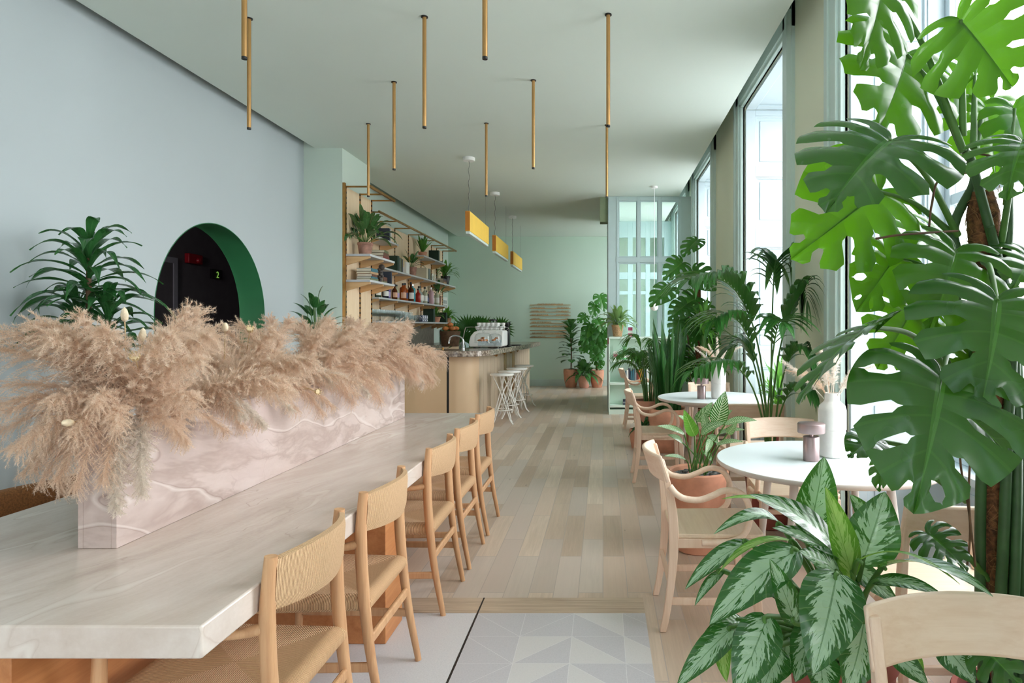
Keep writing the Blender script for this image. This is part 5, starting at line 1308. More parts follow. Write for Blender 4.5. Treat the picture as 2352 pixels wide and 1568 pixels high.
# ------------------------------------------------------------------ mint bookcase under the partition
t = thing('bookcase', 'open mint green bookcase with four shelves under the glazed partition', 'bookcase', (0.75, 10.53, 0))
bx0, bx1, by0, by1 = 0.09, 1.245, 10.40, 10.675
m = MB(); m.box(bx0, bx0 + 0.02, by0, by1, 0.001, 1.24); m.build('side', m_mint, t, bevel=0.002)
m = MB(); m.box(bx1 - 0.02, bx1, by0, by1, 0.001, 1.24); m.build('side', m_mint, t, bevel=0.002)
m = MB(); m.box(bx0 + 0.02, bx1 - 0.02, by1 - 0.015, by1, 0.08, 1.205); m.build('back', m_mint, t)
m = MB(); m.box(bx0 + 0.02, bx1 - 0.02, by0 + 0.02, by1 - 0.02, 0.001, 0.08); m.build('plinth', m_mint, t)
for z in (1.24, 0.873, 0.51, 0.15):
    m = MB(); m.box(bx0 + 0.0205 if z < 1.2 else bx0, bx1 - 0.0205 if z < 1.2 else bx1, by0 - 0.006, by1 - 0.016, z - 0.036 + (0.001 if z > 1.2 else 0), z + (0.001 if z > 1.2 else 0)); m.build('shelf', m_mint, t, bevel=0.003)
m = MB(); m.box(bx0 - 0.014, bx0 - 0.001, 10.42, 10.66, 1.12, 1.22); single('alarm_call_point', m, m_red, 'red call point box on the end of the mint bookcase', 'alarm', bevel=0.006)
yb = 10.52
potted('potted_plant', 'pale leafy plant in a woven pot on top of the mint bookcase', (0.235, yb, 1.2415), 0.095, 0.19, plain('woven_pot', RGB(196, 160, 120), 0.9, var=0.2, vs=60), G['pale'], 34, 0.32, 0.085, 91, (0.0, 1.3), 0.5, 0.25, clamp=(-9, 1.246, 10.67))
def packet(o, w, d, h, c, label, band=None, name='packet', cat='packet', group=None):
    q = thing(name, label, cat, o, 0, group); m = MB(); m.box(-w / 2, w / 2, -d / 2, d / 2, 0, h); m.build('carton', c, q, world=False, bevel=0.002)
    if band: m = MB(); m.box(-w / 2 - 0.0005, w / 2 + 0.0005, -d / 2 - 0.0008, -d / 2 + 0.001, h * 0.35, h * 0.65); m.build('printed_band', band, q, world=False)
    return q
packet((0.44, yb, 1.2415), 0.07, 0.06, 0.15, BC['pink'], 'pink carton on top of the mint bookcase beside the pale plant', BC['white'])
packet((0.20, yb, 0.8735), 0.06, 0.06, 0.13, BC['white'], 'white carton with pink print at the left of the upper bookcase shelf', BC['pink'])
m_can = plain('green_tin', RGB(120, 196, 130), 0.35)
for i in range(6): 
    q = thing('drink_tin', 'pale green drinks tin in the row on the upper bookcase shelf', 'tin', (0.285 + i * 0.062, yb - 0.02 * (i % 2), 0.8735), 0, 'green tins on the bookcase')
    m = MB(); m.lathe([(0.026, 0), (0.029, 0.004), (0.029, 0.10), (0.025, 0.108), (0.0001, 0.106)], 18); m.build('body', m_can, q, 50, world=False)
    m = MB(); m.lathe([(0.0292, 0.03), (0.0292, 0.075)], 18); m.build('printed_band', BC['white'], q, 50, world=False)
q = thing('drink_tin', 'pale green tin standing on top of the row of tins', 'tin', (0.345, yb - 0.01, 0.983), 0)
m = MB(); m.lathe([(0.026, 0), (0.029, 0.004), (0.029, 0.10), (0.025, 0.108), (0.0001, 0.106)], 18); m.build('body', m_can, q, 50, world=False)
packet((0.70, yb, 0.8735), 0.09, 0.06, 0.14, BC['white'], 'white and purple packet right of the green tins', BC['navy'])
def bag(o, c, label):
    q = thing('snack_bag', label, 'bag', o); m = MB()
    def fn(u, v):
        x = (u - 0.5) * 0.13; z = v * 0.19; b = math.sin(PI * u) ** 0.6 * math.sin(PI * v) ** 0.6 * 0.035
        return V((x, -b - 0.002, z))
    m.grid(fn, 12, 14); m.grid(lambda u, v: V((fn(1 - u, v).x, -fn(1 - u, v).y, fn(1 - u, v).z)), 12, 14); m.build('pouch', c, q, 60, world=False)
bag((0.93, yb, 0.8735), BC['yellow'], 'yellow and purple snack bag on the upper bookcase shelf')
bag((1.08, yb, 0.8735), BC['pink'], 'pink snack bag at the right of the upper bookcase shelf')
for i, c_ in enumerate(('teal', 'white', 'navy', 'teal', 'teal', 'grey', 'red', 'orange', 'yellow', 'tan', 'blue', 'white')):
    book(c_, (0.36 + i * 0.032, yb, 0.5105), 0.028, 0.16, 0.18 + 0.02 * ((i * 7) % 3), ['teal book leftmost in the row on the lower bookcase shelf', 'white book second from the left on the lower bookcase shelf', 'navy book third from the left on the lower bookcase shelf', 'teal book fourth from the left on the lower bookcase shelf', 'teal book fifth from the left on the lower bookcase shelf', 'grey book in the middle of the row on the lower bookcase shelf', 'red book in the row on the lower bookcase shelf', 'orange book in the row on the lower bookcase shelf', 'yellow book in the row on the lower bookcase shelf', 'tan book right of the yellow one on the lower bookcase shelf', 'blue book near the right end of the row on the lower bookcase shelf', 'white book at the right end of the row on the lower bookcase shelf'][i], 'books standing on the bookcase', rz=-PI / 2)
for i in range(3): book(('navy', 'grey', 'navy')[i], (0.42, yb, 0.1505 + i * 0.0255), 0.025, 0.16, 0.2, ['navy book lowest in the small pile on the bottom bookcase shelf', 'grey book in the middle of the small pile on the bottom bookcase shelf', 'navy book topmost in the small pile on the bottom bookcase shelf'][i], 'books lying on the bottom bookcase shelf', True, -PI / 2)

# ------------------------------------------------------------------ seen through the arch
t = thing('alarm_sounder', 'red fire alarm box on the dark wall seen through the arch', 'alarm', (-5.97, 6.1, 2.1))
zz = 1.4 + (750 - 593) * 5.95 / (1385 - 446) * (1385 - 446) / 1500
yy = 5.97 * 1500 / (1385 - 446)
m = MB(); m.box(-5.999, -5.93, 5.97 * 1500 / (1385 - 430) - 0.02, 5.97 * 1500 / (1385 - 460), ZV(606, yy), ZV(584, yy)); m.build('case', m_red, t, bevel=0.01)
m = MB(); m.lathe([(0.04, 0), (0.03, 0.03), (0.0001, 0.035)], 20, (-5.93, yy + 0.03, ZV(598, yy)), M=Matrix.Rotation(PI / 2, 3, 'Y')); m.build('horn', m_red, t)
t = thing('number_sign', 'small dark sign with a green numeral in the corridor behind the arch', 'sign', (-5.97, 9.3, 2.0))
yy = 5.97 * 1500 / (1385 - 498)
m = MB(); m.box(-5.999, -5.96, yy - 0.13, yy + 0.13, ZV(640, yy), ZV(619, yy)); m.build('plate', m_black, t)
ge = NT('green_glow'); ge.p(Base_Color=RGB(150, 210, 120)); ge.b.inputs['Emission Color'].default_value = RGB(150, 210, 90); ge.b.inputs['Emission Strength'].default_value = 0.3
text_mesh('numeral', '2', 0.14, 0.002, 'CENTER', ge.m, Matrix.Translation(V((-5.955, yy, ZV(638, yy)))) @ Matrix.Rotation(PI / 2, 4, 'Z') @ Matrix.Rotation(PI / 2, 4, 'X'), t)
# ------------------------------------------------------------------ pampas plumes
def plume_mesh(seed, L, nb=120, nh=76, fat=1.0, droop=0.5, hairw=0.0015, hl=0.018, s0=0.14):
    """grows along +z and droops towards +x; UV y runs from stem to hair tip"""
    r = random.Random(seed); m = MB()
    def C_(s):
        a = droop * s * s * 1.6
        return V((math.sin(a) * s * L * 0.62, 0.02 * L * math.sin(s * 3 + seed), s * L * (1 - 0.28 * droop * s)))
    m.tube([C_(k / 8) for k in range(9)], [0.0025] * 5 + [0.002, 0.0016, 0.0012, 0.0008], 5)
    for k in range(len(m.v)): m.uv[k] = (0, 0.2)
    vs, fs, uvs = [], [], []
    for b in range(nb):
        s = s0 + (1 - s0) * (b + r.random()) / nb
        p = C_(s); t = (C_(min(1, s + 0.02)) - C_(s - 0.02)).normalized()
        a = b * 2.39996 + r.uniform(-0.4, 0.4); o1 = t.orthogonal().normalized(); o2 = t.cross(o1)
        rad = o1 * math.cos(a) + o2 * math.sin(a)
        lb = fat * L * (0.26 * (math.sin(PI * min(1, 0.14 + s * 0.74)) ** 0.7) + 0.05) * r.uniform(0.7, 1.15)
        sp = lerp(0.95, 0.5, s) * r.uniform(0.7, 1.2)
        d = (t + rad * sp).normalized()
        for h in range(nh):
            q = (h + r.random()) / nh
            c = p + d * lb * q + V((0, 0, -1)) * (q * q * lb * 0.38)
            g_ = V((r.gauss(0, 1), r.gauss(0, 1), r.gauss(0, 1))).normalized()
            hd = (d * 0.55 + g_ * 0.85 + rad * 0.2).normalized()
            l = hl * r.uniform(0.5, 1.25) * lerp(1.0, 0.6, q)
            sd = hd.cross(g_ if abs(hd.dot(g_)) < 0.95 else V((0, 0, 1))).normalized() * hairw * 0.5
            i = len(vs); vs += [c - sd, c + sd, c + hd * l]; fs.append((i, i + 1, i + 2)); y0 = 0.15 + 0.55 * q
            uvs += [(0, y0), (0, y0), (0, min(1, y0 + 0.4))]
    m.add(vs, fs, uvs); return m
PV = []
GP = 'pampas plumes in the marble planter'
for k in range(9):
    m = plume_mesh(100 + k, 0.37 + 0.008 * k, droop=0.15 + 0.11 * k, fat=1.0 + 0.05 * (k % 3))
    o = m.build('pampas_plume', m_pampas, None, 60); PV.append(o)
for k in range(2):
    m = plume_mesh(200 + k, 0.30, nb=100, nh=80, droop=0.7 + 0.3 * k, fat=0.8, hairw=0.0017)
    o = m.build('pampas_plume', m_pampas_w, None, 60); PV.append(o)
used = set()
def put(idx, loc, az, tilt, sc, label, group, cat_='plume'):
    """az: compass direction the plume leans to, tilt from vertical"""
    M = Matrix.Translation(V(loc)) @ Matrix.Rotation(az, 4, 'Z') @ Matrix.Rotation(tilt, 4, 'Y') @ Matrix.Scale(sc, 4)
    src = PV[idx]
    if idx in used:
        o = src.copy(); C.objects.link(o)
    else: o = src; used.add(idx)
    o.matrix_basis = M; tag(o, label, cat_, group); return o
RP = random.Random(17)
LBP = 'feathery pinkish beige pampas plume spilling from the long marble planter'
LBW = 'white feathery grass plume among the beige pampas in the marble planter'
n = 0
for k in range(150):
    f = (k + RP.random()) / 150; y = 1.95 + 2.7 * f
    side = RP.choice((-1, 1, 1)) if k % 3 else RP.choice((-1, 1))
    x = -1.481 + side * RP.uniform(0.0, 0.035)
    layer = k % 3
    az = (0 if side > 0 else PI) + RP.uniform(-1.0, 1.0)
    if layer == 0: tilt, idx, sc, zz_ = RP.uniform(0.05, 0.42), RP.choice((0, 1, 2)), RP.uniform(0.9, 1.06), 1.08
    elif layer == 1: tilt, idx, sc, zz_ = RP.uniform(0.5, 0.95), RP.choice((2, 3, 4)), RP.uniform(0.75, 0.95), 1.10
    else: tilt, idx, sc, zz_ = RP.uniform(1.0, 1.45), RP.choice((3, 4, 5, 6)), RP.uniform(0.55, 0.74), 1.125
    if y < 2.7 and layer < 2: sc *= lerp(1.10, 1.0, (y - 1.9) / 0.8)
    if y < 2.5 and side < 0: tilt *= 0.7; sc *= 0.68
    put(idx, (x, y, zz_), az, tilt, sc, LBP, GP)
for k in range(26):     # the near end, fanning out and hanging over the short side
    lay = k % 3; az = lerp((3.9, 3.7, 3.0)[lay], 5.35, (k + RP.random()) / 26)
    tilt = (RP.uniform(0.05, 0.4), RP.uniform(0.7, 1.15), RP.uniform(1.45, 1.95))[lay]
    put(RP.choice((2, 3, 4) if lay == 0 else (4, 5, 6) if lay == 1 else (5, 6, 7, 8)), (-1.481 + 0.03 * math.cos(az), 1.97 + 0.045 * RP.random(), 1.115), az, tilt, (0.94, 0.68, 0.58)[lay], LBP, GP)
for k in range(8):     # far end
    az = lerp(-0.3, 2.2, k / 7); put(RP.choice((3, 5, 6)), (-1.47, 4.62, 1.115), az, RP.uniform(0.5, 1.5), 0.85, LBP, GP)
for (y, az, tl, sc) in ((2.05, 5.3, 1.85, 0.95), (2.02, 5.0, 2.0, 1.0), (2.35, 0.2, 1.25, 0.8), (2.3, -0.3, 1.0, 0.8), (2.62, 0.1, 1.3, 0.7), (3.05, 0.3, 0.7, 0.8), (3.1, -0.5, 0.9, 0.8), (3.4, 0.2, 1.35, 0.8), (3.8, -0.4, 1.4, 0.75), (4.4, 0.3, 1.45, 0.9), (4.5, 0.6, 1.6, 0.9), (2.2, 1.8, 0.5, 0.9)):
    put(9 + int(y * 100) % 2, (-1.45, y, 1.13), az, tl, sc, LBW, 'white plumes among the pampas')

for i_, o in enumerate(PV):
    if i_ not in used: bpy.data.objects.remove(o)

# dried seed heads and bunny tails poking out of the pampas
def bunny(o, d, L, label, pod=False):
    t = thing('dried_flower', label, 'dried flower', o, 0, 'dried flowers among the pampas'); o, d = V(o), V(d).normalized()
    m = MB(); m.tube([o, o + d * L * 0.6 + V((0, 0, 0.01)), o + d * L], 0.0018, 6); m.build('stem', m_drystem, t, 60)
    R_ = d.to_track_quat('Z', 'Y').to_matrix()
    m = MB()
    if pod: 
        for j in range(9):
            a_ = 2 * PI * j / 9; c_ = V((math.cos(a_), math.sin(a_), 0))
            m.tube([o + d * L, o + d * L + R_ @ (c_ * 0.009 + V((0, 0, 0.012))), o + d * L + R_ @ (c_ * 0.013 + V((0, 0, 0.03)))], [0.0015, 0.003, 0.002], 5)
        m.lathe([(0.002, 0), (0.008, 0.012), (0.009, 0.022), (0.0001, 0.024)], 10, o + d * L, M=R_)
    else: m.lathe([(0.002, 0), (0.009, 0.008), (0.0105, 0.022), (0.007, 0.038), (0.001, 0.046)], 14, o + d * L, M=R_)
    m.build('flower_head', m_drypod if pod else m_bunny, t, 60)
bunny((-1.46, 2.0, 1.28), (0.06, -0.1, 0.4), 0.14, 'tall dried bunny tail above the left part of the pampas')
bunny((-1.44, 2.02, 1.22), (0.12, -0.12, 0.35), 0.15, 'shorter dried bunny tail below the tall one in the pampas')
bunny((-1.40, 1.98, 1.22), (0.20, -0.35, 0.25), 0.16, 'dried seed pod with fluted cup near the left end of the pampas', True)
bunny((-1.42, 2.45, 1.28), (0.18, -0.3, 0.3), 0.16, 'pale dried bunny tail right of the fluted pod in the pampas')
bunny((-1.42, 2.6, 1.28), (0.2, -0.3, 0.28), 0.16, 'dried fluted seed pod in front of the arch opening', True)
bunny((-1.40, 2.1, 1.18), (0.4, -0.3, 0.02), 0.16, 'round dried seed head low on the right flank of the pampas')
bunny((-1.47, 1.92, 1.12), (0.05, -0.3, 0.04), 0.14, 'large cream bunny tail at the near corner of the planter')
bunny((-1.35, 2.9, 1.12), (0.3, -0.2, 0.0), 0.12, 'dried seed pod hanging low over the marble planter side', True)

# vases with small bouquets
def vase(o, label, sc=1.0):
    t = thing('vase', label, 'vase', o, 0, 'white ceramic vases on the round tables')
    m = MB(); o = V(o)
    m.lathe([(0.055, 0), (0.061, 0.006), (0.064, 0.02), (0.064, 0.134), (0.067, 0.136), (0.067, 0.228), (0.062, 0.25), (0.042, 0.268), (0.036, 0.278), (0.036, 0.312), (0.032, 0.314), (0.031, 0.28), (0.05, 0.24), (0.05, 0.02), (0.0001, 0.015)], 48, o); m.build('body', m_vase, t, 50)
vase((1.13, 3.22, TZ + 0.0012), 'matte white ceramic vase on the nearest round table')
vase((1.03, 5.83, TZ + 0.0012), 'matte white ceramic vase on the farther round table')
SM = []
for k in range(3):
    m = plume_mesh(300 + k, 0.34, nb=80, nh=34, droop=0.1 + 0.22 * k, fat=0.30 + 0.10 * k, hairw=0.0013, hl=0.012, s0=0.34); SM.append((m.build('dried_grass', m_pampas_w if k < 2 else m_pampas, None, 60)))
u2 = set()
def bouquet(c, seed, n, gname, lb):
    r = random.Random(seed)
    for k in range(n):
        i = k % 3; o = SM[i]
        if i in u2: o = o.copy(); C.objects.link(o)
        u2.add(i); az = k * 2.4 + r.uniform(-0.3, 0.3) + 2.8; tl = r.uniform(0.15, 0.5) if k else 0.7
        o.matrix_basis = Matrix.Translation(V(c) + V((0.006 * math.cos(az), 0.006 * math.sin(az), 0.0))) @ Matrix.Rotation(az, 4, 'Z') @ Matrix.Rotation(tl, 4, 'Y') @ Matrix.Scale(r.uniform(0.8, 1.0), 4)
        tag(o, lb, 'dried grass', gname, 'thing')
bouquet((1.13, 3.22, TZ + 0.245), 5, 11, 'dried grasses in the nearest vase', 'feathery dried grass stem in the vase on the nearest round table')
bouquet((1.03, 5.83, TZ + 0.245), 9, 11, 'dried grasses in the farther vase', 'feathery dried grass stem in the vase on the farther round table')
def lamp(o, label):
    t = thing('table_lamp', label, 'lamp', o, 0, 'metal lamps on the round tables'); o = V(o)
    m = MB(); m.lathe([(0.037, 0), (0.038, 0.002), (0.038, 0.112), (0.036, 0.115), (0.0001, 0.115)], 40, o); m.build('base', m_lampmetal, t, 40)
    m = MB(); m.lathe([(0.009, 0.1155), (0.009, 0.134)], 20, o); m.build('neck', m_lampmetal, t)
    m = MB(); m.lathe([(0.02, 0.135), (0.062, 0.133), (0.064, 0.136), (0.064, 0.176), (0.06, 0.18), (0.0001, 0.186)], 48, o); m.build('shade', m_lampmetal, t, 40)
lamp((0.995, 3.12, TZ + 0.0012), 'mauve metal table lamp on the nearest round table')
lamp((0.875, 5.80, TZ + 0.0012), 'mauve metal table lamp on the farther round table')
def clampx(mm, xm):
    for q in mm.v: q.x = min(q.x, xm)
# ------------------------------------------------------------------ split-leaf plants
OUT = [(0.0, -0.0), (0.10, -0.15), (0.26, -0.21), (0.43, -0.13), (0.54, 0.05), (0.57, 0.25), (0.51, 0.47), (0.39, 0.67), (0.23, 0.84), (0.085, 0.955), (0.0, 1.0)]
MID = [0, 0, 0.0, 0.01, 0.05, 0.13, 0.25, 0.41, 0.59, 0.79, 1.0]
def samp(a, s):
    f = min(max(s, 0), 1) * (len(a) - 1); i = min(int(f), len(a) - 2); t = f - i
    g = lambda k: V((a[k][0], a[k][1], 0)) if isinstance(a[0], tuple) else V((0, a[k], 0))
    p1, p2 = g(i), g(i + 1); p0 = g(i - 1) if i > 0 else p1 * 2 - p2; p3 = g(i + 2) if i + 2 < len(a) else p2 * 2 - p1
    t2, t3 = t * t, t * t * t
    return 0.5 * ((2 * p1) + (p2 - p0) * t + (2 * p0 - 5 * p1 + 4 * p2 - p3) * t2 + (3 * p1 - p0 - 3 * p2 + p3) * t3)
def monstera(mb, base, tip, nh=(0, -1, 0.5), wsc=1.0, lift=0.08, seed=1, slits=6, fine=1, curl=0.42, t0r=(0.28, 0.5), gap=0.05, fold=0.24):
    r = random.Random(seed); base, tip, nh = V(base), V(tip), V(nh).normalized()
    L = (tip - base).length; f = (tip - base).normalized(); sd0 = f.cross(nh).normalized(); n0 = sd0.cross(f)
    mid = (base + tip) / 2 + n0 * lift * L * 2
    def curve(y):
        yc = max(0.0, min(1.0, y)); c = base * (1 - yc) ** 2 + mid * 2 * yc * (1 - yc) + tip * yc * yc
        tg = ((mid - base) * (1 - yc) + (tip - mid) * yc).normalized()
        c = c + tg * (y - yc) * L
        return c, tg, sd0.cross(tg)
    for sgn in (-1, 1):
        cuts = [0.0] + [lerp(0.31, 0.86, (k + r.uniform(-0.12, 0.12)) / max(1, slits - 1)) for k in range(slits)] + [1.0]
        t0 = [r.uniform(*t0r) for _ in cuts]; gp = [gap * r.uniform(0.75, 1.3) for _ in cuts]
        hole = [r.random() < 0.18 for _ in cuts]
        def gapf(k, t):
            if k == 0 or k == len(cuts) - 1: return 0.0
            g_ = gp[k] * sstep(t0[k], t0[k] + 0.10, t) * (1 - 0.45 * max(0, t - t0[k]) / (1 - t0[k]))
            if hole[k]: g_ *= 1 - sstep(0.78, 0.9, t)
            return g_
        for k in range(len(cuts) - 1):
            a, b = cuts[k], cuts[k + 1]; ns = (9 if k == 0 else (6 if k == len(cuts) - 2 else 4)) * fine; nt = 9 + 3 * fine
            vs, uvs, fs = [], [], []
            for i in range(nt + 1):
                t = i / nt
                rd = 0.22 * (b - a) * sstep(0.82, 1.0, t) ** 1.5
                lo = a + gapf(k, t) / 2 + (rd if k > 0 and not hole[k] else 0); hi = b - gapf(k + 1, t) / 2 - (rd * 0.4 if k < len(cuts) - 2 and not hole[k + 1] else 0)
                for j in range(ns + 1):
                    s = lerp(lo, hi, j / ns)
                    m_, o_ = samp(MID, s), samp(OUT, s)
                    q = m_ + (o_ - m_) * t; y = q.y - 0.05 * math.sin(PI * t) * (1 - s); x = q.x * wsc
                    c, tg, nn = curve(y)
                    h = fold * x - curl * x * x + 0.016 * math.sin(PI * j / ns) * min(1, t * 2.5) + 0.02 * math.sin(5 * y + seed) * x - (0.09 * t * t * max(0, 0.35 - s) * 2)
                    vs.append(c + sd0 * x * L * sgn + nn * h * L); uvs.append((0.5 + 0.5 * sgn * t, s + 0.2 * t))
            for i in range(nt):
                for j in range(ns):
                    q = i * (ns + 1) + j
                    fs.append((q, q + 1, q + ns + 2, q + ns + 1) if sgn > 0 else (q, q + ns + 1, q + ns + 2, q + 1))
            mb.add(vs, fs, uvs)
    # raised midrib below the blade
    pts = [curve(y)[0] - curve(y)[2] * 0.002 for y in (0, 0.2, 0.4, 0.6, 0.8, 0.97)]
    mb.tube(pts, [0.012 * L, 0.011 * L, 0.009 * L, 0.007 * L, 0.005 * L, 0.002 * L], 6)
    for q in range(len(mb.v) - 36, len(mb.v)): mb.uv[q] = (0.5, 0.5)

PB = V((1.20, 1.95, 0))
t = thing('monstera_plant', 'huge glossy split-leaf plant climbing a coir pole in the right foreground window bay', 'plant', PB)
pot((1.22, 1.95, 0.001), 0.16, 0.30, m_terra_dk, 0.15, t)
ptop = P(2255, 440, 1.95); pbot = V((1.215, 1.95, 0.25))
def polept(f): return pbot.lerp(ptop, f)
m = MB(); pp = [polept(k / 24) for k in range(25)]; rr_ = [0.043 + 0.004 * math.sin(k * 2.3) for k in range(25)]; rr_[-1] = 0.03
m.tube(pp, rr_, 20); m.build('coir_pole', m_coir, t, 60)
m = MB(); RC = random.Random(8)     # loose coir fibres wound round the pole
for k in range(500):
    f = RC.random(); c = polept(f); a = RC.uniform(0, 2 * PI); q = [V((math.cos(a + j * 0.35) * 0.0475, math.sin(a + j * 0.35) * 0.0475, RC.uniform(-0.012, 0.012) + j * RC.uniform(-0.01, 0.012))) + c for j in range(4)]
    m.tube(q, 0.0009, 3, cap=False)
m.build('coir_fibre', plain('coir_fibre', RGB(172, 122, 82), 0.9, var=0.2), t, 60)
m = MB(); RC = random.Random(4)
def stempath(off, top):
    a = [pbot + V((math.cos(off) * 0.06, math.sin(off) * 0.06, 0))] + [polept(q) + V((math.cos(off + q * 2.0) * 0.066, math.sin(off + q * 2.0) * 0.066, 0)) for q in (0.15, 0.35, 0.55, 0.75)]
    return a + top
stems = [stempath(3.6, [P(2240, 400, 1.90), P(2216, 345, 1.88)]), stempath(4.6, [P(2275, 520, 1.88)]), stempath(2.6, [P(2190, 545, 1.95), P(2236, 420, 1.96), P(2228, 372, 1.93)]), stempath(5.4, [P(2315, 560, 1.9), P(2318, 440, 1.92)]), stempath(4.1, [])]
for sp in stems: taper(sp, [0.017, 0.016, 0.015, 0.014, 0.011], 12, 6).build('main_stem', m_stemdark, t, 60)
LV = [ # base(u,v,Y) tip(u,v,Y) normal wsc lift seed node
 ((2030, -48, 1.78), (1973, 163, 1.72), (0.5, -0.8, 0.1), 0.92, 0.03, 1, (2212, 345, 1.88)),
 ((2084, 126, 1.95), (2010, 318, 1.85), (0.15, -1, -0.1), 1.22, 0.03, 2, (2214, 350, 1.88)),
 ((2044, 322, 1.72), (1896, 490, 1.62), (-0.25, -0.9, 0.75), 1.22, 0.07, 3, (2200, 540, 1.93)),
 ((2020, 440, 1.95), (1816, 596, 1.90), (-0.1, -1.0, 0.0), 1.0, 0.02, 4, (2185, 535, 1.95)),
 ((2206, 46, 1.75), (2326, 200, 1.80), (-0.15, -1.0, -0.15), 1.3, 0.03, 5, (2212, 312, 1.88)),
 ((2265, 250, 2.05), (2290, 420, 2.0), (0.1, -1.0, 0.0), 1.25, 0.02, 6, (2240, 350, 1.95)),
 ((2346, 325, 1.72), (2312, 462, 1.62), (-0.6, -0.8, 0.5), 1.05, 0.06, 7, (2300, 560, 1.9)),
 ((2171, 548, 2.02), (2050, 575, 1.92), (0.1, -0.75, 0.75), 1.0, 0.05, 8, (2195, 640, 1.98)),
 ((2056, 592, 1.98), (1966, 716, 1.92), (-0.1, -1.0, 0.15), 0.9, 0.05, 9, (2185, 660, 1.98)),
 ((2195, 578, 1.80), (2130, 768, 1.72), (-0.15, -1.0, 0.25), 1.05, 0.05, 10, (2200, 700, 1.95)),
 ((2094, 714, 1.98), (2014, 848, 1.92), (-0.1, -1.0, 0.1), 1.1, 0.04, 11, (2190, 860, 1.95)),
 ((2000, 750, 1.72), (1836, 930, 1.58), (-0.80, -0.12, 0.62), 0.62, 0.06, 12, (2180, 850, 1.93)),
 ((2290, 690, 1.62), (2248, 955, 1.52), (-0.15, -0.9, 0.55), 1.18, 0.07, 13, (2260, 600, 1.86)),
 ((2163, 866, 1.58), (2098, 1180, 1.47), (-0.15, -0.9, 0.55), 1.06, 0.07, 14, (2200, 780, 1.88)),
 ((2195, 935, 1.72), (2336, 1068, 1.66), (0.2, -0.9, 0.5), 0.95, 0.05, 15, (2215, 900, 1.9)),
 ((2368, 590, 1.85), (2322, 668, 1.78), (-0.3, -0.9, 0.3), 1.2, 0.05, 16, (2310, 700, 1.92)),
 ((2131, 1225, 1.88), (2222, 1312, 1.80), (0.2, -0.8, 0.6), 1.15, 0.05, 17, (2270, 1330, 1.95)),
 ((2262, 1490, 1.72), (2345, 1575, 1.64), (-0.25, -0.95, 0.2), 1.2, 0.03, 18, (2290, 1420, 1.92)),
 ((2002, 1008, 1.86), (1948, 1052, 1.80), (-0.3, -0.7, 0.6), 0.9, 0.05, 19, (2220, 1120, 1.93)),
 ((2030, 1060, 1.95), (2020, 1130, 1.90), (-0.6, -0.6, 0.3), 0.7, 0.05, 20, (2220, 1150, 1.95)),
 ((2240, 175, 2.1), (2160, 250, 2.1), (0.1, -1.0, 0.1), 1.1, 0.02, 21, (2236, 340, 1.95)),
 ((2330, 250, 1.98), (2370, 400, 1.95), (0.1, -1.0, 0.1), 1.1, 0.02, 22, (2312, 470, 1.92)),
 ((2230, 820, 2.0), (2190, 960, 1.98), (0.0, -1.0, 0.2), 0.9, 0.04, 23, (2240, 760, 1.97)),
 ((2300, 1010, 1.95), (2340, 1130, 1.9), (0.1, -1.0, 0.3), 0.9, 0.04, 24, (2260, 980, 1.95)),
]
for k, (b, tp, nh, ws, lf, sd, nd) in enumerate(LV):
    L_ = (P(*tp) - P(*b)).length
    sm = 4 if L_ < 0.12 else 5
    m = MB(); monstera(m, P(*b), P(*tp), nh, ws, lf, sd, sm, 2 if L_ > 0.15 else 1)
    lf_ = m.build('leaf', G['monstera'], t, 180); g_ = {3: 0.85, 0: 0.8, 1: 0.6, 4: 0.7, 5: 0.7, 7: 0.7, 8: 0.55, 10: 0.6, 20: 0.7, 21: 0.7, 9: 0.3}.get(k, 0.0); lf_.color = (g_, g_, g_, 1)  # per-leaf amount of painted backlighting; front leaves stay dark
    a, c = P(*nd), P(*b); mid = (a + c) / 2 + V((0, 0, 0.10 * (c - a).length))
    m = MB(); m.tube(cat_rom([a, mid, c], 8), [lerp(0.0105, 0.0055, q / 16) for q in range(17)], 10); m.build('petiole', m_stemgreen, t, 60)
RC = random.Random(14)
for a in ([P(2236, 395, 1.86), P(2160, 410, 1.82), P(2140, 470, 1.8), P(2134, 520, 1.79)], [P(2200, 530, 1.86), P(2120, 535, 1.8), P(2060, 540, 1.76), P(2012, 548, 1.75)], [P(2225, 350, 1.85), P(2280, 360, 1.84), P(2330, 390, 1.83)], [P(2215, 900, 1.86), P(2205, 1050, 1.84), P(2228, 1200, 1.83), P(2218, 1330, 1.85)], [P(2240, 930, 1.85), P(2225, 1130, 1.82), P(2240, 1300, 1.84)]):
    m = MB(); m.tube(cat_rom(a, 8), 0.0032, 7); m.build('aerial_root', m_stembrown, t, 60)


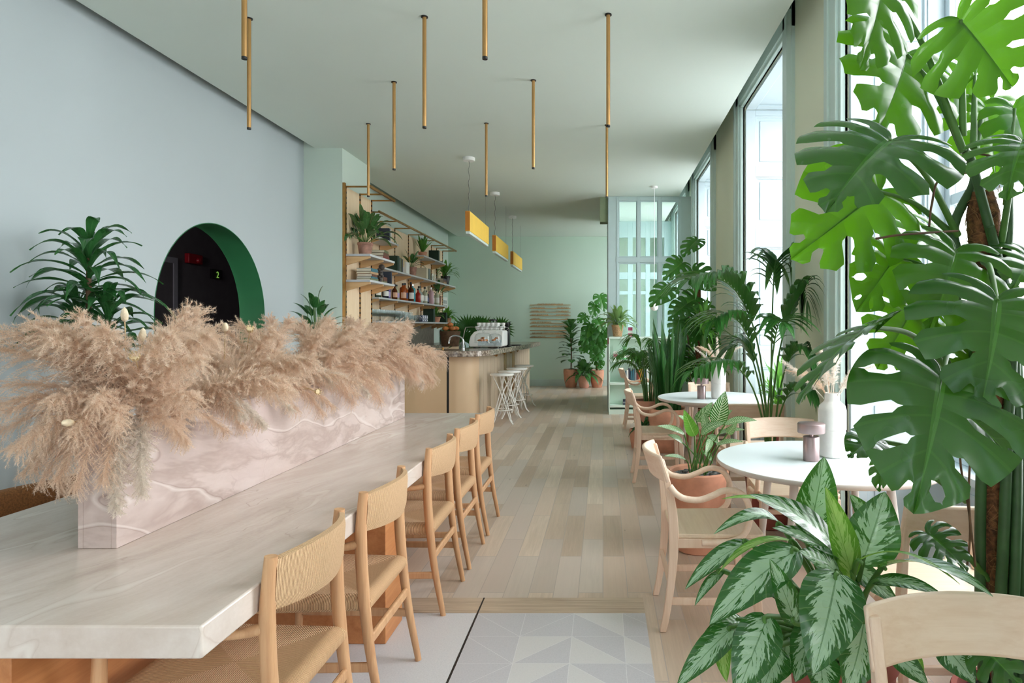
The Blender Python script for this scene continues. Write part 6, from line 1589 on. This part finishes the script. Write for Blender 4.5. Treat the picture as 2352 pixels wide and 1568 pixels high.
# second, more distant split-leaf plant by the third window
t = thing('monstera_plant', 'tall split-leaf plant on a pole rising above the palms by the third window', 'plant', (1.17, 7.95, 0))
pot((1.17, 7.95, 0.001), 0.2, 0.42, m_terra, 0.15, t)
m = MB(); m.tube([(1.17, 7.95, 0.35), (1.15, 7.95, 1.95)], 0.04, 12); m.build('coir_pole', m_coir, t, 60)
lm, sm = MB(), MB(); RM = random.Random(77)
mv = [((1600, 552, 7.9), (1568, 592, 7.8)), ((1566, 604, 7.8), (1523, 644, 7.7)), ((1538, 662, 7.7), (1493, 706, 7.6)), ((1594, 624, 7.9), (1645, 668, 7.8)), ((1600, 684, 7.9), (1552, 716, 7.8)), ((1575, 700, 7.8), (1535, 735, 7.7)), ((1610, 700, 7.7), (1640, 745, 7.6)), ((1560, 735, 7.7), (1540, 775, 7.6))]
for k in range(16):
    u_, v_ = RM.uniform(1545, 1665), RM.uniform(725, 870); Y_ = RM.uniform(7.7, 8.1); a = RM.uniform(0.6, 2.6)
    mv.append(((u_, v_, Y_), (u_ + 46 * math.cos(a), v_ + 46 * math.sin(a), Y_ - 0.12)))
for k, (b, tp) in enumerate(mv):
    bb, tt = P(*b), P(*tp); bb.x = min(bb.x, 1.40); tt.x = min(tt.x, 1.40)
    monstera(lm, bb, tt, (RM.uniform(-0.5, 0.3), -0.9, RM.uniform(0.1, 0.7)), 0.85, 0.06, 30 + k, 5, 1)
    nd = V((1.15, 7.95, min(1.95, max(0.5, bb.z - 0.15))))
    sm.tube(cat_rom([nd, (nd + bb) / 2 + V((0, 0, 0.06)), bb], 5), [lerp(0.009, 0.005, q / 10) for q in range(11)], 7)
clampx(lm, 1.40); clampx(sm, 1.40); lm.build('foliage', G['monstera_far'], t, 180); sm.build('stem', m_stemdark, t, 60)

# ------------------------------------------------------------------ silver-leaf evergreen in the foreground
t = thing('silver_evergreen_plant', 'large silver and green variegated plant in the bottom right foreground, before the round table', 'plant', (0.76, 2.1, 0))
pot((0.76, 2.08, 0.001), 0.17, 0.40, m_terra_dk, 0.15, t)
def C7(x, y, Y): return P(1540 + x * 0.3496, 1020 + y * 0.3496, Y)
ovate = lambda s: (math.sin(PI * min(1.0, s * 0.98 + 0.02) ** 0.72)) ** 0.75 * (1 - 0.15 * s)
AG = [ # base, tip (crop px), Y base, Y tip, width px, normal, lift, green?
 (920, 545, 1010, 82, 1.95, 1.92, 255, (-0.1, -1, 0.2), 0.03, 0), (1195, 870, 1018, 280, 1.75, 1.72, 185, (0.1, -1, 0.2), 0.02, 1), (1262, 780, 1410, 312, 1.78, 1.80, 330, (-0.2, -1, 0.35), 0.05, 0),
 (1090, 705, 512, 328, 1.80, 1.70, 200, (-0.3, -0.6, 0.8), 0.10, 0), (830, 505, 335, 360, 1.85, 1.75, 70, (-0.2, -0.3, 0.9), 0.12, 1), (730, 535, 285, 590, 1.88, 1.76, 120, (-0.2, -0.5, 0.85), 0.20, 0),
 (1105, 735, 668, 548, 1.76, 1.68, 170, (-0.3, -0.5, 0.8), 0.05, 0), (815, 645, 312, 850, 1.76, 1.66, 90, (-0.3, -0.2, 0.9), 0.16, 1), (515, 645, 95, 955, 1.80, 1.70, 140, (-0.4, -0.6, 0.7), 0.10, 0),
 (825, 695, 255, 1185, 1.66, 1.55, 300, (-0.35, -0.7, 0.65), 0.08, 0), (820, 1175, 652, 752, 1.60, 1.56, 165, (0.1, -1, 0.2), 0.04, 0), (1092, 850, 938, 1508, 1.58, 1.44, 400, (-0.1, -0.85, 0.6), 0.09, 0),
 (1105, 850, 845, 700, 1.72, 1.66, 200, (-0.2, -0.7, 0.7), 0.05, 0), (1385, 815, 2118, 1000, 1.74, 1.37, 195, (0.1, -0.55, 0.85), 0.10, 0), (1222, 775, 1902, 920, 1.70, 1.46, 70, (0.2, -0.25, 0.9), 0.16, 1),
 (1335, 905, 1795, 995, 1.74, 1.62, 130, (0.1, -0.55, 0.8), 0.10, 0), (1275, 1130, 1150, 1640, 1.56, 1.46, 310, (0.1, -0.85, 0.5), 0.07, 0), (640, 1130, 430, 1660, 1.60, 1.50, 290, (-0.2, -0.85, 0.5), 0.07, 0),
 (420, 1195, 40, 1600, 1.66, 1.56, 180, (-0.35, -0.75, 0.5), 0.08, 0), (345, 830, 160, 1060, 1.74, 1.66, 80, (-0.5, -0.6, 0.5), 0.08, 0), (1440, 1345, 1690, 1580, 1.85, 1.80, 150, (0.1, -0.9, 0.4), 0.05, 0),
 (1560, 1345, 1650, 1575, 1.9, 1.86, 110, (0.1, -0.9, 0.4), 0.05, 1), (1770, 1290, 2000, 1570, 1.85, 1.78, 230, (0.1, -0.9, 0.4), 0.05, 0), (980, 1380, 1000, 1680, 1.66, 1.58, 230, (0.0, -0.9, 0.4), 0.05, 0),
 (350, 1230, 370, 1560, 1.70, 1.62, 130, (-0.5, -0.7, 0.3), 0.08, 1), (470, 1150, 210, 1260, 1.76, 1.70, 110, (-0.3, -0.6, 0.6), 0.1, 0), (1300, 500, 1180, 330, 2.0, 2.0, 110, (0, -1, 0.3), 0.05, 0), (760, 1260, 720, 1560, 1.78, 1.70, 200, (-0.1, -0.9, 0.3), 0.05, 0),
 (560, 1180, 460, 1480, 1.80, 1.72, 170, (-0.2, -0.9, 0.3), 0.05, 0), (1130, 760, 1500, 1050, 1.85, 1.85, 150, (0.1, -0.8, 0.5), 0.05, 0),
 (930, 1180, 820, 1560, 1.74, 1.66, 220, (-0.1, -0.9, 0.35), 0.06, 0), (1120, 1220, 1260, 1600, 1.78, 1.72, 190, (0.1, -0.9, 0.35), 0.06, 0), (700, 1330, 600, 1640, 1.68, 1.6, 210, (-0.15, -0.9, 0.3), 0.06, 0), (760, 900, 560, 1010, 1.80, 1.74, 150, (-0.2, -0.7, 0.6), 0.08, 0)]
crown = V((0.735, 1.98, 0.38))
for (bx_, by_, tx_, ty_, Yb, Yt, wpx, nh, lf, gr) in AG:
    b, tp = C7(bx_, by_, Yb), C7(tx_, ty_, Yt); L_ = (tp - b).length
    f = (tp - b).normalized(); n_ = V(nh) - f * f.dot(V(nh)); n_.normalize()
    w_ = 1.14 * wpx * 0.3496 * (Yb + Yt) / 2 / FPX
    m = MB(); blade(m, b, (b + tp) / 2 + n_ * lf * L_ * 2, tp, w_, n_, ovate, 20, 5, 0.22, 0.012, by_ * 0.01)
    m.build('leaf', G['aglao_green' if gr else 'aglao'], t, 180)
    mid = crown.lerp(b, 0.55) + V((0, 0, 0.04))
    m = MB(); m.tube(cat_rom([crown + V((0.03 * math.sin(bx_), 0.03 * math.cos(bx_), 0)), mid, b, b + f * 0.02], 6), [0.0085] * 6 + [0.007] * 7 + [0.005] * 6, 8); m.build('stalk', m_stemgreen, t, 60)

# ------------------------------------------------------------------ striped-leaf plant between the tables
t = thing('striped_leaf_plant', 'striped-leaf plant in a broad terracotta pot with pebbles between the round tables', 'plant', (0.60, 4.12, 0))
pc = V((0.60, 4.12, 0.001))
m = MB(); m.lathe([(0.13, 0), (0.135, 0.004), (0.165, 0.25), (0.178, 0.44), (0.186, 0.45), (0.19, 0.49), (0.18, 0.50), (0.165, 0.49), (0.16, 0.44), (0.12, 0.40)], 48, pc); m.build('pot', m_terra, t, 40)
m = MB(); m.lathe([(0.159, 0.44), (0.0001, 0.455)], 32, pc); m.build('soil', m_soil, t, 180)
m = MB(); RK = random.Random(2)
for k in range(110):
    a, r_ = RK.uniform(0, 2 * PI), 0.15 * math.sqrt(RK.random()); m.sphere(pc + V((r_ * math.cos(a), r_ * math.sin(a), 0.46 + RK.uniform(0, 0.012))), RK.uniform(0.011, 0.019), 8, 6, (1, RK.uniform(0.7, 1), 0.6))
pb = m.build('pebbles', m_stonepeb, t, 180); pb['kind'] = 'stuff'
def C3(x, y, Y): return P(1400 + x * 0.357, 520 + y * 0.357, Y)
CA = [((690, 1275), (745, 1058), 125, (-0.2, -1, 0.2), 0), ((560, 1250), (662, 1128), 85, (0.2, -1, 0.2), 0), ((548, 1345), (478, 1178), 85, (-0.2, -1, 0.2), 1), ((480, 1335), (305, 1283), 60, (-0.2, -0.6, 0.7), 0), ((470, 1390), (372, 1340), 55, (-0.2, -0.7, 0.6), 0),
      ((745, 1270), (948, 1248), 75, (0.1, -0.6, 0.8), 0), ((590, 1330), (742, 1262), 85, (0.1, -0.7, 0.7), 0), ((700, 1335), (872, 1308), 60, (0.1, -0.5, 0.8), 0), ((690, 1405), (862, 1385), 60, (0.1, -0.5, 0.8), 0), ((490, 1500), (348, 1478), 50, (-0.2, -0.5, 0.8), 0), ((610, 1440), (665, 1525), 45, (0.1, -0.8, 0.5), 0),
      ((650, 1370), (620, 1460), 50, (0, -0.9, 0.3), 0), ((640, 1340), (700, 1400), 60, (0.2, -0.8, 0.5), 0), ((620, 1290), (600, 1190), 70, (0, -1, 0.1), 0), ((760, 1330), (820, 1260), 55, (0.2, -0.8, 0.5), 0), ((540, 1290), (440, 1215), 60, (-0.2, -0.7, 0.6), 0), ((660, 1260), (790, 1180), 70, (0.1, -0.9, 0.4), 0)]
for k, (b, tp, w_, nh, nw_) in enumerate(CA):
    Yb = 4.05 + 0.12 * math.sin(k * 2.1); b, tp = C3(b[0], b[1], Yb), C3(tp[0], tp[1], Yb - 0.08); L_ = (tp - b).length; f = (tp - b).normalized(); n_ = (V(nh) - f * f.dot(V(nh))).normalized()
    m = MB(); blade(m, b, (b + tp) / 2 + n_ * L_ * 0.14, tp, w_ * 0.357 * 4.05 / FPX, n_, ovate, 12, 3, 0.25); m.build('leaf', G['cala_new' if nw_ else 'cala'], t, 180)
    q = pc + V((0.05 * math.sin(k * 1.9), 0.05 * math.cos(k * 1.9), 0.455)); m = MB(); m.tube(cat_rom([q, q.lerp(b, 0.5) + V((0, 0, 0.03)), b], 6), 0.0042, 7); m.build('stalk', m_stemgreen, t, 60)

# ------------------------------------------------------------------ palms
def frond(lm, sm, p0, p1, p2, n, ll, w, s0=0.35, drp=0.5, rnd=None, ang=0.85, nl=5, rs=0.006):
    p0, p1, p2 = V(p0), V(p1), V(p2); rnd = rnd or random
    Cc = lambda s: p0 * (1 - s) ** 2 + p1 * 2 * s * (1 - s) + p2 * s * s
    sm.tube([Cc(k / 12) for k in range(13)], [lerp(rs, rs * 0.3, k / 12) for k in range(13)], 6)
    for k in range(n):
        s = lerp(s0, 1.0, k / (n - 1)); c = Cc(s); tg = (Cc(min(1, s + 0.01)) - Cc(s - 0.01)).normalized()
        sd = tg.cross(V((0, 0, 1)))
        if sd.length < 0.2: sd = V((1, 0, 0))
        sd.normalize(); l = ll * (math.sin(PI * (0.18 + 0.72 * k / (n - 1))) ** 0.7) * rnd.uniform(0.85, 1.1)
        for sg in (-1, 1):
            d = (tg * math.cos(ang) + sd * sg * math.sin(ang) + V((0, 0, 0.12))).normalized()
            if k == n - 1: d = (tg + sd * sg * 0.35).normalized()
            e = c + d * l
            blade(lm, c, c + d * l * 0.5 + V((0, 0, 0.10 * l)), c + d * l * (1 - 0.2 * drp) - V((0, 0, drp * l * rnd.uniform(0.7, 1.2))), w, None, None, nl, 1, 0.2)
RQ = random.Random(12)
t = thing('kentia_palm', 'tall dark green palm with arching fronds before the second window', 'plant', (1.165, 4.60, 0))
pot((1.165, 4.60, 0.001), 0.17, 0.40, m_terra_dk, 0.15, t)
lm, sm = MB(), MB(); b0 = V((1.165, 4.60, 0.36))
for (ctl, tp, n_, ll, s0, w_) in (((1765, 590, 4.6), (1592, 640, 4.3), 18, 0.50, 0.48, 0.052), ((1790, 560, 4.5), (1905, 690, 4.35), 17, 0.50, 0.46, 0.052), ((1772, 560, 4.7), (1785, 600, 4.75), 14, 0.42, 0.6, 0.058), ((1790, 700, 4.4), (1885, 835, 4.2), 12, 0.34, 0.5, 0.05),
        ((1750, 760, 4.4), (1590, 850, 4.15), 12, 0.34, 0.5, 0.04), ((1790, 820, 4.4), (1880, 905, 4.2), 10, 0.28, 0.45, 0.05), ((1740, 660, 4.5), (1640, 735, 4.3), 13, 0.36, 0.5, 0.045), ((1775, 690, 4.3), (1800, 740, 4.05), 12, 0.32, 0.55, 0.05), ((1735, 720, 4.7), (1680, 800, 4.8), 12, 0.32, 0.5, 0.05)):
    frond(lm, sm, b0 + V((RQ.uniform(-0.04, 0.04), RQ.uniform(-0.03, 0.03), 0)), P(*ctl), P(*tp), n_, ll, w_, s0, 0.42, RQ, 0.8, 6, 0.008)
clampx(lm, 1.36); clampx(sm, 1.36); lm.build('foliage', G['palm'], t, 180); sm.build('stem', m_stemgreen, t, 60)

t = thing('areca_palm', 'feathery bushy palm in a terracotta pot before the mint bookcase', 'plant', (0.55, 7.85, 0))
def terra(c, r, h, par, mt=None):
    m = MB(); m.lathe([(r * 0.66, 0), (r * 0.7, 0.005), (r * 0.93, h * 0.5), (r * 1.0, h * 0.82), (r * 0.98, h * 0.97), (r * 0.95, h), (r * 0.86, h), (r * 0.86, h * 0.86)], 44, c); m.build('pot', mt or m_terra, par, 50)
    m = MB(); m.lathe([(r * 0.86, h * 0.9), (0.0001, h * 0.92)], 24, c); m.build('soil', m_soil, par, 180)
terra((0.55, 7.85, 0.001), 0.19, 0.52, t)
lm, sm = MB(), MB(); b0 = V((0.55, 7.85, 0.48)); RQ = random.Random(31)
for k in range(15):
    a = k * 2.4; d = V((math.cos(a), math.sin(a) * 0.7, 0)); hh = RQ.uniform(0.55, 1.1); rr_ = RQ.uniform(0.25, 0.5)
    frond(lm, sm, b0 + d * 0.05, b0 + d * rr_ * 0.25 + V((0, 0, hh)), b0 + d * rr_ + V((0, 0, hh * 0.78)), 15, 0.27, 0.026, 0.35, 0.5, RQ, 0.75, 5, 0.008)
lm.build('foliage', G['palm2'], t, 180); sm.build('stem', m_stemgreen, t, 60)

t = thing('snake_plant', 'snake plant with upright sword leaves in a wide terracotta pot', 'plant', (0.73, 7.35, 0))
terra((0.73, 7.35, 0.001), 0.215, 0.48, t); lm = MB(); RQ = random.Random(41)
for k in range(26):
    a = RQ.uniform(0, 2 * PI); r_ = 0.13 * math.sqrt(RQ.random()); b = V((0.73 + r_ * math.cos(a), 7.35 + r_ * math.sin(a), 0.42)); l = RQ.uniform(0.6, 1.12)
    ln = V((math.cos(a), math.sin(a), 0)) * RQ.uniform(0.02, 0.16)
    blade(lm, b, b + V((0, 0, l * 0.55)) + ln * 0.2, b + V((0, 0, l)) + ln, RQ.uniform(0.05, 0.07), (math.sin(k), -1, 0.1), lambda s: (0.75 + 0.5 * s) * (1 - sstep(0.72, 1.0, s)) + 0.02, 10, 1, 0.35)
lm.build('foliage', G['snake'], t, 180)
t = thing('small_potted_plant', 'small trailing plant in a little terracotta pot in front of the bigger pots', 'plant', (0.56, 7.45, 0))
terra((0.475, 7.50, 0.001), 0.085, 0.22, t); t.matrix_basis = Matrix.Translation(V((0.475, 7.5, 0)))
lm, sm = MB(), MB(); rosette(lm, (0.475, 7.5, 0.2), 26, 0.16, 0.05, random.Random(6), (-0.2, 1.3), 0.6, 5, 1, stem=0.3, smb=sm)
lm.build('foliage', G['drac'], t, 180)

# cane plant with bright strap leaves
t = thing('cane_plant', 'cane-stemmed plant with bright green strap leaves behind the far vase', 'plant', (1.12, 7.28, 0))
terra((1.12, 7.28, 0.001), 0.15, 0.36, t)
m = MB(); m.tube([(1.12, 7.28, 0.32), (1.11, 7.28, 0.8), (1.13, 7.28, 1.3)], 0.028, 12); m.tube([(1.16, 7.30, 0.32), (1.2, 7.30, 0.9)], 0.024, 12); m.build('cane', m_stemgreen, t, 60)
lm = MB(); RQ = random.Random(51)
def strap(lm, c, n, L, w, rnd, el=(0.1, 1.45), drp=0.55, wave=0.0, nl=8):
    rosette(lm, c, n, L, w, rnd, el, drp, nl, 1, 0.3, lambda s: min(1, 0.5 + 2.2 * s) * (1 - s ** 2.2) + 0.01, h0=0.16)
strap(lm, (1.13, 7.28, 1.28), 34, 0.42, 0.05, RQ); strap(lm, (1.2, 7.30, 0.9), 22, 0.34, 0.045, RQ)
clampx(lm, 1.42); lm.build('foliage', G['bright'], t, 180)
# sunlit strap-leaf plant in the second window bay
t = thing('window_plant', 'bright sunlit strap-leaf plant in a dark red pot in the second window bay', 'plant', (1.72, 6.3, 0))
terra((1.72, 6.3, 0.001), 0.14, 0.60, t, m_terra_dk); lm = MB(); strap(lm, (1.72, 6.3, 0.56), 40, 0.62, 0.06, random.Random(8), (0.35, 1.5), 0.4)
for q in lm.v: q.x = min(max(q.x, 1.57), 1.98); q.y = min(q.y, 6.68)
lm.build('foliage', G['bright'], t, 180)
# dense foliage around the third window
t = thing('rubber_plant', 'dense dark leafy plant filling the corner by the third window', 'plant', (1.2, 8.85, 0))
terra((1.2, 8.85, 0.001), 0.19, 0.45, t); lm, sm = MB(), MB(); RQ = random.Random(61)
for k in range(110):
    z_ = RQ.uniform(0.55, 1.75); a = RQ.uniform(0, 2 * PI); r_ = RQ.uniform(0.1, 0.24)
    b = V((1.2 + 0.5 * r_ * math.cos(a), 8.85 + 0.7 * r_ * math.sin(a), z_)); d = V((math.cos(a), math.sin(a), RQ.uniform(-0.3, 0.6))).normalized()
    blade(lm, b, b + d * 0.11 + V((0, 0, 0.03)), b + d * 0.22 - V((0, 0, 0.05)), 0.09, None, ovate, 6, 1, 0.2)
for a in (0, 2.1, 4.2): sm.tube([(1.2 + 0.03 * math.cos(a), 8.85 + 0.03 * math.sin(a), 0.4), (1.2 + 0.1 * math.cos(a), 8.85 + 0.1 * math.sin(a), 1.6)], 0.012, 8)
clampx(lm, 1.42); lm.build('foliage', G['monstera_far'], t, 180); sm.build('stem', m_stembrown, t, 60)

# ------------------------------------------------------------------ plants on the left
t = thing('dracaena_plant', 'large dark green corn plant with drooping leaves against the left wall', 'plant', (-3.17, 4.02, 0))
terra((-3.17, 4.02, 0.001), 0.19, 0.42, t)
m = MB(); heads = [(-3.15, 4.0, 1.52, 0.50, 40, 0.36), (-3.30, 4.10, 1.28, 0.44, 26, 0.26), (-3.0, 3.95, 1.25, 0.46, 28, 0.26)]
lm = MB(); RQ = random.Random(71)
for (x, y, z, l, n_, hh) in heads:
    m.tube(cat_rom([(-3.17 + 0.05 * (x + 3.17), 4.02, 0.36), (x, y, z * 0.6), (x, y, z + hh)], 4), [0.016] * 8 + [0.008], 10)
    for k in range(n_):
        a = k * 2.39996; f_ = (k + 0.5) / n_; e = lerp(0.15, 1.3, f_ ** 1.6); l_ = l * RQ.uniform(0.8, 1.1) * lerp(1.0, 0.75, f_); d = V((math.cos(a) * math.cos(e), math.sin(a) * math.cos(e), math.sin(e)))
        b = V((x, y, z + hh * f_)); out_ = V((math.cos(a), math.sin(a), 0))
        blade(lm, b, b + d * l_ * 0.6 + V((0, 0, 0.08 * l_)), b + d * l_ * 0.62 + out_ * l_ * 0.34 - V((0, 0, l_ * RQ.uniform(0.12, 0.5))), 0.07 * RQ.uniform(0.85, 1.2), None, lambda s: (0.22 + 1.3 * s) * (1 - sstep(0.4, 1.0, s)) * 1.3 + 0.02, 13, 2, 0.3, 0.07, k)
for q in lm.v:
    if q.x < -3.55: q.x = -3.55 + 0.02 * math.sin(q.z * 40) * 0.2
m.build('cane', m_stembrown, t, 60); lm.build('foliage', G['drac'], t, 180)
t = thing('peace_lily', 'dark glossy leafy plant rising behind the pampas beside the wall column', 'plant', (-2.86, 6.5, 0))
terra((-2.86, 6.5, 0.001), 0.19, 0.88, t, m_terra_old)
lm, sm = MB(), MB(); RQ = random.Random(81)
for k in range(30):
    a = k * 2.4; e = lerp(0.15, 1.45, k / 30); b = V((-2.86, 6.5, 0.85)); d = V((math.cos(a) * math.cos(e), math.sin(a) * math.cos(e), 0)); hh = lerp(0.35, 0.80, k / 30) * RQ.uniform(0.9, 1.08)
    s1 = b + d * 0.16 + V((0, 0, hh)); sm.tube(cat_rom([b, b + d * 0.05 + V((0, 0, hh * 0.6)), s1], 4), 0.004, 6)
    blade(lm, s1, s1 + d * 0.13 + V((0, 0, 0.09)), s1 + d * 0.27 + V((0, 0, 0.02 + 0.1 * math.sin(e))), 0.085, None, ovate, 9, 2, 0.2)
lm.build('foliage', G['drac'], t, 180); sm.build('stem', m_stemgreen, t, 60)

# ------------------------------------------------------------------ pots before the far wall
t = thing('fiddle_fig', 'small fiddle-leaf tree in the left of three terracotta pots at the far wall', 'plant', (-0.74, 15.1, 0))
terra((-0.74, 15.1, 0.001), 0.175, 0.42, t)
m = MB(); m.tube([(-0.74, 15.1, 0.38), (-0.73, 15.08, 0.8), (-0.75, 15.1, 1.3)], 0.014, 8); m.build('trunk', m_stembrown, t, 60)
lm = MB(); RQ = random.Random(91)
for k in range(38):
    z_ = lerp(0.6, 1.42, k / 37); a = k * 2.4; d = V((math.cos(a), math.sin(a) * 0.8, lerp(-0.1, 0.9, k / 37))).normalized(); l_ = 0.30 * RQ.uniform(0.8, 1.1); b = V((-0.74, 15.1, z_)) + d * 0.05
    blade(lm, b, b + d * l_ * 0.5 + V((0, 0, 0.04)), b + d * l_ - V((0, 0, 0.05)), 0.17, None, lambda s: (0.45 + 0.75 * s) * (1 - sstep(0.7, 1.0, s)) + 0.02, 8, 2, 0.15)
for q in lm.v: q.y = min(q.y, 15.415)
lm.build('foliage', G['fig'], t, 180)
t = thing('bushy_plant', 'bushy plant in the small pale terracotta pot, middle of three at the far wall', 'plant', (-0.43, 14.95, 0))
terra((-0.43, 14.95, 0.001), 0.145, 0.28, t, plain('pale_terracotta', RGB(222, 168, 148), 0.85)); lm = MB(); sm = MB(); rosette(lm, (-0.43, 14.95, 0.25), 46, 0.36, 0.12, random.Random(5), (-0.1, 1.45), 0.5, 7, 1, stem=0.35, smb=sm)
for q in lm.v: q.z = max(q.z, 0.05)
lm.build('foliage', G['fig'], t, 180); sm.build('stem', m_stemgreen, t, 60)
t = thing('monstera_plant', 'tall slim split-leaf plant in the right of three terracotta pots at the far wall', 'plant', (-0.14, 15.1, 0))
terra((-0.14, 15.1, 0.001), 0.165, 0.40, t)
m = MB(); m.tube([(-0.14, 15.1, 0.36), (-0.16, 15.1, 1.5)], 0.03, 10); m.build('coir_pole', m_coir, t, 60)
lm, sm = MB(), MB(); RQ = random.Random(15)
pts_ = [((1378, 680), (1388, 716)), ((1366, 700), (1360, 730)), ((1345, 725), (1326, 742)), ((1372, 735), (1385, 765)), ((1356, 745), (1345, 780)), ((1380, 760), (1392, 800))] + [((RQ.uniform(1342, 1384), RQ.uniform(755, 830)), None) for _ in range(16)]
for k, (b, tp) in enumerate(pts_):
    tp = tp or (b[0] + RQ.uniform(-26, 20), b[1] + RQ.uniform(12, 34)); bb, tt = P(b[0], b[1], 15.0), P(tp[0], tp[1], 14.9); bb.x = min(bb.x, 0.06); tt.x = min(tt.x, 0.06)
    monstera(lm, bb, tt, (RQ.uniform(-0.4, 0.4), -0.9, 0.4), 0.9, 0.06, 60 + k, 4, 1)
    nd = V((-0.15, 15.1, min(1.5, bb.z - 0.12))); sm.tube(cat_rom([nd, (nd + bb) / 2 + V((0, 0, 0.05)), bb], 4), 0.006, 6)
lm.build('foliage', G['monstera_far'], t, 180); sm.build('stem', m_stemdark, t, 60)
# fan palm behind the espresso machine
t = thing('fan_palm', 'fan palm with pleated dark leaves behind the espresso machine', 'plant', (-2.55, 12.6, 0))
terra((-2.55, 12.6, 0.001), 0.2, 0.55, t); lm, sm = MB(), MB(); RQ = random.Random(25)
for (hx, hy, hz, rl) in ((-2.58, 12.5, 1.36, 0.34), (-2.30, 12.6, 1.34, 0.34), (-2.85, 12.6, 1.24, 0.32), (-1.98, 12.6, 1.36, 0.30), (-2.62, 12.3, 1.14, 0.32), (-2.45, 12.9, 1.42, 0.26)):
    h = V((hx, hy, hz)); sm.tube(cat_rom([(-2.55, 12.6, 0.5), (V((-2.55, 12.6, 0.6)) + h) / 2, h], 4), 0.008, 6)
    for k in range(19):
        a = lerp(-0.35, PI + 0.35, k / 18); d = V((math.cos(a), -0.25, math.sin(a))); blade(lm, h, h + d * rl * 0.5, h + d * rl + V((0, 0, -0.05)), 0.045, (0, -1, 0.1), lambda s: (0.3 + 1.3 * s) * (1 - sstep(0.5, 1, s)) + 0.01, 6, 1, 0.3)
for q in lm.v + sm.v:
    q.x = max(q.x, -3.1)
    if q.x > -2.3: q.z = max(q.z, 1.09)
lm.build('foliage', G['palm'], t, 180); sm.build('stem', m_stemgreen, t, 60)
